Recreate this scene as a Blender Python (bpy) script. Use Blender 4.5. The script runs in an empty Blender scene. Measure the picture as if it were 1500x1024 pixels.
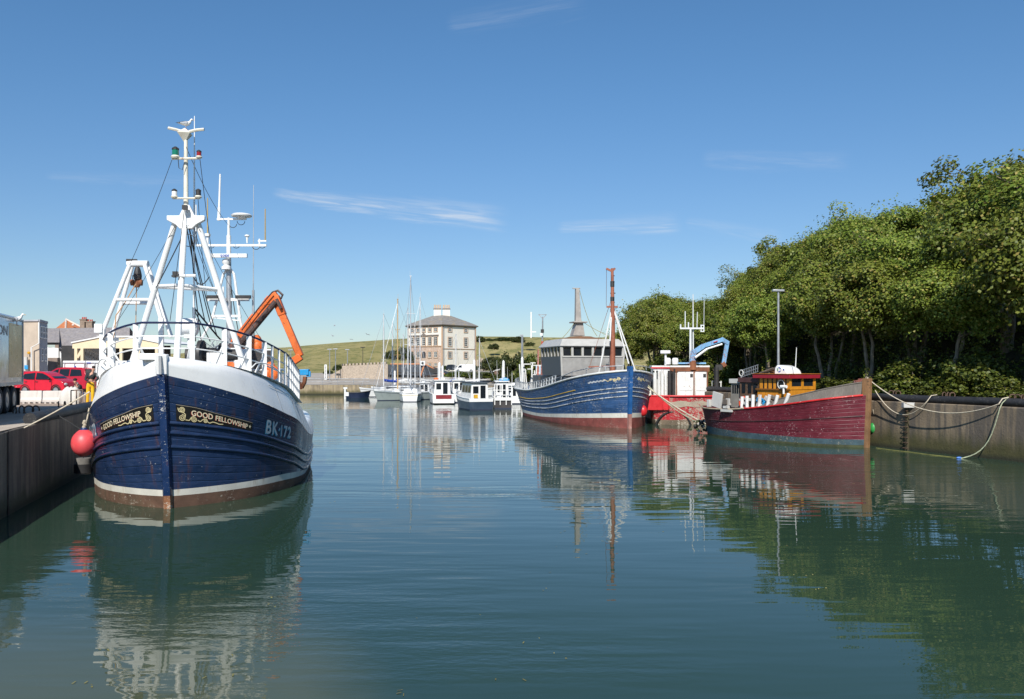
import bpy, bmesh, math, random
from mathutils import Vector, Matrix, Quaternion, noise as mnoise
R = math.radians
PI = math.pi
random.seed(11)
SC = bpy.context.scene
COL = SC.collection
# ------------------------------------------------------------------ camera
F, H, HZ = 1250.0, 4.2, 538.0
cam_d = bpy.data.cameras.new('camera')
cam = bpy.data.objects.new('camera', cam_d)
COL.objects.link(cam)
cam.location = (0, 0, H)
cam.rotation_euler = (R(90), 0, 0)
cam_d.sensor_width = 36.0
cam_d.lens = 30.0
cam_d.shift_y = (HZ - 512) / 1500.0
cam_d.clip_start = 0.1
cam_d.clip_end = 5000
SC.camera = cam
# ------------------------------------------------------------------ light
SUN_EL = R(41)
TOSUN = Vector((-0.10, -0.995, 0)).normalized() * math.cos(SUN_EL) + Vector((0, 0, math.sin(SUN_EL)))
sun_d = bpy.data.lights.new('sun', 'SUN')
sun_d.energy = 4.9
sun_d.angle = R(0.5)
sun_d.color = (1.0, 0.955, 0.88)
sun = bpy.data.objects.new('sun', sun_d)
COL.objects.link(sun)
sun.rotation_euler = (-TOSUN).to_track_quat('-Z', 'Y').to_euler()
sun.location = (-40, -60, 80)
SC.view_settings.view_transform = 'Standard'
SC.view_settings.look = 'None'
SC.view_settings.exposure = 0.2
SC.view_settings.gamma = 1.0
SC.render.engine = 'CYCLES'
SC.cycles.use_denoising = True
SC.cycles.max_bounces = 8
SC.cycles.sample_clamp_indirect = 6.0


class NT:
    """small node-building helper"""
    def __init__(s, tree):
        s.t = tree

    def n(s, typ, **k):
        nd = s.t.nodes.new(typ)
        for a, b in k.items():
            setattr(nd, a, b)
        return nd

    def put(s, sock, v):
        if v is None:
            return
        if isinstance(v, bpy.types.NodeSocket):
            s.t.links.new(v, sock)
        else:
            if sock.type == 'RGBA' and len(v) == 3:
                v = (*v, 1)
            sock.default_value = v

    def math(s, op, a, b=None, c=None, clamp=False):
        nd = s.n('ShaderNodeMath', operation=op, use_clamp=clamp)
        for i, v in enumerate((a, b, c)):
            s.put(nd.inputs[i], v)
        return nd.outputs[0]

    def noise(s, vec, scale, detail=4, rough=0.55, dist=0.0):
        nd = s.n('ShaderNodeTexNoise')
        s.put(nd.inputs['Vector'], vec)
        nd.inputs['Scale'].default_value = scale
        nd.inputs['Detail'].default_value = detail
        nd.inputs['Roughness'].default_value = rough
        nd.inputs['Distortion'].default_value = dist
        return nd.outputs['Fac']

    def mapr(s, x, a, b, c=0.0, d=1.0):
        nd = s.n('ShaderNodeMapRange', interpolation_type='SMOOTHSTEP')
        s.put(nd.inputs[0], x)
        for i, v in enumerate((a, b, c, d)):
            s.put(nd.inputs[i + 1], v)
        return nd.outputs[0]

    def mix(s, f, a, b, mode='MIX'):
        nd = s.n('ShaderNodeMix', data_type='RGBA', blend_type=mode)
        s.put(nd.inputs[0], f)
        s.put(nd.inputs[6], a)
        s.put(nd.inputs[7], b)
        return nd.outputs[2]

    def map(s, vec, scale=(1, 1, 1), rot=(0, 0, 0), loc=(0, 0, 0)):
        nd = s.n('ShaderNodeMapping')
        s.put(nd.inputs[0], vec)
        nd.inputs['Scale'].default_value = scale
        nd.inputs['Rotation'].default_value = rot
        nd.inputs['Location'].default_value = loc
        return nd.outputs[0]

    def coord(s, what='Object'):
        return s.n('ShaderNodeTexCoord').outputs[what]

    def sep(s, v):
        nd = s.n('ShaderNodeSeparateXYZ')
        s.put(nd.inputs[0], v)
        return nd.outputs

    def comb(s, x, y, z):
        nd = s.n('ShaderNodeCombineXYZ')
        for i, v in enumerate((x, y, z)):
            s.put(nd.inputs[i], v)
        return nd.outputs[0]

    def bump(s, h, strength=0.3, dist=0.02):
        nd = s.n('ShaderNodeBump')
        s.put(nd.inputs['Height'], h)
        s.put(nd.inputs['Strength'], strength)
        nd.inputs['Distance'].default_value = dist
        return nd.outputs[0]


# ------------------------------------------------------------------ world: Nishita sky with thin cirrus
world = bpy.data.worlds.new('World')
SC.world = world
world.use_nodes = True
wt = NT(world.node_tree)
bg = world.node_tree.nodes['Background']
sky = wt.n('ShaderNodeTexSky', sky_type='NISHITA')
sky.sun_disc = False
sky.sun_elevation = SUN_EL
sky.sun_rotation = math.atan2(TOSUN.x, TOSUN.y)
sky.altitude = 0
sky.air_density = 1.0
sky.dust_density = 0.15
sky.ozone_density = 3.0
SKY_STRENGTH = 0.10
d3 = wt.sep(wt.coord('Generated'))
yy = wt.math('MAXIMUM', d3[1], 0.05)
cu = wt.math('DIVIDE', d3[0], yy)
cv = wt.math('DIVIDE', d3[2], yy)
front = wt.mapr(d3[1], 0.05, 0.3)


def cirrus(u0, v0, u1, v1, width, seed, dens, skew=1.0):
    """a streak of cirrus between two sky directions; skew > 1 keeps its start thin"""
    du, dv = u1 - u0, v1 - v0
    ln = math.hypot(du, dv)
    ca, sa = du / ln, dv / ln
    pu, pv = wt.math('SUBTRACT', cu, u0), wt.math('SUBTRACT', cv, v0)
    a = wt.math('DIVIDE', wt.math('ADD', wt.math('MULTIPLY', pu, ca), wt.math('MULTIPLY', pv, sa)), ln)
    b = wt.math('SUBTRACT', wt.math('MULTIPLY', pv, ca), wt.math('MULTIPLY', pu, sa))
    vec = wt.comb(wt.math('MULTIPLY', a, ln * 6), wt.math('MULTIPLY', b, 60), float(seed))
    n1 = wt.noise(wt.map(vec, (1, 1, 1), (0, 0, R(24))), 1.6, 6, 0.6, 0.6)
    b2 = wt.math('ADD', b, wt.math('MULTIPLY', wt.math('SUBTRACT', n1, 0.5), width * 1.6))
    wid = wt.math('MULTIPLY', wt.math('POWER', wt.math('MAXIMUM', a, 0.001), skew), width)
    e = wt.math('DIVIDE', wt.math('ABSOLUTE', b2), wt.math('ADD', wid, width * 0.18))
    m = wt.mapr(e, 0.0, 1.0, 1.0, 0.0)
    ends = wt.math('MULTIPLY', wt.mapr(a, 0.0, 0.08), wt.mapr(a, 0.85, 1.02, 1.0, 0.0))
    fib = wt.noise(wt.map(wt.comb(wt.math('MULTIPLY', a, ln * 16), wt.math('MULTIPLY', b, 210), float(seed)), (1, 1, 1), (0, 0, R(14))), 1.0, 5, 0.6, 0.9)
    tex = wt.math('MULTIPLY', wt.mapr(n1, 0.3, 0.7, 0.25, 1.0), wt.mapr(fib, 0.32, 0.66, 0.25, 1.0))
    r = wt.math('MULTIPLY', wt.math('MULTIPLY', m, ends), tex)
    return wt.math('MULTIPLY', r, dens)


cl = cirrus(-0.285, 0.2035, -0.005, 0.172, 0.021, 1.3, 0.66, 0.75)
cl = wt.math('MAXIMUM', cl, cirrus(0.05, 0.165, 0.20, 0.168, 0.016, 7.7, 0.34, 0.5))
cl = wt.math('MAXIMUM', cl, cirrus(0.20, 0.170, 0.32, 0.150, 0.012, 4.1, 0.22, 0.2))
cl = wt.math('MAXIMUM', cl, cirrus(0.22, 0.245, 0.40, 0.240, 0.016, 9.4, 0.16, 0.2))
cl = wt.math('MAXIMUM', cl, cirrus(-0.08, 0.40, 0.09, 0.43, 0.020, 5.4, 0.10, 0.2))
cl = wt.math('MAXIMUM', cl, cirrus(-0.55, 0.225, -0.36, 0.215, 0.010, 2.4, 0.12, 0.2))
cl = wt.math('MULTIPLY', cl, front)
elev = wt.mapr(d3[2], 0.0, 0.42, 0.0, 1.0)
tint = wt.mix(elev, (0.66, 0.74, 0.86), (0.60, 0.89, 1.05))      # a clear maritime sky: blue right down to the sea
skyc = wt.mix(1.0, sky.outputs[0], tint, 'MULTIPLY')
bright = wt.mix(cl, skyc, (6.6, 7.0, 7.5))
wt.t.links.new(bright, bg.inputs['Color'])
bg.inputs['Strength'].default_value = SKY_STRENGTH
# ------------------------------------------------------------------ geometry helpers


def P(px, py, d):
    """the point of the place seen at photo pixel (px, py), d metres ahead of the camera"""
    return Vector(((px - 750) / F * d, d, H - (py - HZ) / F * d))


def fit(xs, ys):
    """monotone cubic through a table"""
    n = len(xs)
    dl = [(ys[i + 1] - ys[i]) / (xs[i + 1] - xs[i]) for i in range(n - 1)]
    m = [dl[0]] + [0 if dl[i - 1] * dl[i] <= 0 else 2 * dl[i - 1] * dl[i] / (dl[i - 1] + dl[i]) for i in range(1, n - 1)] + [dl[-1]]

    def f(x):
        if x <= xs[0]:
            return ys[0]
        if x >= xs[-1]:
            return ys[-1]
        i = 0
        while x > xs[i + 1]:
            i += 1
        h = xs[i + 1] - xs[i]
        t = (x - xs[i]) / h
        return ((2 * t**3 - 3 * t**2 + 1) * ys[i] + (t**3 - 2 * t**2 + t) * h * m[i] + (-2 * t**3 + 3 * t**2) * ys[i + 1] + (t**3 - t**2) * h * m[i + 1])
    return f


def lerp(a, b, t):
    return a + (b - a) * t


def sstep(a, b, x):
    t = min(1, max(0, (x - a) / (b - a)))
    return t * t * (3 - 2 * t)


class MB:
    """collects shapes and links them as ONE mesh object"""
    def __init__(s):
        s.v, s.f, s.m, s.uv = [], [], [], {}

    def add(s, vs, fs, mi=0):
        o = len(s.v)
        s.v += [Vector(v) for v in vs]
        for f in fs:
            s.f.append([i + o for i in f])
            s.m.append(mi)
        return o

    def box(s, c, size, mi=0, rot=None):
        hx, hy, hz = size[0] / 2, size[1] / 2, size[2] / 2
        vs = [Vector((x * hx, y * hy, z * hz)) for x in (-1, 1) for y in (-1, 1) for z in (-1, 1)]
        if rot is not None:
            vs = [rot @ v for v in vs]
        c = Vector(c)
        s.add([c + v for v in vs], [(0, 1, 3, 2), (4, 6, 7, 5), (0, 4, 5, 1), (2, 3, 7, 6), (0, 2, 6, 4), (1, 5, 7, 3)], mi)
        return s

    def frame(s, d, up=None):
        d = d.normalized()
        u = Vector(up) if up is not None else (Vector((0, 0, 1)) if abs(d.z) < 0.95 else Vector((0, 1, 0)))
        a = d.cross(u).normalized()
        return a, a.cross(d).normalized()

    def bar(s, p, q, w, h=None, mi=0, up=None):
        """a square bar from p to q"""
        p, q = Vector(p), Vector(q)
        h = h or w
        a, b = s.frame(q - p, up)
        vs = [o + a * (x * w / 2) + b * (y * h / 2) for o in (p, q) for x, y in ((-1, -1), (1, -1), (1, 1), (-1, 1))]
        s.add(vs, [(3, 2, 1, 0), (4, 5, 6, 7), (0, 1, 5, 4), (1, 2, 6, 5), (2, 3, 7, 6), (3, 0, 4, 7)], mi)
        return s

    def cyl(s, p, q, r0, r1=None, n=8, mi=0):
        p, q = Vector(p), Vector(q)
        r1 = r0 if r1 is None else r1
        a, b = s.frame(q - p)
        vs = []
        for o, r in ((p, r0), (q, r1)):
            for k in range(n):
                t = 2 * PI * k / n
                vs.append(o + a * (math.cos(t) * r) + b * (math.sin(t) * r))
        fs = [(k, (k + 1) % n, n + (k + 1) % n, n + k) for k in range(n)]
        fs += [tuple(range(n - 1, -1, -1)), tuple(range(n, 2 * n))]
        s.add(vs, fs, mi)
        return s

    def tube(s, pts, r, n=6, mi=0, close=False):
        pts = [Vector(p) for p in pts]
        rs = r if isinstance(r, (list, tuple)) else [r] * len(pts)
        N = len(pts)
        d0 = (pts[1] - pts[0]).normalized()
        a, b = s.frame(d0)
        vs = []
        for i, p in enumerate(pts):
            if close:
                d = (pts[(i + 1) % N] - pts[i - 1]).normalized()
            else:
                d = (pts[min(i + 1, N - 1)] - pts[max(i - 1, 0)]).normalized()
            a = (a - d * a.dot(d))
            a = a.normalized() if a.length > 1e-6 else s.frame(d)[0]
            b = d.cross(a)
            for k in range(n):
                t = 2 * PI * k / n
                vs.append(p + (a * math.cos(t) + b * math.sin(t)) * rs[i])
        fs = []
        for i in range(N if close else N - 1):
            j = (i + 1) % N
            for k in range(n):
                k2 = (k + 1) % n
                fs.append((i * n + k, i * n + k2, j * n + k2, j * n + k))
        if not close:
            fs += [tuple(range(n - 1, -1, -1)), tuple(range((N - 1) * n, N * n))]
        s.add(vs, fs, mi)
        return s

    def lathe(s, c, prof, n=14, mi=0, M=None):
        """prof: (radius, height) pairs turned about the z axis (or the axis of M)"""
        c = Vector(c)
        vs = []
        for r, z in prof:
            for k in range(n):
                t = 2 * PI * k / n
                v = Vector((math.cos(t) * r, math.sin(t) * r, z))
                vs.append(c + (M @ v if M is not None else v))
        fs = []
        for i in range(len(prof) - 1):
            for k in range(n):
                k2 = (k + 1) % n
                fs.append((i * n + k, i * n + k2, (i + 1) * n + k2, (i + 1) * n + k))
        fs += [tuple(range(n - 1, -1, -1)), tuple(range((len(prof) - 1) * n, len(prof) * n))]
        s.add(vs, fs, mi)
        return s

    def ball(s, c, r, mi=0, nu=12, nv=8, M=None):
        if not isinstance(r, (tuple, list)):
            r = (r, r, r)
        c = Vector(c)
        vs, fs = [], []
        for i in range(nv + 1):
            ph = PI * i / nv
            for k in range(nu):
                t = 2 * PI * k / nu
                v = Vector((math.sin(ph) * math.cos(t) * r[0], math.sin(ph) * math.sin(t) * r[1], math.cos(ph) * r[2]))
                vs.append(c + (M @ v if M is not None else v))
        for i in range(nv):
            for k in range(nu):
                k2 = (k + 1) % nu
                fs.append((i * nu + k, (i + 1) * nu + k, (i + 1) * nu + k2, i * nu + k2))
        s.add(vs, fs, mi)
        return s

    def prism(s, pts, vec, mi=0):
        """an outline pushed along vec"""
        pts = [Vector(p) for p in pts]
        vec = Vector(vec)
        n = len(pts)
        fs = [tuple(range(n - 1, -1, -1)), tuple(range(n, 2 * n))] + [(k, (k + 1) % n, n + (k + 1) % n, n + k) for k in range(n)]
        s.add(pts + [p + vec for p in pts], fs, mi)
        return s

    def quad(s, a, b, c, d, mi=0):
        s.add([a, b, c, d], [(0, 1, 2, 3)], mi)
        return s

    def grid(s, rows, mi=0):
        """rows of points"""
        n = len(rows[0])
        o = s.add([p for r in rows for p in r], [])
        for i in range(len(rows) - 1):
            for k in range(n - 1):
                s.f.append([o + i * n + k, o + i * n + k + 1, o + (i + 1) * n + k + 1, o + (i + 1) * n + k])
                s.m.append(mi[i] if isinstance(mi, (list, tuple)) else mi)
        return o

    def build(s, name, mats, parent=None, smooth=35, bevel=0, weld=False):
        me = bpy.data.meshes.new(name)
        me.from_pydata([tuple(v) for v in s.v], [], s.f)
        if not isinstance(mats, (list, tuple)):
            mats = [mats]
        for m in mats:
            me.materials.append(m)
        me.polygons.foreach_set('material_index', s.m)
        if s.uv:
            lay = me.uv_layers.new(name='UVMap')
            for lp in me.loops:
                lay.data[lp.index].uv = s.uv.get(lp.vertex_index, (0, 0))
        bm = bmesh.new()
        bm.from_mesh(me)
        if weld:
            bmesh.ops.remove_doubles(bm, verts=bm.verts, dist=1e-4)
        bmesh.ops.recalc_face_normals(bm, faces=bm.faces)
        bm.to_mesh(me)
        bm.free()
        if smooth:
            me.polygons.foreach_set('use_smooth', [True] * len(me.polygons))
            me.set_sharp_from_angle(angle=R(smooth))
        me.update()
        o = bpy.data.objects.new(name, me)
        COL.objects.link(o)
        if parent is not None:
            o.parent = parent
        if bevel:
            b = o.modifiers.new('bevel', 'BEVEL')
            b.width = bevel
            b.segments = 2
            b.limit_method = 'ANGLE'
        return o


def tag(o, label, cat, group=None, kind=None):
    o['label'] = label
    o['category'] = cat
    if group:
        o['group'] = group
    if kind:
        o['kind'] = kind
    return o


def thing(name, label, cat, loc=(0, 0, 0), rz=0.0, group=None):
    o = bpy.data.objects.new(name, None)
    o.empty_display_size = 0.3
    COL.objects.link(o)
    o.location = loc
    o.rotation_euler = (0, 0, rz)
    o['_m'] = 0
    del o['_m']
    return tag(o, label, cat, group)


def kids(o):
    return [c for c in bpy.data.objects if c.parent == o]


def copy_tree(o, parent=None, loc=None, rz=None, scale=None, label=None):
    c = o.copy()
    COL.objects.link(c)
    if parent is not None:
        c.parent = parent
    if loc is not None:
        c.location = loc
    if rz is not None:
        c.rotation_euler = (0, 0, rz)
    if scale is not None:
        c.scale = (scale,) * 3 if not isinstance(scale, (tuple, list)) else scale
    if label:
        c['label'] = label
    for ch in kids(o):
        copy_tree(ch, c)
    return c


def loc_of(root):
    """world point -> the thing's own coordinates (valid before any depsgraph update)"""
    M = (Matrix.Translation(root.location) @ Matrix.Rotation(root.rotation_euler.z, 4, 'Z')).inverted()
    return lambda px, py, d: M @ P(px, py, d)


def text_shape(body, size, spacing=1.0, bold=0.0, shear=0.0):
    """the outlines of a word as flat triangles: (verts, faces, width)"""
    cu_ = bpy.data.curves.new('txt', 'FONT')
    cu_.body = body
    cu_.size = size
    cu_.space_character = spacing
    cu_.offset = bold
    cu_.shear = shear
    cu_.resolution_u = 3
    o = bpy.data.objects.new('txt', cu_)
    COL.objects.link(o)
    dg = bpy.context.evaluated_depsgraph_get()
    me = bpy.data.meshes.new_from_object(o.evaluated_get(dg))
    vs = [v.co.copy() for v in me.vertices]
    fs = [tuple(p.vertices) for p in me.polygons]
    bpy.data.objects.remove(o)
    bpy.data.meshes.remove(me)
    bpy.data.curves.remove(cu_)
    x0 = min(v.x for v in vs)
    x1 = max(v.x for v in vs)
    return [Vector((v.x - x0, v.y)) for v in vs], fs, x1 - x0


def sag(a, b, drop, n=14):
    """a hanging rope between two points"""
    a, b = Vector(a), Vector(b)
    return [a.lerp(b, k / n) - Vector((0, 0, drop * 4 * (k / n) * (1 - k / n))) for k in range(n + 1)]


def arc_pts(c, u, v, r, a0, a1, n=10):
    c, u, v = Vector(c), Vector(u), Vector(v)
    return [c + u * (r * math.cos(lerp(a0, a1, k / n))) + v * (r * math.sin(lerp(a0, a1, k / n))) for k in range(n + 1)]


# ------------------------------------------------------------------ materials
MATS = {}


def new_mat(name):
    m = bpy.data.materials.new(name)
    m.use_nodes = True
    t = NT(m.node_tree)
    return m, t, m.node_tree.nodes['Principled BSDF']


def paint(name, col, rough=0.45, var=0.15, chip=0.0, chipcol=(0.55, 0.55, 0.52), streak=0.0, streakcol=(0.16, 0.06, 0.025),
          plank=0, metal=0.0, scale=1.0, bump=0.0, spec=0.5, grain=False, dirt=0.0, dirtcol=(0.12, 0.10, 0.07), hbrick=None):
    """a weathered surface: uneven tone, chips, vertical streaks, plank seams"""
    if name in MATS:
        return MATS[name]
    m, t, b = new_mat(name)
    oc = t.coord('Object')
    n1 = t.noise(oc, 1.7 * scale, 6, 0.6)
    dark = tuple(c * (1 - var) for c in col)
    lite = tuple(min(1, c * (1 + var)) for c in col)
    c = t.mix(t.mapr(n1, 0.3, 0.7), dark, lite)
    hts = None
    if grain:
        g = t.noise(t.map(oc, (6, 6, 0.7)), 3 * scale, 5, 0.6)
        c = t.mix(t.mapr(g, 0.35, 0.7, 0.0, 0.55), c, tuple(x * 0.55 for x in col))
    if dirt:
        dn = t.noise(oc, 0.8 * scale, 8, 0.7)
        c = t.mix(t.mapr(dn, 0.60 - dirt * 0.28, 0.72, 0.0, min(1, dirt + 0.3)), c, dirtcol)
    if streak:
        sn = t.noise(t.map(oc, (2.6, 2.6, 0.22)), 2.2 * scale, 5, 0.6)
        sm = t.noise(oc, 0.9 * scale, 2)
        c = t.mix(t.math('MULTIPLY', t.mapr(sn, 0.64 - streak * 0.16, 0.76, 0, 0.85), t.mapr(sm, 0.38, 0.58)), c, streakcol)
    if chip:
        cn = t.noise(t.map(oc, (1, 1, 1.6)), 7 * scale, 9, 0.78)
        cz = t.noise(oc, 0.7 * scale, 3)
        th = t.mapr(cz, 0.35, 0.65, 0.665 - chip * 0.04, 0.605 - chip * 0.08)
        c = t.mix(t.math('GREATER_THAN', cn, th), c, chipcol)
    if plank:
        uv = t.sep(t.coord('UV'))
        fr = t.math('FRACT', t.math('MULTIPLY', uv[1], float(plank)))
        seam = t.mapr(t.math('ABSOLUTE', t.math('SUBTRACT', fr, 0.5)), 0.40, 0.49, 0.0, 1.0)
        brk = t.noise(t.comb(uv[0], t.math('MULTIPLY', uv[1], 8.0), 0.0), 1.3, 4)
        c = t.mix(t.math('MULTIPLY', seam, t.mapr(brk, 0.35, 0.65, 0.15, 0.6)), c, tuple(x * 0.45 for x in col))
        pid = t.n('ShaderNodeTexWhiteNoise', noise_dimensions='1D')
        t.put(pid.inputs['W'], t.math('FLOOR', t.math('MULTIPLY', uv[1], float(plank))))
        c = t.mix(t.math('MULTIPLY', pid.outputs[0], 0.35), c, tuple(min(1, x * 1.7 + 0.008) for x in col))
        sc_ = t.noise(t.map(oc, (0.7, 0.7, 7.0)), 2.2, 7, 0.7)
        c = t.mix(t.mapr(sc_, 0.45, 0.68, 0.0, 0.42), c, tuple(min(1, x * 1.6 + 0.03) for x in col))
        hts = t.bump(t.math('SUBTRACT', 1.0, seam), 0.5, 0.02)
    if bump:
        bn = t.noise(oc, 14 * scale, 6, 0.65)
        nd = t.bump(bn, bump, 0.02)
        if hts is not None:
            t.put(nd.node.inputs['Normal'], hts)
        hts = nd
    t.put(b.inputs['Base Color'], c)
    t.put(b.inputs['Roughness'], t.mapr(n1, 0.25, 0.75, max(0.02, rough - 0.08), min(1, rough + 0.1)))
    b.inputs['Metallic'].default_value = metal
    b.inputs['Specular IOR Level'].default_value = spec
    if hts is not None:
        t.put(b.inputs['Normal'], hts)
    MATS[name] = m
    return m


def glass(name='window_glass', col=(0.012, 0.016, 0.02), rough=0.06):
    if name not in MATS:
        m, t, b = new_mat(name)
        n1 = t.noise(t.coord('Object'), 1.5, 3)
        t.put(b.inputs['Base Color'], t.mix(n1, tuple(c * 0.6 for c in col), tuple(c * 1.5 for c in col)))
        b.inputs['Roughness'].default_value = rough
        b.inputs['IOR'].default_value = 1.5
        MATS[name] = m
    return MATS[name]


WHITE = paint('white_gloss', (0.80, 0.80, 0.78), 0.32, 0.04, streak=0.25, streakcol=(0.42, 0.30, 0.20), dirt=0.05, dirtcol=(0.5, 0.46, 0.4))
WHITE2 = paint('white_worn', (0.72, 0.72, 0.69), 0.5, 0.08, chip=0.5, chipcol=(0.22, 0.11, 0.06), streak=0.7, streakcol=(0.28, 0.14, 0.07))
CREAMW = paint('white_aged', (0.70, 0.66, 0.55), 0.45, 0.1, streak=0.6, streakcol=(0.35, 0.2, 0.09))
STEEL = paint('galvanised_steel', (0.42, 0.43, 0.44), 0.42, 0.12, metal=0.6)
DARK = paint('dark_iron', (0.028, 0.027, 0.027), 0.55, 0.25, chip=0.25, chipcol=(0.12, 0.05, 0.025))
BLACK = paint('black_rubber', (0.014, 0.014, 0.015), 0.7, 0.2, bump=0.15)
NAVY = paint('navy_paint', (0.012, 0.020, 0.065), 0.35, 0.15)
ROPE = paint('pale_rope', (0.52, 0.45, 0.34), 0.9, 0.2, scale=8, bump=0.5)
ROPEG = paint('weedy_rope', (0.33, 0.36, 0.24), 0.9, 0.25, scale=5, bump=0.5)
RUST = paint('rust', (0.20, 0.075, 0.035), 0.85, 0.35, bump=0.3)
ORANGE = paint('orange_paint', (0.68, 0.135, 0.02), 0.45, 0.2, dirt=0.15, dirtcol=(0.16, 0.05, 0.02), chip=0.5, chipcol=(0.05, 0.03, 0.025), streak=0.3, streakcol=(0.12, 0.05, 0.03))
CYAN = paint('sky_blue_paint', (0.02, 0.30, 0.62), 0.4, 0.1, chip=0.2, chipcol=(0.2, 0.1, 0.05))
REDP = paint('red_paint', (0.55, 0.02, 0.025), 0.35, 0.1)
GLASS = glass()
LAMPG = glass('green_lens', (0.01, 0.16, 0.10), 0.15)
LAMPR = glass('red_lens', (0.25, 0.015, 0.012), 0.15)
CONC = paint('old_concrete', (0.30, 0.26, 0.20), 0.9, 0.16, dirt=0.35, dirtcol=(0.13, 0.11, 0.08), bump=0.35)
# ------------------------------------------------------------------ setting: water, quays, banks, hill
QZ = 2.42


def structure(o):
    o['kind'] = 'structure'
    return o


def water_mat():
    m, t, b = new_mat('harbour_water')
    oc = t.coord('Object')
    x = t.sep(oc)
    # silt and weed: paler green shallows by the slipway in the near left corner
    n0 = t.noise(oc, 0.25, 5, 0.6)
    n1 = t.noise(oc, 0.05, 3, 0.5)
    shal = t.math('ADD', t.math('ADD', t.math('MULTIPLY', x[0], 1.0), t.math('MULTIPLY', x[1], 0.42)), t.math('MULTIPLY', n0, 2.2))
    shm = t.mapr(shal, 3.0, 4.5, 1.0, 0.0)
    shm = t.math('MULTIPLY', shm, t.mapr(x[1], 11.0, 16.5, 1.0, 0.0))
    deep = t.mix(t.mapr(n1, 0.3, 0.7), (0.021, 0.047, 0.030), (0.027, 0.055, 0.035))
    c = t.mix(shm, deep, t.mix(n0, (0.058, 0.080, 0.044), (0.084, 0.092, 0.050)))
    t.put(b.inputs['Base Color'], c)
    b.inputs['Roughness'].default_value = 0.015
    b.inputs['IOR'].default_value = 1.333
    # ripples, long across the view, with calmer and more ruffled patches
    wn = t.noise(t.map(oc, (0.24, 1.0, 1), (0, 0, R(4))), 0.9, 1, 0.5, 0.3)
    w1 = t.noise(t.map(oc, (0.26, 1.25, 1), (0, 0, R(-4))), 2.1, 1, 0.5, 0.2)
    w2 = t.noise(t.map(oc, (0.7, 1.5, 1), (0, 0, R(12))), 6.5, 2, 0.5, 0.2)
    patch = t.noise(t.map(oc, (0.45, 1, 1), (0, 0, R(-8))), 0.10, 3, 0.55, 0.3)
    ruf = t.mapr(patch, 0.47, 0.62)
    far = t.mapr(x[1], 24.0, 60.0)
    band = t.math('MULTIPLY', t.mapr(x[1], 48.0, 54.0), t.mapr(x[1], 66.0, 80.0, 1.0, 0.0))
    band = t.math('MULTIPLY', band, t.mapr(x[0], 6.0, 14.0, 1.0, 0.0))
    ruf2 = t.math('ADD', ruf, t.math('MULTIPLY', band, 0.9), clamp=True)
    h = t.math('ADD', t.math('MULTIPLY', wn, 0.75), t.math('MULTIPLY', w1, 0.35))
    h = t.math('ADD', h, t.math('MULTIPLY', w2, t.math('ADD', 0.004, t.math('MULTIPLY', ruf2, 0.15))))
    s = t.math('ADD', 0.028, t.math('MULTIPLY', ruf2, 0.07))
    nd = t.bump(h, s, 0.5)
    t.put(b.inputs['Normal'], nd)
    return m


mb = MB()
mb.quad((-160, -12, 0), (120, -12, 0), (120, 150, 0), (-160, 150, 0))
structure(mb.build('water', water_mat(), smooth=0))


def wall_mat(name, base, moss, mossz, streaks=1.0, dark=(0.10, 0.085, 0.07)):
    m, t, b = new_mat(name)
    oc = t.coord('Object')
    x = t.sep(oc)
    n1 = t.noise(oc, 0.6, 7, 0.65)
    n2 = t.noise(t.map(oc, (1.6, 1.6, 0.12)), 1.6, 6, 0.6)
    n3 = t.noise(oc, 9, 6, 0.7)
    c = t.mix(t.mapr(n1, 0.3, 0.7), tuple(v * 0.72 for v in base), tuple(v * 1.18 for v in base))
    c = t.mix(t.math('MULTIPLY', t.mapr(n2, 0.44, 0.60), 0.8 * streaks), c, dark)
    c = t.mix(t.math('MULTIPLY', t.mapr(n2, 0.44, 0.28), 0.35), c, tuple(min(1, v * 1.5) for v in base))
    c = t.mix(t.mapr(n3, 0.62, 0.8, 0, 0.5), c, tuple(v * 0.4 for v in base))
    # board marks of the shuttering
    fr = t.math('FRACT', t.math('MULTIPLY', x[2], 3.2))
    ln = t.mapr(t.math('ABSOLUTE', t.math('SUBTRACT', fr, 0.5)), 0.46, 0.5)
    c = t.mix(t.math('MULTIPLY', ln, 0.22), c, dark)
    # weed up to the tide mark
    zz = t.math('ADD', x[2], t.math('MULTIPLY', t.math('SUBTRACT', t.noise(t.map(oc, (1, 1, 0.3)), 1.2, 6, 0.65), 0.5), 1.5))
    mk = t.mapr(zz, mossz * 0.35, mossz * 1.35, 1.0, 0.0)
    mc = t.mix(t.noise(oc, 2.3, 6, 0.7), moss, tuple(v * 0.35 for v in moss))
    c = t.mix(t.math('MULTIPLY', mk, 0.9), c, mc)
    c = t.mix(t.mapr(x[2], 0.04, 0.30, 0.85, 0.0), c, (0.022, 0.024, 0.014))
    t.put(b.inputs['Base Color'], c)
    b.inputs['Roughness'].default_value = 0.88
    t.put(b.inputs['Normal'], t.bump(t.math('ADD', n3, t.math('MULTIPLY', n1, 2.0)), 0.5, 0.05))
    return m


WALL_R = wall_mat('quay_concrete', (0.215, 0.165, 0.11), (0.085, 0.082, 0.022), 1.0, 1.15)
WALL_L = wall_mat('shaded_quay_concrete', (0.215, 0.175, 0.135), (0.10, 0.11, 0.06), 0.45, 1.0)

# right quay edge, near to far
QR = [Vector(p) for p in ((30, 16), (26, 30), (22.6, 37.5), (19.3, 45.3), (14.4, 63), (9.6, 84), (5.6, 104), (0.5, 131))]
QL = [Vector(p) for p in ((-5.8, -6), (-14.06, 23.4), (-26.9, 70), (-43.6, 131))]


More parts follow.
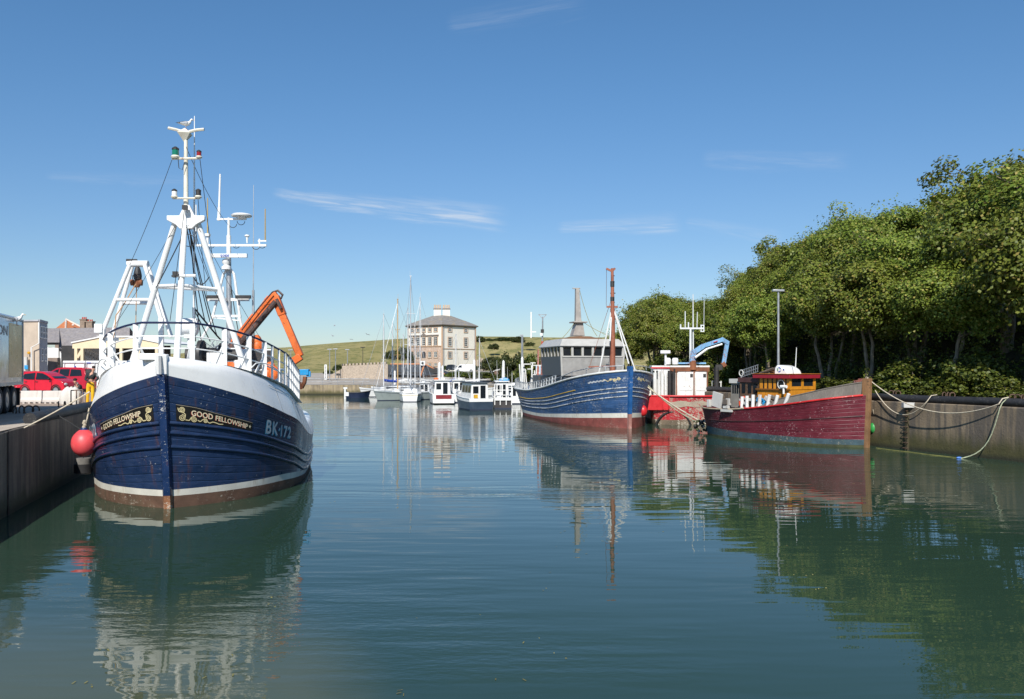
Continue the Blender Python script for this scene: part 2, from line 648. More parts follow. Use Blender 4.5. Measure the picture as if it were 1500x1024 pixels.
def poly_sample(Q, step):
    out = []
    for i in range(len(Q) - 1):
        n = max(1, int((Q[i + 1] - Q[i]).length / step))
        out += [Q[i].lerp(Q[i + 1], k / n) for k in range(n)]
    return out + [Q[-1]]


def quay_wall(name, Q, side, label, mat, step=1.5, thick=0.7, top=QZ, joints=7.0):
    """side = +1: land lies to the right of the walk along Q"""
    pts = poly_sample(Q, step)
    rows_o, rows_i = [], []
    rnd = random.Random(3)
    for i, p in enumerate(pts):
        d = (pts[min(i + 1, len(pts) - 1)] - pts[max(i - 1, 0)]).normalized()
        nrm = Vector((d.y, -d.x)) * side
        j = [p + nrm * rnd.uniform(-0.012, 0.03) for _ in range(4)]
        ch = rnd.uniform(0.02, 0.07)
        rows_o.append([Vector((j[0].x, j[0].y, -1.2)), Vector((j[1].x, j[1].y, 0.5)), Vector((j[2].x, j[2].y, 1.5)), Vector((j[3].x, j[3].y, top - ch)),
                       Vector((p.x + nrm.x * (ch + 0.03), p.y + nrm.y * (ch + 0.03), top + 0.004)), Vector((p.x + nrm.x * thick, p.y + nrm.y * thick, top + 0.004))])
    mb = MB()
    mb.grid(rows_o)
    o = mb.build(name, mat, None, smooth=30)
    tag(o, label, 'quay wall')
    return o


wr = quay_wall('quay_wall', QR, 1, 'stained brown concrete quay wall below the wooded bank', WALL_R)
wl = quay_wall('quay_wall', QL, -1, 'dark shaded concrete quay wall beside the big white and navy trawler', WALL_L)
# dark open joint in the left wall, with broken pale edges
for Y0, parent in ((24.1, wl),):
    d = (QL[2] - QL[1]).normalized()
    p = QL[1] + d * ((Y0 - 23.4) / d.y)
    jm = MB()
    rnd = random.Random(8)
    n = Vector((d.y, -d.x))
    for k in range(9):
        z0, z1 = -0.4 + k * 0.31, -0.4 + (k + 1) * 0.31
        w = 0.08 + rnd.uniform(0, 0.05)
        q = p + n * 0.012
        jm.quad((q.x, q.y, z0), (q.x + d.x * w, q.y + d.y * w, z0), (q.x + d.x * w, q.y + d.y * w, z1), (q.x, q.y, z1))
    jm.build('joint', BLACK, wl, smooth=0)


def ground_mat(name, a, bcol, sc=0.8, cracks=True):
    m, t, b = new_mat(name)
    oc = t.coord('Object')
    n1 = t.noise(oc, sc * 0.35, 6, 0.6)
    n2 = t.noise(oc, sc * 18, 4, 0.7)
    c = t.mix(t.mapr(n1, 0.3, 0.7), a, bcol)
    c = t.mix(t.mapr(n2, 0.5, 0.8, 0, 0.5), c, tuple(v * 0.5 for v in a))
    n3 = t.noise(oc, sc * 0.9, 3, 0.5, 0.8)
    c = t.mix(t.mapr(n3, 0.62, 0.72, 0, 0.55), c, tuple(v * 0.45 for v in a))
    t.put(b.inputs['Base Color'], c)
    b.inputs['Roughness'].default_value = 0.9
    t.put(b.inputs['Normal'], t.bump(n2, 0.3, 0.02))
    return m


# left quay: one paved sheet
mb = MB()
ptsl = poly_sample(QL, 4)
rows = []
for p in ptsl:
    d = (QL[2] - QL[1]).normalized()
    n = Vector((-d.y, d.x))
    rows.append([Vector((p.x + n.x * k, p.y + n.y * k * 0.2, QZ)) for k in (0.05, 1.2, 4, 10, 25, 60, 130)])
mb.grid(rows)
structure(mb.build('quay_ground', ground_mat('worn_quay_paving', (0.30, 0.225, 0.165), (0.40, 0.31, 0.24)), smooth=0))
# pale worn cope along the edge
mb = MB()
mb.grid([[Vector((p.x - 0.05, p.y, QZ + 0.008)), Vector((p.x - 1.05, p.y - 0.28, QZ + 0.008))] for p in ptsl])
structure(mb.build('quay_cope', ground_mat('quay_cope_stone', (0.42, 0.35, 0.28), (0.50, 0.44, 0.36), 2.0), smooth=0))


def bank_height(p, Y):
    """height of the right bank p metres behind the quay edge"""
    k = 1 - sstep(92, 112, Y)
    return QZ - 0.02 + (sstep(3.2, 20, p) * 6.2 + sstep(16, 50, p) * 3.0) * k + 0.15 * k * mnoise.noise(Vector((p * 0.3, Y * 0.3, 0)))


def bank_frame(Y):
    """quay edge point and landward normal at depth Y"""
    for i in range(len(QR) - 1):
        if QR[i].y <= Y <= QR[i + 1].y or i == len(QR) - 2:
            t = (Y - QR[i].y) / (QR[i + 1].y - QR[i].y)
            p = QR[i].lerp(QR[i + 1], t)
            d = Vector((-0.29, 0.957))
            return p, Vector((d.y, -d.x))


mb = MB()
rows = []
for p in poly_sample(QR, 2.0):
    row = []
    for q in (0.6, 1.5, 2.6, 3.4, 4.4, 5.6, 7, 9, 11, 13, 16, 20, 26, 34, 46, 60):
        n = Vector((0.957, 0.29))
        row.append(Vector((p.x + n.x * q, p.y + n.y * q, bank_height(q, p.y + n.y * q * 0.5))))
    rows.append(row)
mb.grid(rows)
structure(mb.build('bank', ground_mat('leafy_bank_soil', (0.040, 0.042, 0.018), (0.085, 0.072, 0.035), 2.0)))

# far shore and grassy hill
sk = fit([-100, 150, 250, 383, 443, 520, 593, 700, 790, 870, 1000, 1500], [526, 525, 519, 511.5, 507.5, 502, 496.5, 493.5, 494.5, 495, 490, 485])


shore = fit([120, 131, 136, 146, 185, 230], [1.42, 1.44, 1.7, 2.2, 3.15, 3.3])


def far_height(X, Y):
    px = 750 + X / Y * F
    top = H + (HZ - sk(px)) / F * 335.0
    base = shore(Y)
    front = lerp(185, 232, sstep(440, 620, px))
    z = base + (top - base) * sstep(front, 335, Y) ** 0.85
    z += 0.5 * sstep(190, 260, Y) * mnoise.noise(Vector((X * 0.04, Y * 0.05, 3)))
    return z


def hill_mat():
    m, t, b = new_mat('rough_hill_grass')
    oc = t.coord('Object')
    n1 = t.noise(t.map(oc, (1, 0.45, 1)), 0.05, 6, 0.65, 0.5)
    n2 = t.noise(t.map(oc, (1, 0.5, 1)), 0.35, 6, 0.7)
    n3 = t.noise(t.map(oc, (1, 0.6, 2)), 1.6, 5, 0.7)
    c = t.mix(t.mapr(n1, 0.35, 0.65), (0.235, 0.215, 0.08), (0.37, 0.31, 0.14))
    c = t.mix(t.mapr(n2, 0.48, 0.6, 0, 0.7), c, (0.12, 0.14, 0.045))
    c = t.mix(t.mapr(n3, 0.5, 0.65, 0, 0.6), c, (0.34, 0.29, 0.13))
    t.put(b.inputs['Base Color'], c)
    b.inputs['Roughness'].default_value = 0.95
    b.inputs['Specular IOR Level'].default_value = 0.1
    t.put(b.inputs['Normal'], t.bump(t.math('ADD', n2, n3), 0.8, 0.5))
    return m


HILLM = hill_mat()
mb = MB()
rows = []
Ys = [131.2 + 1.6 * k for k in range(40)] + [196 + 5 * k for k in range(36)] + [380, 420, 500, 640]
for Y in Ys:
    rows.append([Vector((lerp(-0.62, 0.50, k / 110) * Y, Y, far_height(lerp(-0.62, 0.50, k / 110) * Y, Y) if Y < 381 else far_height(lerp(-0.62, 0.50, k / 110) * 376, 376) - (Y - 376) * 0.02)) for k in range(111)])
mb.grid(rows)
structure(mb.build('hill', HILLM))
# shore apron behind the far quay: pale road and paving
mb = MB()
rows = []
for Y in [131.0 + 2.2 * k for k in range(20)]:
    rows.append([Vector((X, Y, shore(Y) + 0.06)) for X in [-46 + 3.2 * k for k in range(18)]])
mb.grid(rows)
structure(mb.build('quay_road', ground_mat('grey_shore_paving', (0.30, 0.27, 0.23), (0.42, 0.37, 0.31), 0.6), smooth=0))
fw = quay_wall('harbour_wall', [Vector((0.5, 131)), Vector((-9, 131)), Vector((-22, 131)), Vector((-44, 131))], 1, 'low ochre stone harbour wall across the head of the harbour',
               wall_mat('ochre_harbour_stone', (0.34, 0.27, 0.17), (0.12, 0.11, 0.04), 0.7, 0.6), step=2.5, top=1.50)
rl = MB()
a, b_ = Vector((-43.6, 131.3, 1.5)), Vector((-22, 131.3, 1.5))
for k in range(10):
    p = a.lerp(b_, k / 9)
    rl.cyl(p, p + Vector((0, 0, 0.95)), 0.04, n=5)
rl.tube([a + Vector((0, 0, 0.95)), b_ + Vector((0, 0, 0.95))], 0.045, 5)
rl.tube([a + Vector((0, 0, 0.5)), b_ + Vector((0, 0, 0.5))], 0.035, 5)
rl.build('railing', STEEL, fw)
# near quay under the photographer
mb = MB()
mb.box((0, -8.2, 0.6), (34, 14, 3.6))
o = mb.build('quay_end', CONC)
structure(o)
# ------------------------------------------------------------------ trees, bushes and undergrowth


def leaf_mat(name, cols, trans=0.22, clump=0.35):
    m, t, b = new_mat(name)
    geo = t.n('ShaderNodeNewGeometry')
    oi = t.n('ShaderNodeObjectInfo')
    rnd = geo.outputs['Random Per Island']
    cn = t.noise(t.coord('Object'), clump, 3, 0.5)
    c = t.mix(t.mapr(cn, 0.35, 0.65), cols[0], cols[1])
    c = t.mix(t.mapr(rnd, 0.35, 1.0, 0, 0.75), c, cols[2])
    c = t.mix(t.math('GREATER_THAN', rnd, 0.93), c, cols[3])
    hs = t.n('ShaderNodeHueSaturation')
    t.put(hs.inputs['Hue'], t.math('ADD', 0.487, t.math('MULTIPLY', oi.outputs['Random'], 0.026)))
    t.put(hs.inputs['Value'], t.math('ADD', 0.85, t.math('MULTIPLY', oi.outputs['Random'], 0.35)))
    t.put(hs.inputs['Color'], c)
    t.put(b.inputs['Base Color'], hs.outputs[0])
    b.inputs['Roughness'].default_value = 0.5
    b.inputs['Specular IOR Level'].default_value = 0.35
    tr = t.n('ShaderNodeBsdfTranslucent')
    t.put(tr.inputs['Color'], hs.outputs[0])
    mx = t.n('ShaderNodeMixShader')
    mx.inputs[0].default_value = trans
    out = [n for n in m.node_tree.nodes if n.type == 'OUTPUT_MATERIAL'][0]
    t.t.links.new(b.outputs[0], mx.inputs[1])
    t.t.links.new(tr.outputs[0], mx.inputs[2])
    t.t.links.new(mx.outputs[0], out.inputs['Surface'])
    return m


LEAF = leaf_mat('tree_leaves', ((0.098, 0.143, 0.018), (0.170, 0.212, 0.026), (0.230, 0.250, 0.040), (0.32, 0.27, 0.065)))
LEAFB = leaf_mat('bush_leaves', ((0.045, 0.070, 0.012), (0.09, 0.115, 0.016), (0.125, 0.145, 0.02), (0.20, 0.19, 0.035)), clump=0.8)
LEAFD = leaf_mat('dark_bush_leaves', ((0.030, 0.045, 0.012), (0.055, 0.075, 0.018), (0.075, 0.09, 0.02), (0.11, 0.11, 0.03)), clump=0.8)


def bark_mat():
    m, t, b = new_mat('pale_bark')
    oc = t.coord('Object')
    n1 = t.noise(t.map(oc, (1, 1, 0.3)), 3, 6, 0.65)
    n2 = t.noise(oc, 1.1, 4)
    c = t.mix(t.mapr(n1, 0.35, 0.65), (0.13, 0.10, 0.07), (0.30, 0.25, 0.18))
    c = t.mix(t.mapr(n2, 0.5, 0.68, 0, 0.6), c, (0.05, 0.06, 0.022))
    t.put(b.inputs['Base Color'], c)
    b.inputs['Roughness'].default_value = 0.9
    t.put(b.inputs['Normal'], t.bump(n1, 0.6, 0.05))
    return m


BARK = bark_mat()


class Leaves:
    def __init__(s, seed):
        s.r = random.Random(seed)
        s.v, s.f = [], []

    def leaf(s, p, size, out):
        r = s.r
        n = Vector((r.gauss(0, 1), r.gauss(0, 1), r.gauss(0, 1))).normalized() * 0.7 + out * 0.8 + Vector((0, 0, 0.45))
        n.normalize()
        a = n.cross(Vector((r.gauss(0, 1), r.gauss(0, 1), r.gauss(0, 1)))).normalized()
        b = n.cross(a)
        w, l = size * r.uniform(0.7, 1.1), size * r.uniform(0.8, 1.3)
        o = len(s.v)
        s.v += [tuple(p - a * w * 0.5), tuple(p + b * l * 0.55 - n * size * 0.08), tuple(p + a * w * 0.5), tuple(p - b * l * 0.5)]
        s.f.append((o, o + 3, o + 2, o + 1))

    def clump(s, c, rad, n, size, flat=0.75, ctr=None):
        r = s.r
        for _ in range(n):
            d = Vector((r.gauss(0, 1), r.gauss(0, 1), r.gauss(0, 1))).normalized()
            k = rad * r.uniform(0.35, 1.0) ** 0.6
            q = c + Vector((d.x * k, d.y * k, d.z * k * flat))
            s.leaf(q, size, d if ctr is None else (d * 0.6 + (q - ctr).normalized() * 0.8))

    def build(s, name, mat, parent=None):
        me = bpy.data.meshes.new(name)
        me.from_pydata(s.v, [], s.f)
        me.materials.append(mat)
        o = bpy.data.objects.new(name, me)
        COL.objects.link(o)
        o.parent = parent
        return o


def make_tree(seed, h, rad, bare, label, cat='tree', name='broadleaf_tree', nclump=230, nleaf=135, lean=0.0, trunks=1, leafsize=0.185):
    """h: height, rad: crown radius, bare: height of the lowest branches"""
    r = random.Random(seed)
    root = thing(name, label, cat)
    tb = MB()
    lv = Leaves(seed + 100)
    tips = []
    for k in range(trunks):
        ang = r.uniform(0, 2 * PI)
        off = Vector((math.cos(ang), math.sin(ang), 0)) * (0.0 if trunks == 1 else 0.35)
        top = Vector((lean * h * 0.5, 0, h * 0.80)) + off * r.uniform(2.5, 4.5) * (trunks > 1)
        pts, rs = [], []
        bend = Vector((r.uniform(-0.5, 0.5), r.uniform(-0.4, 0.4), 0))
        N = 9
        for i in range(N + 1):
            t = i / N
            p = off + (top - off) * t + bend * math.sin(t * PI) + Vector((r.uniform(-0.09, 0.09), r.uniform(-0.09, 0.09), 0)) * (t > 0.1)
            pts.append(p - Vector((0, 0, 0.4)) * (i == 0))
            rs.append((0.24 if trunks == 1 else 0.17) * (h / 11) * (1 - 0.85 * t) + (0.12 if i == 0 else 0.0) + 0.02)
        tb.tube(pts, rs, 8)
        nl = 8 if trunks == 1 else 5
        for i in range(nl):
            t = lerp(bare / h / 0.80, 0.95, (i + r.uniform(0.0, 0.7)) / nl)
            t = min(0.97, max(0.2, t))
            b0 = pts[0].lerp(pts[0], 0)
            j = min(N - 1, int(t * N))
            b0 = pts[j].lerp(pts[j + 1], t * N - j)
            az = i * 2.4 + r.uniform(-0.5, 0.5)
            ln = rad * r.uniform(0.7, 1.0) * (1.0 - 0.35 * abs(t - 0.5))
            up = r.uniform(0.25, 0.85)
            e = b0 + Vector((math.cos(az) * ln, math.sin(az) * ln, ln * up))
            lp = [b0, b0.lerp(e, 0.35) + Vector((0, 0, -0.06 * ln)), b0.lerp(e, 0.7) + Vector((r.uniform(-.15, .15), r.uniform(-.15, .15), 0.05 * ln)), e]
            r0 = rs[j] * 0.62
            tb.tube(lp, [r0, r0 * 0.7, r0 * 0.45, 0.02], 6)
            tips += [lp[2], e]
            for q in range(3):
                s0 = lp[1].lerp(e, r.uniform(0.2, 0.9))
                d = Vector((r.gauss(0, 1), r.gauss(0, 1), r.uniform(-0.2, 0.9))).normalized() * ln * 0.42
                tb.tube([s0, s0 + d * 0.5 + Vector((0, 0, 0.05)), s0 + d], [r0 * 0.35, r0 * 0.22, 0.012], 5)
                tips.append(s0 + d)
    cz = (bare + h) / 2
    hh = (h - bare) / 2
    n = 0
    cs = []
    for p in tips:
        cs.append(p)
    while len(cs) < nclump:
        d = Vector((r.gauss(0, 1), r.gauss(0, 1), r.gauss(0, 1))).normalized()
        k = r.uniform(0.45, 1.0) ** 0.5
        wob = 0.80 + 0.30 * mnoise.noise(d * 1.9 + Vector((seed, 0, 0)))
        p = Vector((d.x * rad * k * wob + lean * h * 0.45, d.y * rad * k * wob, cz + d.z * hh * k * wob))
        cs.append(p)
    for p in cs:
        # clumps thin out downwards so that trunks and limbs show
        cr = r.uniform(0.45, 0.95) * rad / 4.0
        d = Vector((p.x, p.y, (p.z - cz) * 1.2))
        lv.clump(p, cr, int(nleaf * r.uniform(0.6, 1.25)), leafsize * r.uniform(0.85, 1.15), ctr=Vector((0, 0, cz - hh * 0.3)))
        if r.random() < 0.5:
            lv.clump(p + Vector((r.gauss(0, .6), r.gauss(0, .6), r.gauss(0, .4))), cr * 1.5, int(nleaf * 0.2), leafsize)
    if h > 6:
        for k in range(int(nleaf * 4)):      # ivy up the trunk
            t = r.random() * 0.5
            j = min(N - 1, int(t * N))
            p = pts[j].lerp(pts[j + 1], t * N - j)
            d = Vector((r.gauss(0, 1), r.gauss(0, 1), 0)).normalized()
            if mnoise.noise(Vector((p.z * 0.5, seed, d.x))) > 0.02:
                lv.leaf(p + d * (rs[j] + r.uniform(0.02, 0.2)), leafsize * 0.6, d)
    tb.build('trunk', BARK, root, smooth=60)
    lv.build('crown', LEAF, root)
    return root


def make_bush(seed, w, h, label, mat, name='bush', nclump=26, nleaf=70, leafsize=0.16):
    r = random.Random(seed)
    root = thing(name, label, 'bush')
    tb = MB()
    lv = Leaves(seed)
    for k in range(nclump):
        a = r.uniform(0, 2 * PI)
        q = w * math.sqrt(r.random()) * 0.5
        z = h * r.uniform(0.12, 0.85) * (1 - (q / (w * 0.5)) ** 2 * 0.55)
        c = Vector((math.cos(a) * q, math.sin(a) * q, z))
        lv.clump(c, min(w, h) * r.uniform(0.16, 0.28), nleaf, leafsize, 0.8)
        if k % 3 == 0:
            tb.tube([(c.x * 0.2, c.y * 0.2, -0.2), (c.x * 0.5, c.y * 0.5, c.z * 0.5), tuple(c)], [0.05, 0.035, 0.012], 5)
    tb.build('stem', BARK, root)
    lv.build('foliage', mat, root)
    return root


# skyline of the wood in the photograph, used for the trees' heights
wood_top = fit([870, 885, 905, 930, 960, 985, 1003, 1035, 1060, 1100, 1150, 1200, 1240, 1290, 1340, 1375, 1392, 1420, 1450, 1500, 1600],
               [480, 468, 446, 424, 405, 402, 430, 430, 405, 377, 347, 320, 303, 296, 284, 270, 250, 231, 219, 205, 192])
protos = [make_tree(1, 10.0, 4.3, 4.0, 'x', trunks=2), make_tree(2, 10.0, 4.1, 3.6, 'x', lean=0.10, trunks=2), make_tree(3, 10.0, 4.5, 4.3, 'x', trunks=3),
          make_tree(4, 10.0, 4.1, 3.5, 'x', lean=-0.12), make_tree(5, 10.0, 4.5, 4.0, 'x', trunks=3)]
rnd = random.Random(21)
spots = []
for row, (pd, step, frac) in enumerate(((6.0, 5.2, 0.80), (10.5, 5.0, 0.92), (15.5, 5.4, 1.0), (21.5, 6.5, 1.0))):
    Y = 36.0 + row * 1.3
    while Y < 104 - row * 2:
        q, n = bank_frame(Y)
        x = q.x + n.x * pd + rnd.uniform(-0.8, 0.8)
        y = Y + n.y * pd + rnd.uniform(-1.2, 1.2)
        spots.append((row, x, y, pd, frac))
        Y += step * rnd.uniform(0.85, 1.2)
TREE_GROUP = 'trees of the wood on the bank'
FRONT = []
used = set()
for row, x, y, pd, frac in spots:
    px = 750 + F * x / y
    if px > 1640 or px < 882:
        continue
    base = bank_height(pd, y) - 0.1
    rp = 3.6 * F / y * 0.55
    top = H + (HZ - max(wood_top(px - rp), wood_top(px), wood_top(px + rp * 0.6))) / F * y
    if 1330 < px < 1420:
        top -= 0.8
    h = (top - base) * frac * rnd.uniform(0.90, 1.0)
    h = min(15, h)
    if h < 3.2:
        continue
    k = rnd.randrange(5)
    sc = h / 10.0
    wsc = min(1.15, max(0.62, sc * rnd.uniform(0.95, 1.1)))
    lab = 'broadleaf tree deep in the dense green wood on the bank' if row > 0 else 'broadleaf tree in the front row of the wood above the quay'
    rz = rnd.uniform(0, 6.28)
    if k in used:
        o = copy_tree(protos[k])
    else:
        used.add(k)
        o = protos[k]
    o.location = (x, y, base)
    o.rotation_euler = (0, 0, rz)
    o.scale = (wsc, wsc, sc)
    o['label'] = lab
    o['group'] = TREE_GROUP
    if row == 0:
        FRONT.append((px, o))
# ------------------------------------------------------------------ hulls


class Hull:
    """a lofted boat hull in its own coordinates: bow at y = 0, stern towards +y, z = 0 at the waterline"""
    def __init__(s, st, rake, rakeL, flare=1.0, depth=0.9, tumble=0.0):
        s.tumble = tumble
        ss = [r[0] for r in st]
        s.L = ss[-1]
        s.bw = fit(ss, [r[1] for r in st])
        s.bd = fit(ss, [r[2] for r in st])
        s.zs = fit(ss, [r[3] for r in st])
        s.rake, s.rakeL, s.flare, s.depth = rake, rakeL, flare, depth

    def half(s, y, z):
        if z >= 0:
            q = z / s.zs(y)
            return s.bw(y) + (s.bd(y) - s.bw(y)) * (q ** s.flare if q <= 1 else 1 + (q - 1) * 0.3) - (max(0, z - s.zs(y)) * s.tumble * min(1, y / 1.5) if q > 1 else 0)
        return s.bw(y) * max(0.0, 1 - 0.6 * (z / s.depth) ** 2)

    def pt(s, side, y, z, off=0.0):
        yy = y - s.rake(z) * max(0.0, 1 - y / s.rakeL) ** 1.3
        b = s.half(y, z)
        p = Vector((side * b, yy, z))
        if off:
            e = 0.02
            y2 = min(s.L, y + e)
            y1 = max(0, y2 - 2 * e)
            t1 = s.pt(side, y2, z) - s.pt(side, y1, z)
            t2 = s.pt(side, y, z + e) - s.pt(side, y, z - e)
            n = t1.cross(t2) * side
            n = n.normalized()
            if n.x * side < 0:
                n = -n
            p = p + n * off
        return p

    def stations(s, n, y0=0.0, y1=None, k=1.6):
        y1 = s.L if y1 is None else y1
        return [y0 + (y1 - y0) * (i / n) ** k for i in range(n + 1)]

    def shell(s, bands, n=56, stern=True):
        """bands: (lower z(y), upper z(y), rows, material index)"""
        mb = MB()
        ys = s.stations(n)
        for side in (1, -1):
            for lo, hi, nr, mi in bands:
                rows = []
                for r in range(nr + 1):
                    rows.append([s.pt(side, y, lerp(lo(y), hi(y), r / nr)) for y in ys])
                o = mb.grid(rows, mi)
                for r in range(nr + 1):
                    for i, y in enumerate(ys):
                        mb.uv[o + r * (n + 1) + i] = (y, lerp(lo(y), hi(y), r / nr) / s.zs(y))
        if stern:
            for lo, hi, nr, mi in bands:
                rows = []
                for r in range(nr + 1):
                    z = lerp(lo(s.L), hi(s.L), r / nr)
                    a, b = s.pt(1, s.L, z), s.pt(-1, s.L, z)
                    rows.append([a.lerp(b, q / 6) for q in range(7)])
                o = mb.grid(rows, mi)
                for q in range((nr + 1) * 7):
                    mb.uv[o + q] = (q % 7 * 0.7, mb.v[o + q].z / s.zs(s.L))
        return mb

    def deck(s, z, n=40, inset=0.05, camber=0.08, y0=0.0, y1=None):
        mb = MB()
        rows = []
        for y in s.stations(n, y0, y1):
            zz = z(y)
            a, b = s.pt(1, y, zz), s.pt(-1, y, zz)
            b0 = max(0.02, a.x - inset)
            rows.append([Vector((b0 * q / 4, a.y, zz + camber * (1 - (q / 4) ** 2))) for q in range(-4, 5)])
        mb.grid(rows)
        return mb

    def strake(s, z, r, y0, y1, n=40, sides=(1, -1), off=0.0):
        mb = MB()
        for side in sides:
            mb.tube([s.pt(side, y, z(y), off) for y in s.stations(n, y0, y1, 1.3)], r, 8)
        return mb

    def arc(s, side, zf, y0=0.05, n=260, y1=None):
        """length along the planking from y0 at height zf(y): returns position -> y"""
        ys = [lerp(y0, y1 or min(s.L, y0 + 12), i / n) for i in range(n + 1)]
        ac = [0.0]
        for i in range(n):
            ac.append(ac[-1] + (s.pt(side, ys[i + 1], zf(ys[i + 1])) - s.pt(side, ys[i], zf(ys[i]))).length)

        def f(a):
            if a <= 0:
                return ys[0]
            lo, hi = 0, n
            while hi - lo > 1:
                m = (lo + hi) // 2
                if ac[m] <= a:
                    lo = m
                else:
                    hi = m
            t = (a - ac[lo]) / max(1e-6, ac[hi] - ac[lo])
            return lerp(ys[lo], ys[hi], min(1, t))
        return f

    def decal(s, mb, vs, fs, side, zf, a0, off, mi=0, flip=False, y0=0.05):
        """lays flat lettering on the planking: u runs along the line zf, v upwards; flip for the side read stern to bow"""
        f = s.arc(side, zf, y0)
        out = []
        for v in vs:
            a = a0 - v.x if flip else a0 + v.x
            y = f(a)
            out.append(s.pt(side, y, zf(y) + v.y, off))
        mb.add(out, fs, mi)

    def stem(s, z0, z1, w, fwd, n=16, aft=0.25, rows=None):
        mb = MB()
        rws = []
        for i in range(n + 1):
            z = lerp(z0, z1, i / n)
            y = -s.rake(z)
            b = s.half(0, max(0, z)) + 0.02
            rws.append([Vector((-b - 0.02, y + aft, z)), Vector((-w, y - fwd * 0.4, z)), Vector((-w * 0.7, y - fwd, z)), Vector((w * 0.7, y - fwd, z)), Vector((w, y - fwd * 0.4, z)), Vector((b + 0.02, y + aft, z))])
        mb.grid(rws)
        mb.add(rws[-1], [(0, 1, 2, 3, 4, 5)])
        return mb


def ribbon(path, w):
    """a flat stroke along a 2-D path: (verts, faces)"""
    vs, fs = [], []
    n = len(path)
    for i, p in enumerate(path):
        d = (path[min(i + 1, n - 1)] - path[max(i - 1, 0)])
        d = d.normalized() if d.length > 1e-9 else Vector((1, 0))
        nn = Vector((-d.y, d.x))
        ww = w[i] if isinstance(w, list) else w
        vs += [p + nn * ww / 2, p - nn * ww / 2]
        if i:
            fs.append((2 * i - 2, 2 * i - 1, 2 * i + 1, 2 * i))
    return vs, fs


def spiral(cx, cy, r, turns, a0, n=40, sgn=1):
    return [Vector((cx + math.cos(a0 + sgn * turns * 2 * PI * k / n) * r * (1 - 0.88 * k / n), cy + math.sin(a0 + sgn * turns * 2 * PI * k / n) * r * (1 - 0.88 * k / n))) for k in range(n + 1)]


def fender(name, label, cat, loc, r, mat, collar=None, rope_to=None, group=None, mat2=None, stretch=1.12):
    root = thing(name, label, cat, loc, 0, group)
    mb = MB()
    prof = []
    for k in range(15):
        ph = PI * k / 14
        z = -math.cos(ph) * r * stretch
        rr = math.sin(ph) * r
        if ph > PI * 0.72:
            rr = max(rr * 0.95, 0.24 * r * (1 if ph < PI * 0.97 else 0.6))
            z = z + 0.10 * r * (ph - PI * 0.72)
        prof.append((max(rr, 0.01), z))
    mb.lathe((0, 0, 0), prof, 20)
    mb.build('float', mat, root, smooth=60)
    if collar:
        c = MB()
        c.lathe((0, 0, r * stretch * 0.86), [(0.44 * r, 0), (0.38 * r, 0.10 * r), (0.22 * r, 0.24 * r), (0.2 * r, 0.34 * r)], 14)
        c.build('collar', collar, root, smooth=60)
    if rope_to is not None:
        c = MB()
        q = Vector(rope_to) - Vector(loc)
        a = Vector((0, 0, r * stretch * 1.05))
        c.tube([a, a.lerp(q, 0.5) + Vector((0.01, 0.02, 0)), q], 0.022, 6)
        for k in range(4):
            c.lathe(a + Vector((0.02 * (k % 2), 0, 0.03 + 0.06 * k)), [(0.02, 0), (0.06, 0.02), (0.05, 0.06), (0.02, 0.08)], 8)
        c.build('lanyard', ROPE, root)
    return root


# ------------------------------------------------------------------ the big trawler
TX, TY, TR = -10.25, 25.45, R(9.6)
trawler = thing('fishing_trawler', 'large navy wooden trawler with white bow bulwark moored at the left quay', 'boat', (TX, TY, 0), TR)
tl = loc_of(trawler)
th = Hull([(0, 0.10, 0.12, 3.97), (0.35, 0.72, 0.92, 3.74), (0.8, 1.30, 1.62, 3.49), (1.4, 1.90, 2.22, 3.24), (2.1, 2.42, 2.66, 2.99), (3.0, 2.86, 3.03, 2.70),
           (4.2, 3.28, 3.42, 2.35), (5.5, 3.44, 3.54, 2.0), (7.0, 3.5, 3.6, 1.66), (10, 3.48, 3.58, 1.42), (13, 3.2, 3.4, 1.62), (16, 2.5, 3.0, 1.85), (18, 1.6, 2.3, 2.1)],
          lambda z: 0.9 * max(0, z / 4.4) ** 1.15 - 0.1 * max(0, -z), 6.0, 1.2, tumble=0.34)
tzs = th.zs
HULLB = paint('navy_planking', (0.0105, 0.026, 0.072), 0.30, 0.22, chip=0.05, chipcol=(0.42, 0.43, 0.44), streak=0.9, streakcol=(0.10, 0.040, 0.02), plank=15, spec=0.45, bump=0.06)
BOOT = paint('boot_stripe_white', (0.62, 0.60, 0.53), 0.55, 0.10, streak=0.8, streakcol=(0.3, 0.2, 0.1), dirt=0.25, dirtcol=(0.4, 0.34, 0.24))
ANTIF = paint('brown_antifouling', (0.12, 0.065, 0.042), 0.75, 0.25, chip=0.4, chipcol=(0.35, 0.30, 0.24), dirt=0.4, dirtcol=(0.06, 0.055, 0.03), bump=0.25)
z_lo = fit([0, 3, 7, 18], [0.36, 0.34, 0.16, 0.10])
z_hi = fit([0, 3, 7, 18], [0.55, 0.55, 0.31, 0.26])
th.shell([(lambda y: -0.9, lambda y: z_lo(y), 5, 2), (z_lo, z_hi, 1, 1), (z_hi, tzs, 12, 0)]).build('hull', [HULLB, BOOT, ANTIF], trawler, smooth=50)
# stem post, painted like the planks, scraped at the foot
STEMB = paint('navy_stem', (0.010, 0.030, 0.095), 0.32, 0.2, chip=0.75, chipcol=(0.55, 0.55, 0.53), streak=0.4, scale=1.6)
STEMR = paint('scraped_stem_foot', (0.26, 0.11, 0.05), 0.8, 0.3, chip=0.9, chipcol=(0.55, 0.5, 0.42), scale=2, bump=0.3)
sm = th.stem(0.40, 4.0, 0.135, 0.16)
sm.build('stem', STEMB, trawler, smooth=25)
th.stem(-0.9, 0.398, 0.13, 0.155, 6).build('stem_foot', STEMR, trawler, smooth=25)
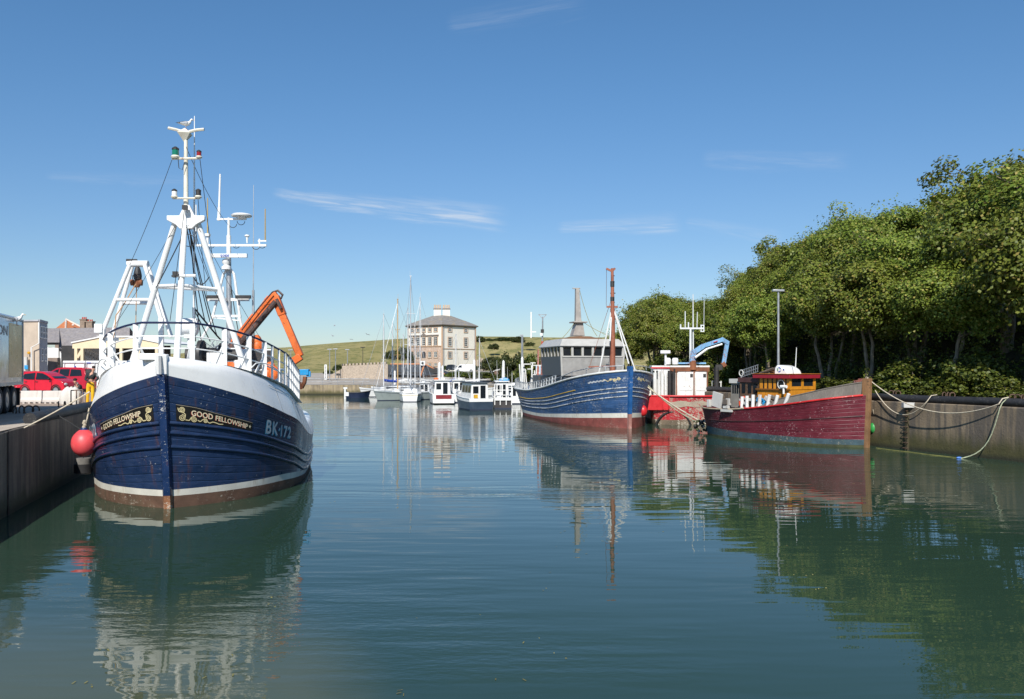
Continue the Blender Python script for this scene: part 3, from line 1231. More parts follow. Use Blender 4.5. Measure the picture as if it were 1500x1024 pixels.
# rubbing strakes
for zf in (fit([0, 2, 4, 6, 8, 18], [2.58, 1.98, 1.42, 0.98, 0.80, 0.95]), fit([0, 2, 4, 6, 8, 18], [2.28, 1.72, 1.16, 0.70, 0.52, 0.7]), fit([0, 2, 4, 6, 8, 18], [1.86, 1.38, 0.86, 0.42, 0.30, 0.45])):
    th.strake(zf, [0.06] * 41, 0.01, 17.5).build('rubbing_strake', HULLB, trawler, smooth=60)
STRAKE1 = fit([0, 2, 4, 6, 8, 18], [2.58, 1.98, 1.42, 0.98, 0.80, 0.95])
# white bulwark of the shelter deck: rises over the blue, rolled top edge
z_top = fit([0, 0.8, 1.5, 2.5, 3.5, 4.6, 6.0, 7.0, 8.2, 8.8, 9.4, 18], [4.50, 4.34, 4.17, 3.94, 3.70, 3.43, 3.10, 2.93, 2.78, 2.66, 2.0, 2.10])
WBULW = paint('white_bulwark', (0.80, 0.80, 0.79), 0.28, 0.03, streak=0.12, streakcol=(0.55, 0.5, 0.42))
mb = MB()
ys = th.stations(60, 0, 18)
for side in (1, -1):
    rows = []
    for q, (f, off) in enumerate(((0.0, 0.012), (0.25, 0.012), (0.5, 0.0), (0.72, -0.02), (0.86, -0.07), (0.95, -0.16), (1.0, -0.30), (1.0, -0.42))):
        row = []
        for y in ys:
            h_ = z_top(y) - tzs(y)
            base = th.pt(side, y, tzs(y) + h_ * min(f, 0.72) * 0.999, 0)
            b = max(0.0, abs(base.x) + off * min(1.0, y / 0.7))
            row.append(Vector((side * b, base.y + (0.0 if f < 0.8 else 0.12 * (1 - min(1, y / 1.5)) * (f - 0.72) * 4), tzs(y) + h_ * f)))
        rows.append(row)
    mb.grid(rows)
bul = mb.build('bulwark', WBULW, trawler, smooth=50, weld=True)
sb = MB()
for side in (1, -1):
    for y in (3.05, 4.35, 5.2):
        sb.tube([th.pt(side, y, lerp(tzs(y), z_top(y), q / 6) if q < 5 else lerp(tzs(y), z_top(y), 0.72), 0.012) for q in range(6)], 0.008, 4)
    sb.tube([th.pt(side, y, lerp(tzs(y), z_top(y), 0.72), 0.012) for y in [2.6 + 0.2 * k for k in range(18)]], 0.008, 4)
sb.build('weld_seam', STEEL, bul)
# stem head plate
mb = MB()
mb.prism([(-0.16, -0.86, 3.98), (0.16, -0.86, 3.98), (0.17, -1.0, 4.56), (-0.17, -1.0, 4.56)], (0, 0.34, 0.02))
mb.box((-0.30, -0.62, 4.50), (0.62, 0.5, 0.20))
mb.build('stem_head', WBULW, trawler, bevel=0.03)
mb = MB()
mb.bar((0.0, -1.005, 4.0), (0.0, -1.155 + 0.12, 4.54), 0.07, 0.06)
mb.build('stem_band', STEEL, trawler)
# foredeck under the rail, and main deck
mbd = MB()
rows = []
for y in th.stations(30, 0.05, 8.0):
    z = z_top(y) - 0.03
    p = th.pt(1, y, tzs(y))
    b = max(0.02, p.x - 0.28)
    rows.append([Vector((b * q / 4, p.y + 0.12 * (1 - min(1, y / 1.5)), z + 0.10 * (1 - (q / 4) ** 2))) for q in range(-4, 5)])
mbd.grid(rows)
mbd.build('foredeck', WHITE, trawler)
th.deck(lambda y: tzs(y) - 0.25, y0=8.0).build('main_deck', paint('worn_deck', (0.16, 0.13, 0.10), 0.9, 0.2), trawler)

# name boards
GOLD = paint('gold_leaf', (0.72, 0.60, 0.33), 0.5, 0.12)
CREAM = paint('cream_letter', (0.80, 0.70, 0.48), 0.5, 0.06)
LRED = paint('letter_shade_red', (0.45, 0.03, 0.02), 0.5, 0.1)
BOARD = paint('black_name_board', (0.016, 0.014, 0.013), 0.35, 0.2)
BLEN = 2.62


def board_base(y):
    return STRAKE1(y) + 0.07


bh = fit([0, 0.55, 1.2, 2.0, 2.62], [0.50, 0.46, 0.36, 0.30, 0.27])
star = []
for k in range(10):
    a = PI / 2 + k * PI / 5
    star.append(Vector((math.cos(a) * (0.06 if k % 2 == 0 else 0.025), math.sin(a) * (0.06 if k % 2 == 0 else 0.025))))
for side in (1, -1):
    a_off = 0.10
    vs, fs = [], []
    nU = 44
    for i in range(nU + 1):
        u = BLEN * i / nU
        for q in range(5):
            vs.append(Vector((u, bh(u) * q / 4)))
    for i in range(nU):
        for q in range(4):
            fs.append((i * 5 + q, (i + 1) * 5 + q, (i + 1) * 5 + q + 1, i * 5 + q + 1))
    mb = MB()
    th.decal(mb, vs, fs, side, board_base, a_off, 0.016)
    # a thin gilt edge all round
    edge = [Vector((BLEN * i / nU, bh(BLEN * i / nU) - 0.012)) for i in range(nU + 1)]
    rv, rf = ribbon(edge, 0.014)
    th.decal(mb, rv, rf, side, board_base, a_off, 0.022, 1)
    bo = mb.build('name_board', [BOARD, paint('board_edge', (0.35, 0.30, 0.22), 0.5)], trawler, smooth=60)
    # lettering, following the falling top edge of the board
    flip = side < 0
    lm = MB()
    words_ = (('GOOD', 0.225, 2.36, 0.62), ('FELLOWSHIP', 0.215, 1.66, 1.22)) if flip else (('GOOD', 0.225, 0.43, 0.66), ('FELLOWSHIP', 0.205, 1.18, 1.22))
    for body, size, u0, w_target in words_:
        tv, tf, tw = text_shape(body, size, 1.0, 0.004)
        k = w_target / tw
        out = []
        for v in tv:
            a_ = u0 - v.x * k if flip else u0 + v.x * k
            out.append(Vector((-a_ if flip else a_, 0.245 - 0.085 * a_ + v.y)))
        th.decal(lm, [Vector((v.x - 0.011, v.y - 0.011)) for v in out], tf, side, board_base, a_off, 0.024, 1, flip=flip)
        th.decal(lm, out, tf, side, board_base, a_off, 0.029, 0, flip=flip)
    stv = [Vector((2.50 + p.x, 0.125 + p.y)) for p in star]
    th.decal(lm, stv, [tuple(range(10))], side, board_base, a_off, 0.029, 0)
    lm.build('lettering', [CREAM, LRED], bo, smooth=0)
    sm = MB()
    for cx, cy, r_, a0, sg in ((0.16, 0.355, 0.085, -PI / 2, 1), (0.16, 0.115, 0.10, PI / 2, -1), (0.52, 0.095, 0.092, PI * 0.5, 1), (0.86, 0.085, 0.065, PI * 0.5, -1)):
        rv, rf = ribbon(spiral(cx, cy, r_, 2.1, a0, 46, sg), 0.022)
        th.decal(sm, rv, rf, side, board_base, a_off, 0.026)
    for path in ([(0.05, 0.40), (0.08, 0.30), (0.20, 0.27), (0.26, 0.20), (0.24, 0.10)], [(0.26, 0.06), (0.36, 0.05), (0.44, 0.15), (0.52, 0.19)],
                 [(0.62, 0.08), (0.70, 0.05), (0.76, 0.10), (0.84, 0.15)], [(0.92, 0.07), (1.0, 0.035), (1.1, 0.075), (1.22, 0.06), (1.32, 0.035), (1.45, 0.05)]):
        fx = fit([i / (len(path) - 1) for i in range(len(path))], [p[0] for p in path])
        fy = fit([i / (len(path) - 1) for i in range(len(path))], [p[1] for p in path])
        rv, rf = ribbon([Vector((fx(k / 24), fy(k / 24))) for k in range(25)], 0.026)
        th.decal(sm, rv, rf, side, board_base, a_off, 0.026)
    sm.build('scrollwork', GOLD, bo, smooth=0)

# registration on both shoulders
LETW = paint('faded_letter', (0.50, 0.56, 0.60), 0.5, 0.15, chip=0.3, chipcol=(0.05, 0.07, 0.12))
LETC = paint('letter_shade_blue', (0.06, 0.32, 0.48), 0.5, 0.1)
for side in (1, -1):
    rb = MB()
    zb = fit([0, 2, 4, 6], [2.62, 2.10, 1.70, 1.30])
    u = 0.0
    x_start = 3.42
    for body, size, adv, sh in (('B', 0.62, 0.43, 0.10), ('K', 0.60, 0.44, 0.0), ('·', 0.6, 0.17, 0), ('1', 0.52, 0.22, 0), ('7', 0.52, 0.30, 0), ('2', 0.52, 0.34, 0)):
        tv, tf, tw = text_shape(body, size, 1.0, 0.012, sh)
        if side > 0:
            for off, dx, dz, mi in ((0.012, -0.035, -0.035, 1), (0.018, 0, 0, 0)):
                th.decal(rb, [Vector((v.x + u + dx, v.y + dz)) for v in tv], tf, side, zb, x_start, off, mi)
        else:
            for off, dx, dz, mi in ((0.012, 0.035, -0.035, 1), (0.018, 0, 0, 0)):
                th.decal(rb, [Vector((v.x + u + dx, v.y + dz)) for v in tv], tf, side, zb, x_start + 1.66, off, mi, flip=True)
        u += adv
        if side > 0 and False:
            break
    rb.build('registration', [LETW, LETC], trawler, smooth=0)


def rail_pt(side, y, dz, inset=0.34):
    p = th.pt(side, y, tzs(y))
    b = max(0.0, abs(p.x) - inset)
    return Vector((side * b, p.y + 0.10, z_top(y) + dz))


def rail_path(dz, yl, yr, inset=0.34):
    left = [rail_pt(-1, yl * (1 - k / 14) ** 1.5 + 0.42, dz, inset) for k in range(15)]
    right = [rail_pt(1, yr * (k / 22) ** 1.5 + 0.42, dz, inset) for k in range(23)]
    mid = [rail_pt(-1, 0.42, dz, inset).lerp(rail_pt(1, 0.42, dz, inset), q) + Vector((0, -0.12, 0)) * (1 - abs(2 * q - 1)) for q in (0.25, 0.5, 0.75)]
    return left + mid + right


rail = MB()
rail.tube(rail_path(1.10, 1.9, 6.3), 0.034, 7, 1)
rail.tube(rail_path(0.70, 1.9, 6.3), 0.022, 6, 0)
rail.tube(rail_path(0.34, 1.9, 6.3), 0.022, 6, 0)
for side, ysn in ((1, (0.42, 1.0, 1.75, 2.5, 3.0, 3.45, 3.9, 4.3, 4.7, 5.05, 5.4, 5.75, 6.1, 6.45, 6.75)), (-1, (0.55, 1.5, 2.3))):
    for i, y in enumerate(ysn):
        a, b_ = rail_pt(side, y, -0.06), rail_pt(side, y, 1.08)
        if i < 4:
            d = (a - Vector((0, a.y + 2, a.z))).normalized()
            rail.bar(a, b_, 0.15, 0.05, 0, up=(0.3, -1, 0))
            g = (Vector((0, a.y + 1.2, a.z)) - a)
            g.z = 0
            g.normalize()
            rail.bar(a + g * 0.42, a.lerp(b_, 0.62), 0.06, 0.05)
        else:
            rail.bar(a, b_, 0.075, 0.05, 0)
rail.build('bow_rail', [WHITE, NAVY], trawler)
for side, yl in ((1, (1.6, 3.4)), (-1, (1.2, 2.6))):
    low = MB()
    pth = [rail_pt(side, lerp(yl[0], yl[1], k / 8), 0.34 * math.sin(PI * min(1, max(0, k / 8))) ** 0.4, 0.18) for k in range(9)]
    low.tube(pth, 0.02, 6)
    low.build('grab_rail', WHITE, trawler)

# tripod mast
tri = MB()
apex = tl(271, 328, 27.9)
fl, fr_, fc = tl(199, 514, 28.6), tl(352, 520, 28.6), tl(259, 524, 26.6)
for f_, a_ in ((fl, tl(256.5, 326, 27.9)), (fr_, tl(289.5, 326, 27.9)), (fc, tl(270.6, 324, 27.8))):
    e = f_ + (f_ - a_).normalized() * 1.2
    tri.cyl(e, a_, 0.105, 0.095, 12)
ml, mr, mc = fl.lerp(tl(256.5, 326, 27.9), 0.51), fr_.lerp(tl(289.5, 326, 27.9), 0.5), fc.lerp(tl(270.6, 324, 27.8), 0.52)
tri.cyl(ml, mr, 0.075, n=8)
tri.cyl(ml, mc, 0.06, n=8)
tri.cyl(mr, mc, 0.06, n=8)
tri.cyl(tl(259, 404, 27.2), tl(287, 404, 27.2), 0.05, n=6)
tri.build('tripod', WHITE, trawler, smooth=50)
ap = MB()
A = lambda px, py, d=27.7: tl(px, py, d)
ap.prism([A(244, 315.5), A(299.5, 315.5), A(299.5, 322), A(287, 329), A(281, 335), A(263, 335), A(257, 329), A(244, 322)], (0, 0.22, 0))
ap.prism([A(262, 316), A(270, 300), A(277, 300), A(285, 316)], (0, 0.3, 0))
ap.build('mast_head', WHITE, trawler, bevel=0.02)
pole = MB()
pole.cyl(A(272.5, 318, 27.9), A(272.3, 204, 27.9), 0.085, 0.06, 10)
pole.build('mast_pole', CREAMW, trawler, smooth=50)
yard = MB()
yard.tube([A(252, 232.5), A(293, 232)], 0.038, 6)
yard.build('crosstree', CREAMW, trawler)
yard = MB()
yard.tube([A(253, 290.5), A(293, 290.5)], 0.034, 6)
yard.build('crosstree', CREAMW, trawler)
yard = MB()
yard.tube([A(246.5, 187.5, 27.9), A(258, 190, 27.9), A(268, 193, 27.9)], 0.05, 6)
yard.tube([A(299, 189.5, 27.9), A(288, 190.5, 27.9), A(277, 193, 27.9)], 0.05, 6)
c = A(270.6, 198, 27.9)
yard.add([c + Vector(v) for v in ((-0.2, -0.2, 0.05), (0.2, -0.2, 0.05), (0.2, 0.2, 0.05), (-0.2, 0.2, 0.05), (0, 0, 0.24), (0, 0, -0.26))],
         [(0, 1, 4), (1, 2, 4), (2, 3, 4), (3, 0, 4), (1, 0, 5), (2, 1, 5), (3, 2, 5), (0, 3, 5)])
yard.build('crosstree', CREAMW, trawler)
for px, py, mat, s_ in ((257, 232, LAMPG, 1.15), (291.5, 231.5, LAMPR, 0.8), (255.5, 290, WHITE, 0.9), (290.5, 290, DARK, 0.9)):
    l = MB()
    c = A(px, py)
    l.lathe(c, [(0.11 * s_, 0.0), (0.13 * s_, 0.04 * s_), (0.10 * s_, 0.08 * s_)], 10, 0)
    l.lathe(c, [(0.09 * s_, 0.08 * s_), (0.095 * s_, 0.12 * s_), (0.09 * s_, 0.24 * s_)], 10, 1)
    l.lathe(c, [(0.10 * s_, 0.24 * s_), (0.10 * s_, 0.28 * s_), (0.03 * s_, 0.33 * s_)], 10, 2)
    l.build('navigation_light', [CREAMW, mat, DARK], trawler)
l = MB()
l.box(A(271, 304, 27.5), (0.16, 0.14, 0.14))
l.box(A(257, 401, 27.1), (0.16, 0.14, 0.14))
l.box(A(255, 405, 27.1), (0.1, 0.3, 0.05), 0)
l.build('flood_light', DARK, trawler)
wh = MB()
wh.cyl(A(284, 476, 28.4), A(284.6, 260, 28.4), 0.036, 0.028, 6)
wh.cyl(A(284.6, 260, 28.4), A(284.9, 170, 28.4), 0.024, 0.014, 6)
wh.cyl(A(287.4, 358, 28.8), A(287.2, 300, 28.8), 0.03, 0.02, 6)
wh.build('whip_aerial', WHITE, trawler)
# loose rigging under the mast head
rg = MB()
for a_, b_, sg_ in ((A(273, 330), A(300, 470, 30), 0.1), (A(276, 330), A(310, 480, 31), 0.15), (A(277, 332), A(318, 492, 32), 0.2), (A(274, 332), A(229, 421, 28.0), 0.02), (A(278, 335), A(296, 508, 30), 0.3)):
    rg.tube(sag(a_, b_, sg_), 0.018, 5)
rg.tube(sag(A(283, 405, 28.2), A(306, 406, 28.2), 0.25), 0.018, 5)
rg.tube(arc_pts(A(276, 352), (1, 0, 0), (0, 0, 1), 0.2, 0, 2 * PI, 16), 0.014, 5)
rg.tube([A(261, 234), A(262, 246), A(267, 249), A(270, 238)], 0.012, 5)
rg.tube([A(284, 450, 29), A(284.5, 486, 29), A(285, 500, 29)], 0.05, 6)
rg.tube([A(285, 452, 29), A(318, 492, 30), A(330, 505, 31)], 0.03, 5)
rg.tube([A(285, 455, 29), A(308, 500, 30)], 0.02, 5)
for a_, b_, sg_ in ((A(271, 300), A(249, 470, 25.6), 0.05), (A(272.5, 215), A(335, 330, 36.5), 0.25), (A(273, 310), A(322, 440, 34), 0.3), (A(252, 234), A(190, 388, 29.3), 0.1), (A(293, 234), A(317, 420, 28.6), 0.1),
                    (A(289, 330), A(384, 500, 31.0), 0.08), (A(257, 330), A(166, 480, 29.5), 0.08), (A(283, 330), A(341, 470, 36), 0.5), (A(290, 290), A(304, 440, 36), 0.4)):
    rg.tube(sag(a_, b_, sg_), 0.010, 4)
rg.build('rigging', DARK, trawler)
# life raft canister
lr = MB()
c = tl(277.5, 478.5, 29)
lr.cyl(c - Vector((0.24, 0, 0)), c + Vector((0.24, 0, 0)), 0.29, n=14)
lr.cyl(c - Vector((0.27, 0, 0)), c + Vector((0.27, 0, 0)), 0.24, n=14)
lr.box(c - Vector((0, 0, 0.33)), (0.3, 0.3, 0.12))
lr.cyl(c - Vector((0, 0, 0.3)), c - Vector((0, 0, 1.6)), 0.07, n=8)
lr.build('raft_canister', WHITE, trawler, smooth=50)

# gallows at the port shoulder
gl = MB()
G_ = lambda px, py, d=29.3: tl(px, py, d)
g1, g2, g3, g4 = G_(190, 388), G_(194, 388, 30.4), G_(212, 388), G_(216, 388, 30.4)
gl.cyl(G_(187, 386.5, 29.8), G_(217, 386.5, 29.8), 0.115, n=10)
gl.cyl(g1, G_(151, 484), 0.075, n=10)
gl.cyl(g2, G_(166, 487, 30.4), 0.075, n=10)
gl.cyl(g3, G_(236, 468), 0.075, n=10)
gl.cyl(g4, G_(251, 494, 30.4), 0.075, n=10)
gl.bar(G_(150, 480), G_(149.5, 575), 0.15)
gl.bar(G_(165.5, 484, 30.4), G_(165, 560, 30.4), 0.15)
gl.bar(G_(236, 466), G_(236.5, 535), 0.15)
gl.cyl(G_(172, 439), G_(224, 439), 0.06, n=8)
gl.cyl(G_(182, 444, 30.4), G_(230, 444, 30.4), 0.06, n=8)
gl.bar(G_(150, 497), G_(172, 497, 30), 0.12)
gl.bar(G_(141, 481), G_(152, 481), 0.3, 0.3)
gl.build('gallows', WHITE, trawler, smooth=50)
bk = MB()
bk.lathe(G_(201.5, 401, 29.8), [(0.03, -0.26), (0.12, -0.2), (0.14, -0.02), (0.10, 0.16), (0.05, 0.26)], 10)
bk.lathe(G_(200, 415, 29.8), [(0.1, -0.14), (0.12, 0.0), (0.1, 0.1)], 10, 1)
for s_ in (-0.14, 0.14):
    bk.bar(G_(201, 403, 29.8) + Vector((s_, 0, 0)), G_(200, 416, 29.8) + Vector((s_, 0, 0)), 0.03)
    bk.cyl(G_(200, 414, 29.8) + Vector((s_ - 0.05, 0, 0)), G_(200, 414, 29.8) + Vector((s_ + 0.05, 0, 0)), 0.11, n=10, mi=1)
bk.box(G_(193, 381.5, 29.8), (0.35, 0.1, 0.09), 0)
bk.build('tackle_block', [DARK, RUST], trawler)
rp = MB()
rp.tube([G_(200, 418, 29.8), G_(199, 470, 29.8), G_(199, 520, 29.8)], 0.016, 5)
rp.tube([G_(199, 416, 29.7), G_(182, 445, 29.5), G_(170, 462, 29.3), G_(168, 485, 29.2)], 0.02, 5)
rp.build('fall_rope', paint('tan_rope', (0.42, 0.25, 0.13), 0.9, 0.2), trawler)

# wheelhouse aft with its mast, radar and aerials
wx = tl(335, 500, 37.5)
whs = MB()
wc = Vector((0.2, 12.6, 0))
whs.box((wc.x, wc.y, 2.6), (3.4, 3.6, 2.9))
whs.box((wc.x, wc.y, 4.09), (3.7, 4.0, 0.1))
whb = whs.build('wheelhouse', WHITE, trawler, bevel=0.04)
for k in range(5):
    w = MB()
    w.box((wc.x - 1.3 + 0.65 * k, wc.y - 1.81, 3.35), (0.52, 0.04, 0.6))
    w.build('window', GLASS, whb)
B_ = lambda px, py, d=36.6: tl(px, py, d)
am = MB()
am.cyl(B_(336, 512), B_(335, 372), 0.13, 0.10, 10, 1)
am.cyl(B_(335, 372), B_(335, 345), 0.095, 0.095, 10)
am.cyl(B_(335, 345), B_(335, 319), 0.06, 0.05, 10)
am.bar(B_(287.5, 359.5), B_(390.5, 359.5), 0.09)
am.bar(B_(318, 321), B_(361, 321), 0.07)
am.bar(B_(378, 353), B_(390.5, 353), 0.06)
am.bar(B_(380, 350), B_(380, 362), 0.06)
am.bar(B_(303.5, 439), B_(365, 439), 0.12)
am.bar(B_(310, 463), B_(353, 463), 0.10)
am.bar(B_(311, 465), B_(353, 470), 0.05)
for a_, b_ in (((327, 402), (310, 470)), ((343, 402), (352, 470)), ((310, 470), (286, 513)), ((352, 470), (365, 525)), ((327, 402), (335, 392)), ((343, 402), (336, 392))):
    am.cyl(B_(*a_), B_(*b_), 0.055, n=6)
am.cyl(B_(327, 420), B_(327, 455), 0.04, n=6)
am.cyl(B_(350, 432), B_(350, 470), 0.05, n=6)
am.build('aft_mast', [WHITE, STEEL], trawler, smooth=50)
ra = MB()
ra.bar(B_(307, 374.5, 36.2), B_(362, 374.5, 36.2), 0.14, 0.16)
ra.lathe(B_(331.5, 392, 36.4), [(0.2, -0.08), (0.2, 0.04), (0.1, 0.1), (0.17, 0.2), (0.17, 0.32), (0.08, 0.38)], 12)
rao = ra.build('radar_scanner', WHITE, trawler, smooth=40)
tv, tf, tw = text_shape('KODEN', 0.13, 1.0, 0.004)
lm = MB()
o_ = B_(331.5, 376, 36.2)
lm.add([Vector((o_.x - tw / 2 + v.x, o_.y - 0.095, o_.z - 0.01 + v.y)) for v in tv], tf)
lm.build('lettering', paint('letter_blue', (0.01, 0.05, 0.35), 0.4), rao, smooth=0)
dm = MB()
dm.lathe(B_(354, 318, 36.6), [(0.2, -0.02), (0.42, 0.02), (0.44, 0.07), (0.36, 0.13), (0.1, 0.17)], 16)
dm.lathe(B_(354, 320.5, 36.6), [(0.10, -0.02), (0.2, 0.06)], 10)
dm.build('dome_aerial', WHITE, trawler, smooth=50)
dm = MB()
dm.lathe(B_(304, 346, 36.6), [(0.13, 0), (0.13, 0.1), (0.05, 0.12)], 10)
dm.cyl(B_(304, 346), B_(304, 359), 0.05, n=8)
dm.build('dome_aerial', WHITE, trawler, smooth=50)
dm = MB()
dm.lathe(B_(362, 346, 36.6), [(0.03, -0.3), (0.05, -0.04), (0.11, 0), (0.10, 0.05), (0.02, 0.07)], 10)
dm.lathe(B_(328, 440, 36.3), [(0.12, 0), (0.12, 0.1)], 8)
dm.build('dome_aerial', WHITE, trawler, smooth=50)
wa = MB()
wa.cyl(B_(320.5, 323), B_(321, 304), 0.07, 0.06, 8)
wa.cyl(B_(321, 304), B_(322.5, 255), 0.045, 0.035, 8)
wa.build('stick_aerial', WHITE, trawler)
wa = MB()
wa.cyl(B_(304, 345), B_(304, 290), 0.028, 0.02, 6)
wa.cyl(B_(388.5, 352), B_(388.5, 306), 0.03, 0.022, 6)
wa.cyl(B_(371, 520), B_(371, 425), 0.055, 0.05, 6, 1)
wa.cyl(B_(371, 425), B_(371.5, 271), 0.022, 0.01, 6, 1)
wa.build('rod_aerial', [paint('gilt_rod', (0.42, 0.30, 0.10), 0.5), STEEL], trawler)
wi = MB()
for px, py in ((341, 334), (353, 330), (375, 366), (384, 364), (309, 364), (346, 364)):
    wi.tube(arc_pts(B_(px, py - 6), (1, 0, 0), (0, 0, 1), 0.16, PI, 2 * PI, 10), 0.014, 5)
wi.tube(sag(B_(336, 400), B_(352, 500), 0.2), 0.02, 5)
wi.build('aerial_cable', DARK, trawler)
for px in (303, 345):
    yb = MB()
    yb.bar(B_(px, 435, 36.3), B_(px + 22.5, 435, 36.3), 0.12, 0.14)
    yb.build('floodlight_bar', DARK, trawler)

# orange deck crane
C_ = lambda px, py, d=35.0: tl(px, py, d)
cr = MB()
cr.cyl(C_(345, 540), C_(345, 520), 0.42, 0.36, 12)
cr.bar(C_(345, 524), C_(350, 498), 0.55, 0.5)
cr.bar(C_(348, 503), C_(397, 436), 0.25, 0.30)
cr.bar(C_(391, 443), C_(407, 432), 0.28, 0.32)
cr.bar(C_(403, 434), C_(414, 462), 0.29, 0.32)
cr.bar(C_(411, 455), C_(440, 522), 0.235, 0.28)
cr.bar(C_(441, 522), C_(429, 530), 0.26, 0.3)
cr.bar(C_(352, 495), C_(376, 464), 0.16, 0.45)
cr.build('crane_boom', ORANGE, trawler, bevel=0.03)
cd = MB()
cd.cyl(C_(349, 507, 34.8), C_(404, 442, 34.8), 0.14, 0.12, 10)
cd.cyl(C_(341, 512, 34.8), C_(355, 498, 34.8), 0.27, 0.24, 10)
cd.tube([C_(395, 437), C_(400, 428), C_(407, 425.5), C_(414, 432), C_(412, 437), C_(407, 434)], 0.05, 6)
cd.tube([C_(354, 484, 34.7), C_(380, 450, 34.7), C_(399, 428, 34.7)], 0.03, 5)
cd.bar(C_(405, 438, 34.75), C_(412, 452, 34.75), 0.14, 0.1)
cd.tube([C_(441, 523), C_(428.5, 532)], 0.12, 6)
cd.tube([C_(429, 530), C_(429.5, 556)], 0.02, 5)
cd.build('crane_ram', paint('dirty_ram', (0.07, 0.045, 0.04), 0.5, 0.3, chip=0.3, chipcol=(0.25, 0.07, 0.02)), trawler)
# gear on the deck: winch, netting, orange floats, ventilators
ge = MB()
for px, py, r_, d in ((295, 520, 0.5, 29), (326, 520, 0.42, 30)):
    c = tl(px, py, d)
    ge.cyl(c - Vector((0.1, 0, 0)), c + Vector((0.1, 0, 0)), r_, n=16)
    ge.cyl(c - Vector((0.5, 0, 0)), c + Vector((0.5, 0, 0)), r_ * 0.5, n=12)
ge.box(tl(326, 520, 31), (1.3, 0.8, 0.5), 1)
ge.box(tl(372, 522, 33), (1.4, 0.8, 0.55), 1)
ge.box(tl(384, 527, 32), (0.8, 0.6, 0.7), 0)
ge.build('winch', [DARK, WHITE], trawler, smooth=40, bevel=0.02)
nt = MB()
rn = random.Random(4)
for k in range(60):
    a_ = tl(288 + rn.random() * 40, 524 - rn.random() * 12, 31 + rn.random())
    b_ = tl(298 + rn.random() * 40, 524 - rn.random() * 26, 31 + rn.random())
    nt.tube(sag(a_, b_, 0.08, 5), 0.012, 4)
nt.build('netting', paint('grey_net', (0.35, 0.37, 0.38), 0.9, 0.3), trawler)
for px, py, r_, d in ((396, 540, 0.2, 31.5), (401, 546, 0.2, 31.2), (394, 548, 0.22, 31.5), (377, 508, 0.24, 33.5), (376, 500, 0.2, 33.5)):
    fo = MB()
    fo.ball(tl(px, py, d), (r_, r_, r_ * 1.3))
    fo.build('orange_float', ORANGE, trawler, smooth=60)
bs = MB()
for px, py in ((200, 541), (212, 536), (221, 531), (229, 533), (236, 535)):
    bs.box(tl(px, py, 27.8), (0.3, 0.4, 0.26), 0, Matrix.Rotation(0.4, 3, 'Y'))
bs.build('fish_box', CYAN, trawler, bevel=0.02)
for px, py, d in ((180, 552, 27.2), (193, 548, 27.4)):
    c = tl(px, py, d)
    vt = MB()
    vt.cyl(c, c + Vector((0, 0, 0.35)), 0.09, n=10)
    vt.lathe(c + Vector((0, 0, 0.3)), [(0.09, 0), (0.17, 0.04), (0.15, 0.12), (0.04, 0.17)], 12)
    vt.build('ventilator', WHITE, trawler, smooth=40)
vt = MB()
vt.box(tl(356, 535, 29.5), (0.5, 0.4, 0.35))
vt.box(tl(318, 526, 28.8), (0.6, 0.4, 0.42))
vt.build('deck_locker', WHITE, trawler, smooth=40)
# stern davit and the rolled end of the bulwark
dv = MB()
dv.bar(tl(433, 568, 41), tl(433, 544, 41), 0.42, 0.3)
dv.bar(tl(427, 546, 41), tl(453, 545, 41), 0.34, 0.28)
dv.bar(tl(452, 544, 41), tl(452, 552, 41), 0.2, 0.2)
dv.build('stern_davit', CYAN, trawler, bevel=0.02)
dw = MB()
dw.tube([tl(447, 552, 41), tl(446, 560, 41), tl(442, 568, 41)], 0.1, 6)
for k in range(7):
    dw.tube([tl(436 + k, 570, 40), tl(441 + k * 0.8, 560 + (k % 3) * 2, 40)], 0.03, 4)
dw.build('chain_bundle', RUST, trawler)
# ------------------------------------------------------------------ the blue boat with the grey wheelhouse
bluer = thing('fishing_boat', 'weathered blue wooden boat with tall grey steel wheelhouse and brown foremast', 'boat', (8.05, 58.6, 0), R(14.0))
bl = loc_of(bluer)
bz = fit([0, 1, 3, 6, 10, 15, 20, 24], [3.95, 3.78, 3.45, 3.0, 2.55, 2.25, 2.25, 2.45])
bhull = Hull([(0, 0.12, 0.15, 3.95), (0.4, 0.6, 0.95, 3.88), (1.0, 1.15, 1.75, 3.78), (2, 1.85, 2.5, 3.62), (3.5, 2.6, 3.1, 3.37), (6, 3.2, 3.45, 3.0), (10, 3.4, 3.5, 2.55), (15, 3.3, 3.45, 2.25), (20, 2.3, 3.0, 2.25), (22.5, 1.2, 2.2, 2.35), (24, 0.25, 1.0, 2.45)],
             lambda z: 0.30 * max(0, z / 4.3) ** 1.3, 6.0, 1.3)
BLUEP = paint('faded_blue_planking', (0.017, 0.058, 0.150), 0.5, 0.3, chip=0.7, chipcol=(0.42, 0.44, 0.45), streak=0.6, streakcol=(0.10, 0.09, 0.085), plank=14, dirt=0.5, dirtcol=(0.05, 0.06, 0.08), bump=0.1)
BANTI = paint('red_brown_antifouling', (0.21, 0.055, 0.045), 0.75, 0.25, chip=0.3, chipcol=(0.4, 0.3, 0.25), dirt=0.5, dirtcol=(0.12, 0.06, 0.045), bump=0.2)
wl_lo = fit([0, 4, 12, 24], [0.74, 0.55, 0.28, 0.40])
wl_hi = fit([0, 4, 12, 24], [1.06, 0.84, 0.52, 0.64])
bhull.shell([(lambda y: -0.9, wl_lo, 6, 2), (wl_lo, wl_hi, 1, 1), (wl_hi, bz, 10, 0)]).build('hull', [BLUEP, BOOT, BANTI], bluer, smooth=50)
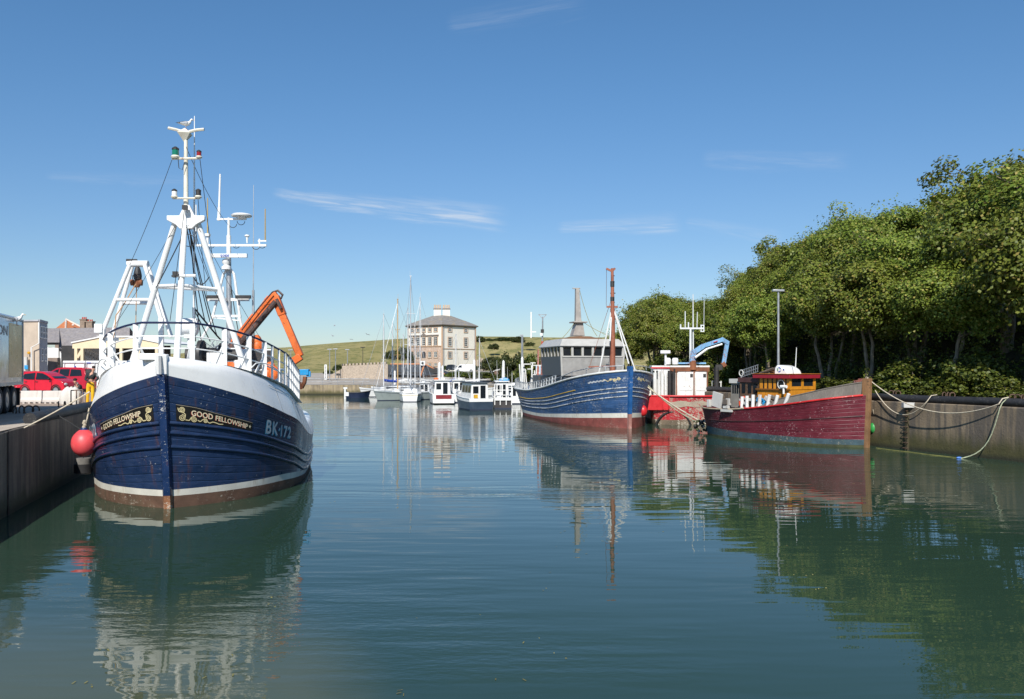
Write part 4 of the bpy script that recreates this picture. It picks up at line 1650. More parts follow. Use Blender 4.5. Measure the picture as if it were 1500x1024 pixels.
bhull.stem(1.0, 4.28, 0.15, 0.2).build('stem', paint('blue_stem', (0.014, 0.085, 0.25), 0.4, 0.2, chip=0.3, chipcol=(0.5, 0.52, 0.55)), bluer, smooth=25)
bhull.stem(-0.9, 0.999, 0.14, 0.19, 6).build('stem_foot', paint('pale_stem_foot', (0.36, 0.17, 0.14), 0.7, 0.2, chip=0.4), bluer, smooth=25)
SWHT = paint('chipped_white_strake', (0.42, 0.44, 0.45), 0.5, 0.2, chip=1.6, chipcol=(0.05, 0.07, 0.11))
SYEL = paint('yellow_line', (0.55, 0.36, 0.05), 0.5, 0.2, chip=0.3, chipcol=(0.05, 0.07, 0.15))
for dz, mt, r_ in ((0.86, SYEL, 0.035), (1.12, SWHT, 0.045), (1.40, SWHT, 0.045), (1.72, SWHT, 0.045)):
    zf = lambda y, dz=dz: max(bz(y) - dz * (1.0 - 0.22 * sstep(6, 16, y)), 0.4)
    bhull.strake(zf, r_, 3.2 if mt is SYEL else 0.02, 19 if mt is SYEL else 23, 40).build('rubbing_strake', mt, bluer, smooth=60)
bhull.strake(lambda y: bz(y) + 0.03, 0.075, 0.05, 23.9, 50).build('capping_rail', paint('white_cap', (0.66, 0.66, 0.63), 0.5, 0.1, chip=0.6, chipcol=(0.2, 0.18, 0.15)), bluer, smooth=60)
bhull.deck(lambda y: bz(y) - 0.75).build('deck', paint('grey_deck', (0.17, 0.16, 0.15), 0.85, 0.2), bluer)
# scroll painted behind the stem
sm = MB()
for side in (1, -1):
    zf = lambda y: bz(y) - 0.62
    for cx, cy, r_, a0, sg in ((0.45, 0.12, 0.12, 0, 1), (0.75, 0.06, 0.12, PI, -1), (1.02, 0.12, 0.08, 0, 1)):
        rv, rf = ribbon(spiral(cx, cy, r_, 1.8, a0, 30, sg), 0.035)
        bhull.decal(sm, rv, rf, side, zf, 0.1, 0.012)
    rv, rf = ribbon([Vector((0.3 + 0.05 * k, 0.1 + 0.07 * math.sin(k * 0.6))) for k in range(28)], 0.04)
    bhull.decal(sm, rv, rf, side, zf, 0.1, 0.012)
    rv, rf = ribbon([Vector((1.4 + 0.05 * k, 0.1 + 0.03 * math.sin(k * 1.1))) for k in range(30)], 0.10)
    bhull.decal(sm, rv, rf, side, zf, 0.1, 0.012, 1)
sm.build('scrollwork', [GOLD, paint('faded_white_letter', (0.45, 0.47, 0.5), 0.6, 0.2, chip=1.0, chipcol=(0.02, 0.06, 0.15))], bluer, smooth=0)
# bow rail and the side stanchions of the waist
rl = MB()
for side in (1, -1):
    pth = [bhull.pt(side, y, bz(y)) + Vector((-side * 0.05, 0.0, 0.38 + 0.12 * math.sin(min(1, y / 5) * PI))) for y in (0.15, 0.8, 2, 3.4, 5, 7, 9)]
    rl.tube(pth, 0.035, 6)
    for y in (0.8, 2, 3.4, 5, 7, 9):
        p = bhull.pt(side, y, bz(y))
        rl.cyl(p, p + Vector((-side * 0.05, 0, 0.38 + 0.12 * math.sin(min(1, y / 5) * PI))), 0.025, n=6)
rl.build('bow_rail', SWHT, bluer)
sr = MB()
for side in (1, -1):
    ys = [6.2 + 0.72 * k for k in range(24)]
    sr.tube([bhull.pt(side, y, bz(y)) + Vector((-side * 0.06, 0, 0.62 + 0.22 * sstep(14, 22, y))) for y in ys], 0.03, 6)
    for y in ys:
        p = bhull.pt(side, y, bz(y))
        sr.bar(p, p + Vector((-side * 0.06, 0, 0.62 + 0.22 * sstep(14, 22, y))), 0.10, 0.07)
sr.build('waist_rail', SWHT, bluer)
# deckhouse and wheelhouse in bare steel
STL = paint('bare_grey_steel', (0.44, 0.425, 0.40), 0.34, 0.10, streak=0.35, streakcol=(0.30, 0.27, 0.22), metal=0.35, dirt=0.1, dirtcol=(0.12, 0.10, 0.08))
STLD = paint('dull_steel', (0.10, 0.115, 0.13), 0.5, 0.18, streak=0.4, streakcol=(0.15, 0.13, 0.11), metal=0.35)
ALU = paint('pale_steel_trim', (0.45, 0.44, 0.41), 0.4, 0.08, streak=0.3, streakcol=(0.3, 0.22, 0.15))
PALE = paint('pale_grey_paint', (0.52, 0.51, 0.48), 0.5, 0.06, streak=0.3, streakcol=(0.35, 0.28, 0.2))
Y0 = 7.6
# lower deckhouse
mb = MB()
mb.box((0.15, Y0 + 0.4 + 4.6, 2.42), (4.6, 9.2, 2.2))
dh = mb.build('deckhouse', STLD, bluer, bevel=0.03)
mb = MB()
mb.box((0.05, Y0 + 0.37, 2.5), (4.5, 0.05, 1.95))
mb.build('front_panel', PALE, bluer)
for k in range(3):
    w = MB()
    w.box((-2.17, Y0 + 3.2 + 2.0 * k, 2.85), (0.05, 0.7, 1.05))
    w.build('window', GLASS, dh)
# raised wheelhouse: wider upwards, flared brow
zb, zt = 3.55, 5.95


def whx(z):
    return 2.42 + 0.16 * (z - zb) / (zt - zb)


mb = MB()
for z0, z1, mi in ((zb, 5.05, 0), (5.80, zt, 0)):
    for a_, b_ in (((-1, 0), (1, 0)), ((-1, 1), (-1, 0)), ((1, 0), (1, 1)), ((1, 1), (-1, 1))):
        q = []
        for (sx, sy), z in ((a_, z0), (b_, z0), (b_, z1), (a_, z1)):
            q.append(Vector((sx * whx(z), Y0 - 0.12 * (z - zb) / 2.8 if sy == 0 else Y0 + 5.6, z)))
        mb.quad(*q, mi=1 if sy_ else 0) if (sy_ := (a_[0] == b_[0])) else mb.quad(*q, mi=0)
mb.quad((-2.42, Y0, zb), (2.42, Y0, zb), (2.42, Y0 + 5.6, zb), (-2.42, Y0 + 5.6, zb), 1)
mb.quad((-2.58, Y0 - 0.12, zt), (2.58, Y0 - 0.12, zt), (2.58, Y0 + 5.6, zt), (-2.58, Y0 + 5.6, zt), 0)
wbk = mb.build('wheelhouse', [STL, STLD], bluer, smooth=0)
# window band
fm = MB()
zc0, zc1 = 5.05, 5.80
n = 6
for k in range(n + 1):
    x = lerp(-1, 1, k / n)
    fm.bar((x * (whx(zc0) - 0.06), Y0 - 0.07, zc0), (x * (whx(zc1) - 0.06), Y0 - 0.11, zc1), 0.17, 0.1, 0, up=(0, -1, 0))
fm.bar((-2.46, Y0 - 0.08, zc0 - 0.02), (2.46, Y0 - 0.08, zc0 - 0.02), 0.08, 0.1)
for s_ in (-1, 1):
    for k in range(1, 7):
        y = Y0 + 0.9 * k
        fm.bar((s_ * (whx(zc0) - 0.05), y, zc0), (s_ * (whx(zc1) - 0.05), y, zc1), 0.12, 0.16, 0)
fm.bar((-2.46, Y0 + 0.0, zb), (-2.60, Y0 - 0.13, zt), 0.12, 0.12)
fm.bar((2.46, Y0 + 0.0, zb), (2.60, Y0 - 0.13, zt), 0.12, 0.12)
fm.build('window_frame', ALU, wbk)
for k in range(n):
    x0, x1 = lerp(-1, 1, (k + 0.12) / n), lerp(-1, 1, (k + 0.88) / n)
    w = MB()
    w.quad((x0 * 2.46, Y0 - 0.02, zc0), (x1 * 2.46, Y0 - 0.02, zc0), (x1 * 2.52, Y0 - 0.05, zc1), (x0 * 2.52, Y0 - 0.05, zc1))
    w.build('window', GLASS, bluer, smooth=0)
for s_ in (-1, 1):
    w = MB()
    w.quad((s_ * 2.46, Y0, zc0), (s_ * 2.46, Y0 + 5.6, zc0), (s_ * 2.5, Y0 + 5.6, zc1), (s_ * 2.5, Y0, zc1))
    w.build('side_window', GLASS, bluer, smooth=0)
# overhanging brow and roof
mb = MB()
lo = [(-2.62, Y0 - 0.20), (2.62, Y0 - 0.20), (2.62, Y0 + 5.7), (-2.62, Y0 + 5.7)]
ins = [(-2.30, Y0 + 0.35), (2.30, Y0 + 0.35), (2.2, Y0 + 5.5), (-2.2, Y0 + 5.5)]
zz0, zz1, zz2 = 5.76, 5.84, 6.40
pv = [Vector((x, y, zz0)) for x, y in lo] + [Vector((x * 1.03, y + (-0.1 if i < 2 else 0.1), zz1)) for i, (x, y) in enumerate(lo)] + [Vector((x, y, zz2)) for x, y in ins]
fs = [(k, (k + 1) % 4, 4 + (k + 1) % 4, 4 + k) for k in range(4)] + [(4 + k, 4 + (k + 1) % 4, 8 + (k + 1) % 4, 8 + k) for k in range(4)] + [(8, 9, 10, 11), (3, 2, 1, 0)]
mb.add(pv, fs)
roof = mb.build('roof', ALU, bluer, smooth=0)
mb = MB()
mb.lathe((-0.1, Y0 + 2.6, 6.40), [(2.0, 0), (1.8, 0.05), (1.0, 0.22), (0.9, 0.26)], 18)
mb.build('roof_pad', paint('rusty_roof', (0.20, 0.10, 0.05), 0.9, 0.3, dirt=0.4, dirtcol=(0.12, 0.13, 0.05)), roof)
mb = MB()
mc_ = bl(849, 490, 68.8)
mb.prism([mc_ + Vector((-0.55, 0, -0.1)), mc_ + Vector((0.45, 0, -0.1)), mc_ + Vector((0.30, 0, 0.95)), mc_ + Vector((-0.22, 0, 0.95))], (0, 0.9, 0))
mb.box(mc_ + Vector((0.02, 0.4, 1.0)), (1.15, 1.3, 0.10))
mb.prism([mc_ + Vector((-0.28, 0.1, 1.05)), mc_ + Vector((0.20, 0.1, 1.05)), mc_ + Vector((0.02, 0.1, 3.7)), mc_ + Vector((-0.24, 0.1, 3.7))], (0, 0.4, 0))
mb.bar(mc_ + Vector((-0.5, 0.3, 3.74)), mc_ + Vector((0.15, 0.3, 3.74)), 0.09)
mb.build('roof_mast', paint('grey_mast', (0.36, 0.33, 0.30), 0.5, 0.15, streak=0.6, streakcol=(0.22, 0.10, 0.05)), bluer, bevel=0.02)
st = MB()
for dx in (-3.2, 3.3):
    st.tube(sag(mc_ + Vector((0.05 * dx, 0.4, 1.2)), Vector((0.7 * dx, Y0 + 0.8, 6.42)), 0.12), 0.02, 5)
st.tube(sag(mc_ + Vector((0.1, 0.3, 3.6)), mc_ + Vector((1.6, 0.3, -0.1)), 0.5), 0.02, 5)
st.build('stay', paint('yellow_stay', (0.30, 0.24, 0.07), 0.8), bluer)
# foremast and its stays
FM = paint('brown_foremast', (0.30, 0.10, 0.055), 0.55, 0.2, chip=0.3, chipcol=(0.4, 0.25, 0.2), streak=0.4)
mb = MB()
M_ = lambda px, py, d=61.4: bl(px, py, d)
mb.cyl(M_(897.3, 560), M_(897.3, 452), 0.22, 0.17, 10)
mb.cyl(M_(897.3, 452), M_(896.8, 393), 0.15, 0.10, 10)
mb.bar(M_(888.5, 449.5), M_(905, 449.5), 0.13)
mb.bar(M_(888, 393.5), M_(897, 397.5), 0.14)
mb.bar(M_(901, 393), M_(897, 397.5), 0.14)
mb.build('foremast', FM, bluer, smooth=50)
mb = MB()
for py, w_ in ((404, 3.2), (413, 3.2), (429.5, 4.5), (436, 3), (443, 3.5)):
    mb.bar(M_(897 - w_ * 0.7, py), M_(897 + w_, py), 0.07)
mb.cyl(M_(897, 420), M_(897, 412), 0.16, n=8)
mb.cyl(M_(897, 441), M_(897, 435), 0.16, n=8)
mb.build('mast_step', DARK, bluer)
st = MB()
for a_, b_ in (((895.5, 455), (877, 548)), ((895.5, 462), (893.5, 500)), ((899, 453), (921, 533)), ((900, 455), (932, 547))):
    st.cyl(M_(*a_), M_(b_[0], b_[1], 60.2), 0.055, n=6)
st.build('shroud', paint('pale_stay', (0.6, 0.6, 0.58), 0.5), bluer)
st = MB()
for a_, b_ in (((895, 440), (862, 542)), ((888.5, 394), (888, 448))):
    st.cyl(M_(*a_), M_(b_[0], b_[1], 63), 0.015, n=5)
st.bar(M_(862, 537.5, 60.5), M_(894, 536.5, 60.5), 0.09, 0.1, 0)
st.build('boom', FM, bluer)
# clutter aft: white frames, pipes, boxes, the flag staffs
ct = MB()
rn = random.Random(9)
for k in range(16):
    x = rn.uniform(-2.6, 1.2)
    y = rn.uniform(17.0, 22.0)
    z1 = rn.uniform(3.4, 4.6)
    ct.bar((x, y, 1.8), (x + rn.uniform(-.2, .2), y, z1), 0.09)
    if k % 2:
        ct.bar((x, y, z1), (x + rn.uniform(0.4, 1.0), y, z1), 0.08)
for k in range(7):
    ct.box((rn.uniform(-2.2, 1), rn.uniform(17, 21), rn.uniform(2.6, 3.2)), (rn.uniform(.4, .9), .5, rn.uniform(.3, .7)))
ct.build('deck_gear', WHITE2, bluer)
ct = MB()
ct.bar((-2.25, Y0 + 5.4, 5.0), (-2.25, Y0 + 5.4, 6.1), 0.12)
ct.bar(bl(794.5, 560, 78), bl(794.5, 505, 78), 0.26)
ct.bar(bl(787.5, 560, 78), bl(788.5, 512, 78), 0.14)
ct.build('staff', paint('red_white_staff', (0.42, 0.15, 0.11), 0.6, 0.4, chip=0.6, chipcol=(0.6, 0.6, 0.58)), bluer)
fender('buoy', 'small red buoy hanging off the blue boat beside the red workboat', 'buoy', P(942, 602, 60.2), 0.30, REDP, None, P(940, 575, 60.4), stretch=1.3)

# ------------------------------------------------------------------ the red workboat, stern towards us
redb = thing('workboat', 'battered red and white steel workboat with blue crane, stern towards the camera', 'boat', P(998, 622, 62.5) * 1.0, R(-6))
redb.location.z = 0
rb_ = loc_of(redb)
rz_ = fit([0, 3, 8, 12], [2.05, 2.05, 2.35, 3.1])
rhull = Hull([(0, 1.85, 2.25, 2.10), (0.5, 2.05, 2.40, 2.08), (3, 2.3, 2.5, 2.1), (7, 2.2, 2.45, 2.3), (10, 1.3, 1.9, 2.8), (12, 0.1, 0.3, 3.1)], lambda z: 0.25 * (z / 2), 5, 1.0)
RHULL = paint('peeling_red_steel', (0.40, 0.020, 0.030), 0.45, 0.2, chip=2.0, chipcol=(0.42, 0.36, 0.29), streak=0.6, streakcol=(0.12, 0.04, 0.03), bump=0.25)
RFOOT = paint('barnacled_foot', (0.17, 0.13, 0.09), 0.9, 0.3, chip=1.0, chipcol=(0.5, 0.46, 0.38), bump=0.5)
sh = rhull.shell([(lambda y: -0.8, lambda y: 0.35, 4, 1), (lambda y: 0.35, rz_, 8, 0)], 30, stern=False)
for (lo, hi, nr, mi) in ((-0.8, 0.35, 3, 1), (0.35, 2.08, 8, 0)):
    rows = []
    for r in range(nr + 1):
        z = lerp(lo, hi, r / nr)
        a_, b_ = rhull.pt(1, 0, z), rhull.pt(-1, 0, z)
        rows.append([a_.lerp(b_, q / 10) + Vector((0, -0.25 * (1 - (q / 5 - 1) ** 2), 0)) for q in range(11)])
    sh.grid(rows, mi)
sh.build('hull', [RHULL, RFOOT], redb, smooth=40)
mb = MB()
rows = [[rhull.pt(1, 0, 1.32 + 0.1 * k).lerp(rhull.pt(-1, 0, 1.32 + 0.1 * k), 0.02 + 0.062 * q) + Vector((0, -0.02 - 0.25 * (1 - ((0.02 + 0.062 * q) * 2 - 1) ** 2), 0.05 * math.sin(q * 1.3 + k))) for q in range(13)] for k in range(5)]
mb.grid(rows)
mb.build('bare_patch', paint('bare_weathered_plate', (0.40, 0.34, 0.26), 0.8, 0.15, chip=0.6, chipcol=(0.36, 0.05, 0.05)), redb)
mb = MB()
mb.tube([rhull.pt(1, 0, 2.1).lerp(rhull.pt(-1, 0, 2.1), q / 10) + Vector((0, -0.27 * (1 - (q / 5 - 1) ** 2) - 0.02, 0)) for q in range(11)], 0.07, 8)
for s_ in (1, -1):
    mb.tube([rhull.pt(s_, 12 * k / 20, rz_(12 * k / 20)) for k in range(21)], 0.07, 8)
mb.build('capping', REDP, redb, smooth=60)
mb = MB()
mb.tube(arc_pts((-0.6, -0.28, -0.35), (1, 0, 0), (0, 0, 1), 1.3, 0.15, PI - 0.15, 18), 0.075, 8)
mb.build('hanging_hose', BLACK, redb, smooth=60)
rhull.deck(lambda y: rz_(y) - 0.5).build('deck', paint('rusty_deck', (0.16, 0.08, 0.05), 0.9, 0.3), redb)
# low bulwark step on the port quarter, with ribs
mb = MB()
a_, b_ = rb_(946, 590, 62.6), rb_(980, 588, 62.0)
mb.box((a_ + b_) / 2 + Vector((0, 0, -0.1)), ((b_ - a_).length, 0.14, 0.95))
for k in range(5):
    q = a_.lerp(b_, k / 4)
    mb.bar(q + Vector((0, -0.1, -0.55)), q + Vector((0, -0.1, 0.42)), 0.07)
mb.build('quarter_bulwark', REDP, redb)
cab = MB()
cab.box((0.05, 2.85, 2.95), (4.0, 3.4, 2.5))
cab_o = cab.build('cabin', WHITE2, redb, bevel=0.03)
mb = MB()
mb.box((0.05, 2.9, 4.27), (4.25, 3.7, 0.12))
mb.box((0.7, 1.1, 4.05), (2.9, 0.12, 0.32), 1)
mb.box((-1.2, 1.1, 4.16), (1.9, 0.10, 0.10), 2)
mb.build('cabin_roof', [WHITE2, RUST, REDP], redb)
for x0, x1, nm in ((994, 1017, 'cupboard_door'), (1019.5, 1036, 'door')):
    p0, p1 = rb_(x0, 579, 63), rb_(x1, 545, 63)
    d_ = MB()
    d_.box(((p0.x + p1.x) / 2, 1.12, 2.9), (abs(p1.x - p0.x), 0.07, 2.05))
    d_.box(((p0.x + p1.x) / 2, 1.08, 2.7), (abs(p1.x - p0.x) * 0.8, 0.05, 0.5))
    do = d_.build(nm, WHITE2, redb, bevel=0.02)
    h_ = MB()
    h_.box((p1.x - 0.15, 1.06, 3.6), (0.2, 0.08, 0.22))
    h_.build('handle', DARK, do)
fr = MB()
for px in (992, 1018, 1037.5):
    p = rb_(px, 580, 62.8)
    fr.bar((p.x, 1.06, 1.7), (p.x, 1.06, 4.0), 0.09)
fr.build('door_frame', RUST, redb)
pi_ = MB()
for px, w_, z1, mi in ((983, 0.30, 3.95, 1), (988.5, 0.22, 3.9, 1), (990, 0.12, 4.1, 1), (977, 0.2, 3.7, 0), (972, 0.22, 4.0, 0), (967, 0.2, 3.9, 0), (961, 0.28, 3.8, 0)):
    p = rb_(px, 580, 62.3)
    pi_.cyl((p.x, 0.95, 1.7), (p.x, 0.95, z1), w_ / 2, n=8, mi=mi)
pi_.build('pipework', [WHITE2, DARK], redb, smooth=50)
for px in (958.5, 964):
    w = MB()
    p = rb_(px, 549, 62.8)
    w.box((p.x, 1.13, p.z), (0.16, 0.05, 0.6))
    w.build('window', GLASS, redb)
# small low cuddy to port, pale blue roof
mb = MB()
c = rb_(950.5, 566, 66)
mb.box(c, (1.3, 1.6, 1.9), 0)
mb.box(c + Vector((-0.2, 0, 1.02)), (1.9, 2.0, 0.14), 1)
cu_o = mb.build('cuddy', [WHITE2, paint('pale_blue_roof', (0.35, 0.52, 0.66), 0.5, 0.1)], redb)
w = MB()
w.box(c + Vector((0.05, -0.82, 0.25)), (0.7, 0.04, 0.7))
w.build('window', GLASS, redb)
mb = MB()
mb.box(rb_(974.5, 515.5, 64), (0.72, 0.5, 0.22))
mb.cyl(rb_(975, 535, 64), rb_(975, 517, 64), 0.08, n=8)
for px in (978, 989):
    c = rb_(px, 529, 64)
    mb.lathe(c + Vector((0, 0, -0.25)), [(0.2, 0), (0.24, 0.05), (0.24, 0.38), (0.18, 0.48), (0.05, 0.5)], 12)
mb.build('roof_dome', WHITE, redb, smooth=40)
mb = MB()
X_ = lambda px, py, d=64.5: rb_(px, py, d)
mb.cyl(X_(1011.5, 536), X_(1011.5, 481), 0.10, 0.08, 8)
mb.cyl(X_(1015.5, 534, 64.7), X_(1015.2, 431, 64.7), 0.06, 0.035, 6)
mb.bar(X_(996, 481), X_(1031, 481), 0.12)
mb.cyl(X_(1003.7, 481), X_(1003.7, 456), 0.04, n=6)
mb.cyl(X_(997, 481), X_(997, 475), 0.06, n=6)
mb.cyl(X_(1008.5, 481), X_(1008.5, 472), 0.05, n=6)
mb.cyl(X_(1021, 481), X_(1021.5, 457), 0.03, n=6)
mb.cyl(X_(1031, 485), X_(1031.5, 440), 0.02, n=6)
for px in (1027, 1031):
    mb.bar(X_(px, 476), X_(px, 486), 0.07)
mb.bar(X_(1026, 476.5), X_(1031, 476.5), 0.07)
mb.bar(X_(1026, 485.5), X_(1031, 485.5), 0.07)
mb.build('mast', paint('white_mast_paint', (0.66, 0.68, 0.68), 0.45, 0.08), redb)
CRB = paint('pale_blue_crane', (0.17, 0.36, 0.58), 0.5, 0.12, chip=0.9, chipcol=(0.30, 0.10, 0.05), streak=0.6)
cr = MB()
Q_ = lambda px, py, d=63.6: rb_(px, py, d)
cr.cyl(Q_(1015, 542), Q_(1015, 528), 0.32, 0.22, 10, 1)
cr.bar(Q_(1014.5, 530), Q_(1016, 514), 0.40, 0.36)
cr.bar(Q_(1015, 517), Q_(1030, 507), 0.42, 0.34)
cr.bar(Q_(1028, 507.5), Q_(1060, 497), 0.36, 0.3)
cr.bar(Q_(1056, 496.5), Q_(1067, 503), 0.34, 0.3)
cr.bar(Q_(1065.5, 500), Q_(1059.5, 535), 0.30, 0.26)
cr.bar(Q_(1058, 531), Q_(1062, 537), 0.3, 0.3, 1)
cr.bar(Q_(1045, 501.5, 63.4), Q_(1051, 499.5, 63.4), 0.2, 0.06, 2)
cr.build('crane', [CRB, RUST, REDP], redb, bevel=0.02)
cr = MB()
cr.cyl(Q_(1018, 524, 63.3), Q_(1036, 511, 63.3), 0.09, n=8)
cr.cyl(Q_(1036, 511, 63.3), Q_(1058, 504, 63.3), 0.07, n=8)
cr.build('crane_ram', WHITE2, redb)
cr = MB()
cr.bar(Q_(992, 532, 64), Q_(1034, 532, 64), 0.12, 0.12)
cr.build('roof_bar', CRB, redb)
po = MB()
po.cyl(Q_(1049.5, 585), Q_(1049.5, 538), 0.2, 0.2, 10)
po.box(Q_(1053, 538), (0.5, 0.3, 0.4))
po.build('post', DARK, redb)
hr = MB()
for px in (1043.5, 1047, 1056):
    hr.cyl(Q_(px, 582, 64.5), Q_(px, 558, 64.5), 0.05, n=6)
hr.bar(Q_(1043, 558, 64.5), Q_(1057, 560, 64.5), 0.07)
hr.build('handrail', WHITE2, redb)

# ------------------------------------------------------------------ the dark red wooden boat with the varnished wheelhouse
wood = thing('wooden_boat', 'old dark red wooden boat with orange varnished wheelhouse and bare timber stem', 'boat', (18.55, 44.75, 0), R(33.0))
wood.scale = (1, 0.90, 1)
wz = fit([0, 1.5, 4, 7, 9, 11, 12.2], [2.75, 2.52, 2.16, 1.84, 1.72, 1.70, 1.80])
whull = Hull([(0, 0.10, 0.13, 2.75), (0.5, 0.55, 0.85, 2.68), (1.2, 1.05, 1.45, 2.58), (2.4, 1.55, 1.9, 2.38), (4, 1.85, 2.1, 2.16), (7, 1.95, 2.15, 1.84), (9.5, 1.6, 2.0, 1.71), (11.3, 0.95, 1.5, 1.72), (12.2, 0.3, 0.8, 1.8)],
             lambda z: 0.12 * max(0, z / 2.7), 5, 1.2)
WRED = paint('worn_dark_red', (0.105, 0.010, 0.019), 0.45, 0.25, chip=0.4, chipcol=(0.42, 0.30, 0.30), streak=0.35, streakcol=(0.07, 0.02, 0.02), plank=13, dirt=0.3, dirtcol=(0.075, 0.028, 0.030), bump=0.12)
WBLU = paint('blue_green_boot', (0.045, 0.085, 0.105), 0.8, 0.3, chip=0.5, chipcol=(0.25, 0.24, 0.2), dirt=0.5, dirtcol=(0.06, 0.075, 0.04), bump=0.3)
WEED = paint('weedy_foot', (0.055, 0.062, 0.028), 0.9, 0.4, bump=0.4)
bt = fit([0, 3, 7, 12.2], [0.40, 0.42, 0.46, 0.62])
whull.shell([(lambda y: -0.7, lambda y: 0.12, 4, 2), (lambda y: 0.12, bt, 2, 1), (bt, wz, 9, 0)]).build('hull', [WRED, WBLU, WEED], wood, smooth=50)
TIMB = paint('bare_timber', (0.24, 0.125, 0.055), 0.75, 0.25, grain=True, chip=0.3, chipcol=(0.04, 0.03, 0.02), bump=0.3)
whull.stem(-0.7, 3.62, 0.125, 0.2).build('stem', TIMB, wood, smooth=25)
GRYW = paint('weathered_grey_board', (0.155, 0.135, 0.115), 0.85, 0.2, grain=True, bump=0.3)
whull.strake(lambda y: wz(y) * 0.60, 0.035, 0.1, 12, 40).build('rubbing_strake', paint('dark_strake', (0.055, 0.018, 0.02), 0.6, 0.3), wood, smooth=60)
whull.strake(lambda y: wz(y) + 0.0, 0.055, 0.1, 7.0, 40).build('capping_rail', paint('bright_red_rail', (0.52, 0.02, 0.02), 0.4, 0.15, chip=0.4, chipcol=(0.6, 0.4, 0.35)), wood, smooth=60)
whull.strake(lambda y: wz(y) + 0.0, 0.05, 7.0, 12.15, 30).build('stern_rail', paint('pale_dirty_rail', (0.36, 0.29, 0.20), 0.8, 0.25, chip=0.4, chipcol=(0.10, 0.07, 0.05)), wood, smooth=60)
# grey boarded bulwark of the raised bow
mb = MB()
up = fit([0, 1.0, 3, 5.2, 6.6], [0.65, 0.58, 0.42, 0.28, 0.08])
for side in (1, -1):
    rows = []
    for k in range(6):
        rows.append([whull.pt(side, y, wz(y) + 0.03 + up(y) * k / 5, 0.0) + Vector((-side * (0.10 + 0.30 * k / 5) * min(1, y / 1.0), 0, 0)) for y in [0.15 + 0.33 * q for q in range(20)]])
    mb.grid(rows)
    mb.tube([whull.pt(side, y, wz(y) + 0.05 + up(y)) + Vector((-side * 0.40 * min(1, y), 0, 0)) for y in [0.15 + 0.33 * q for q in range(20)]], 0.04, 6)
mb.build('bow_bulwark', GRYW, wood, smooth=30)
whull.deck(lambda y: wz(y) - 0.25).build('deck', GRYW, wood)
mb = MB()
rows = []
for q in range(14):
    y = 0.2 + 0.30 * q
    p = whull.pt(1, y, wz(y))
    b = max(0.05, p.x - 0.40 * min(1, y))
    rows.append([Vector((b * k, p.y, wz(y) + 0.02 + up(y) + 0.04 * (1 - k * k))) for k in (-1, -.5, 0, .5, 1)])
mb.grid(rows)
mb.build('foredeck', GRYW, wood)
hb = MB()
hb.box((0, 0.35, 3.42), (0.9, 0.22, 0.2), 0)
hb.box((0.12, 0.25, 3.3), (0.3, 0.5, 0.6), 0)
hb.build('stem_head', paint('red_brown_bitt', (0.22, 0.07, 0.05), 0.7, 0.3, chip=0.5), wood, bevel=0.02)
# wheelhouse: varnished boards, five windows a side, red eaves
VARN = paint('orange_varnish', (0.62, 0.25, 0.02), 0.35, 0.15, grain=True, plank=0, scale=1.0, spec=0.5)
VARD = paint('dark_varnish', (0.115, 0.065, 0.038), 0.5, 0.25, grain=True, chip=0.3, chipcol=(0.22, 0.16, 0.11))
EAVE = paint('eaves_red', (0.27, 0.014, 0.028), 0.35, 0.1)
W0 = Vector((-0.1, 6.1, 0))
x0, x1, y0, y1 = -1.22, 1.02, 4.35, 6.85
zc, zl, ze = 1.55, 2.92, 3.55
mb = MB()
mb.box(((x0 + x1) / 2, (y0 + y1) / 2, (zc + zl) / 2), (x1 - x0, y1 - y0, zl - zc))
wb = mb.build('wheelhouse', VARN, wood)
# vertical board lines proud of the wall
bd = MB()
k = 0
y = y0 + 0.1
while y < y1:
    bd.box((x0 - 0.008, y, (zc + zl) / 2), (0.016, 0.075, zl - zc - 0.06))
    y += 0.105
bd.box((x0 - 0.05, (y0 + y1) / 2, zl + 0.03), (0.14, y1 - y0 + 0.1, 0.075), 1)
bd.build('boarding', [VARN, paint('varnished_ledge', (0.20, 0.08, 0.012), 0.4, 0.15)], wb)
wn = 6
for q in range(wn):
    yc = y1 - 0.48 - (y1 - y0 - 0.5) * q / (wn - 0.35)
    if q == 4:
        g = MB()
        g.cyl((x0 + 0.03, yc, 3.24), (x0 - 0.03, yc, 3.24), 0.27, n=20, mi=0)
        g.tube(arc_pts((x0 - 0.03, yc, 3.24), (0, 1, 0), (0, 0, 1), 0.25, 0, 2 * PI, 24), 0.035, 6, 1)
        g.build('clear_view_screen', [GLASS, PALE], wood)
    else:
        g = MB()
        g.box((x0 + 0.04, yc, 3.24), (0.05, 0.44, 0.52))
        w_ = g.build('window', GLASS, wood)
po = MB()
for q in range(wn + 1):
    yc = y1 - 0.48 - (y1 - y0 - 0.5) * (q - 0.5) / (wn - 0.35)
    if yc > y0 - 0.1:
        po.box((x0 + 0.04, yc, (zl + ze) / 2 + 0.03), (0.09, 0.20 if q % 2 else 0.24, ze - zl + 0.05))
        po.box((x1 - 0.04, yc, (zl + ze) / 2 + 0.03), (0.09, 0.2, ze - zl + 0.05))
po.box(((x0 + x1) / 2, y0 + 0.03, zl + 0.12), (x1 - x0 - 0.1, 0.08, 0.18))
for xq in (x0 + 0.1, -0.1, x1 - 0.1):
    po.box((xq, y0 + 0.03, (zl + ze) / 2 + 0.03), (0.18, 0.09, ze - zl))
po.build('window_post', VARN, wb)
fg = MB()
fg.box(((x0 + x1) / 2, y0 + 0.04, 3.28), (x1 - x0 - 0.2, 0.03, 0.5))
fg.box(((x0 + x1) / 2, y1 - 0.04, 3.2), (x1 - x0 - 0.1, 0.05, 0.75), 1)
fg.build('front_window', [GLASS, VARD], wood)
rf = MB()
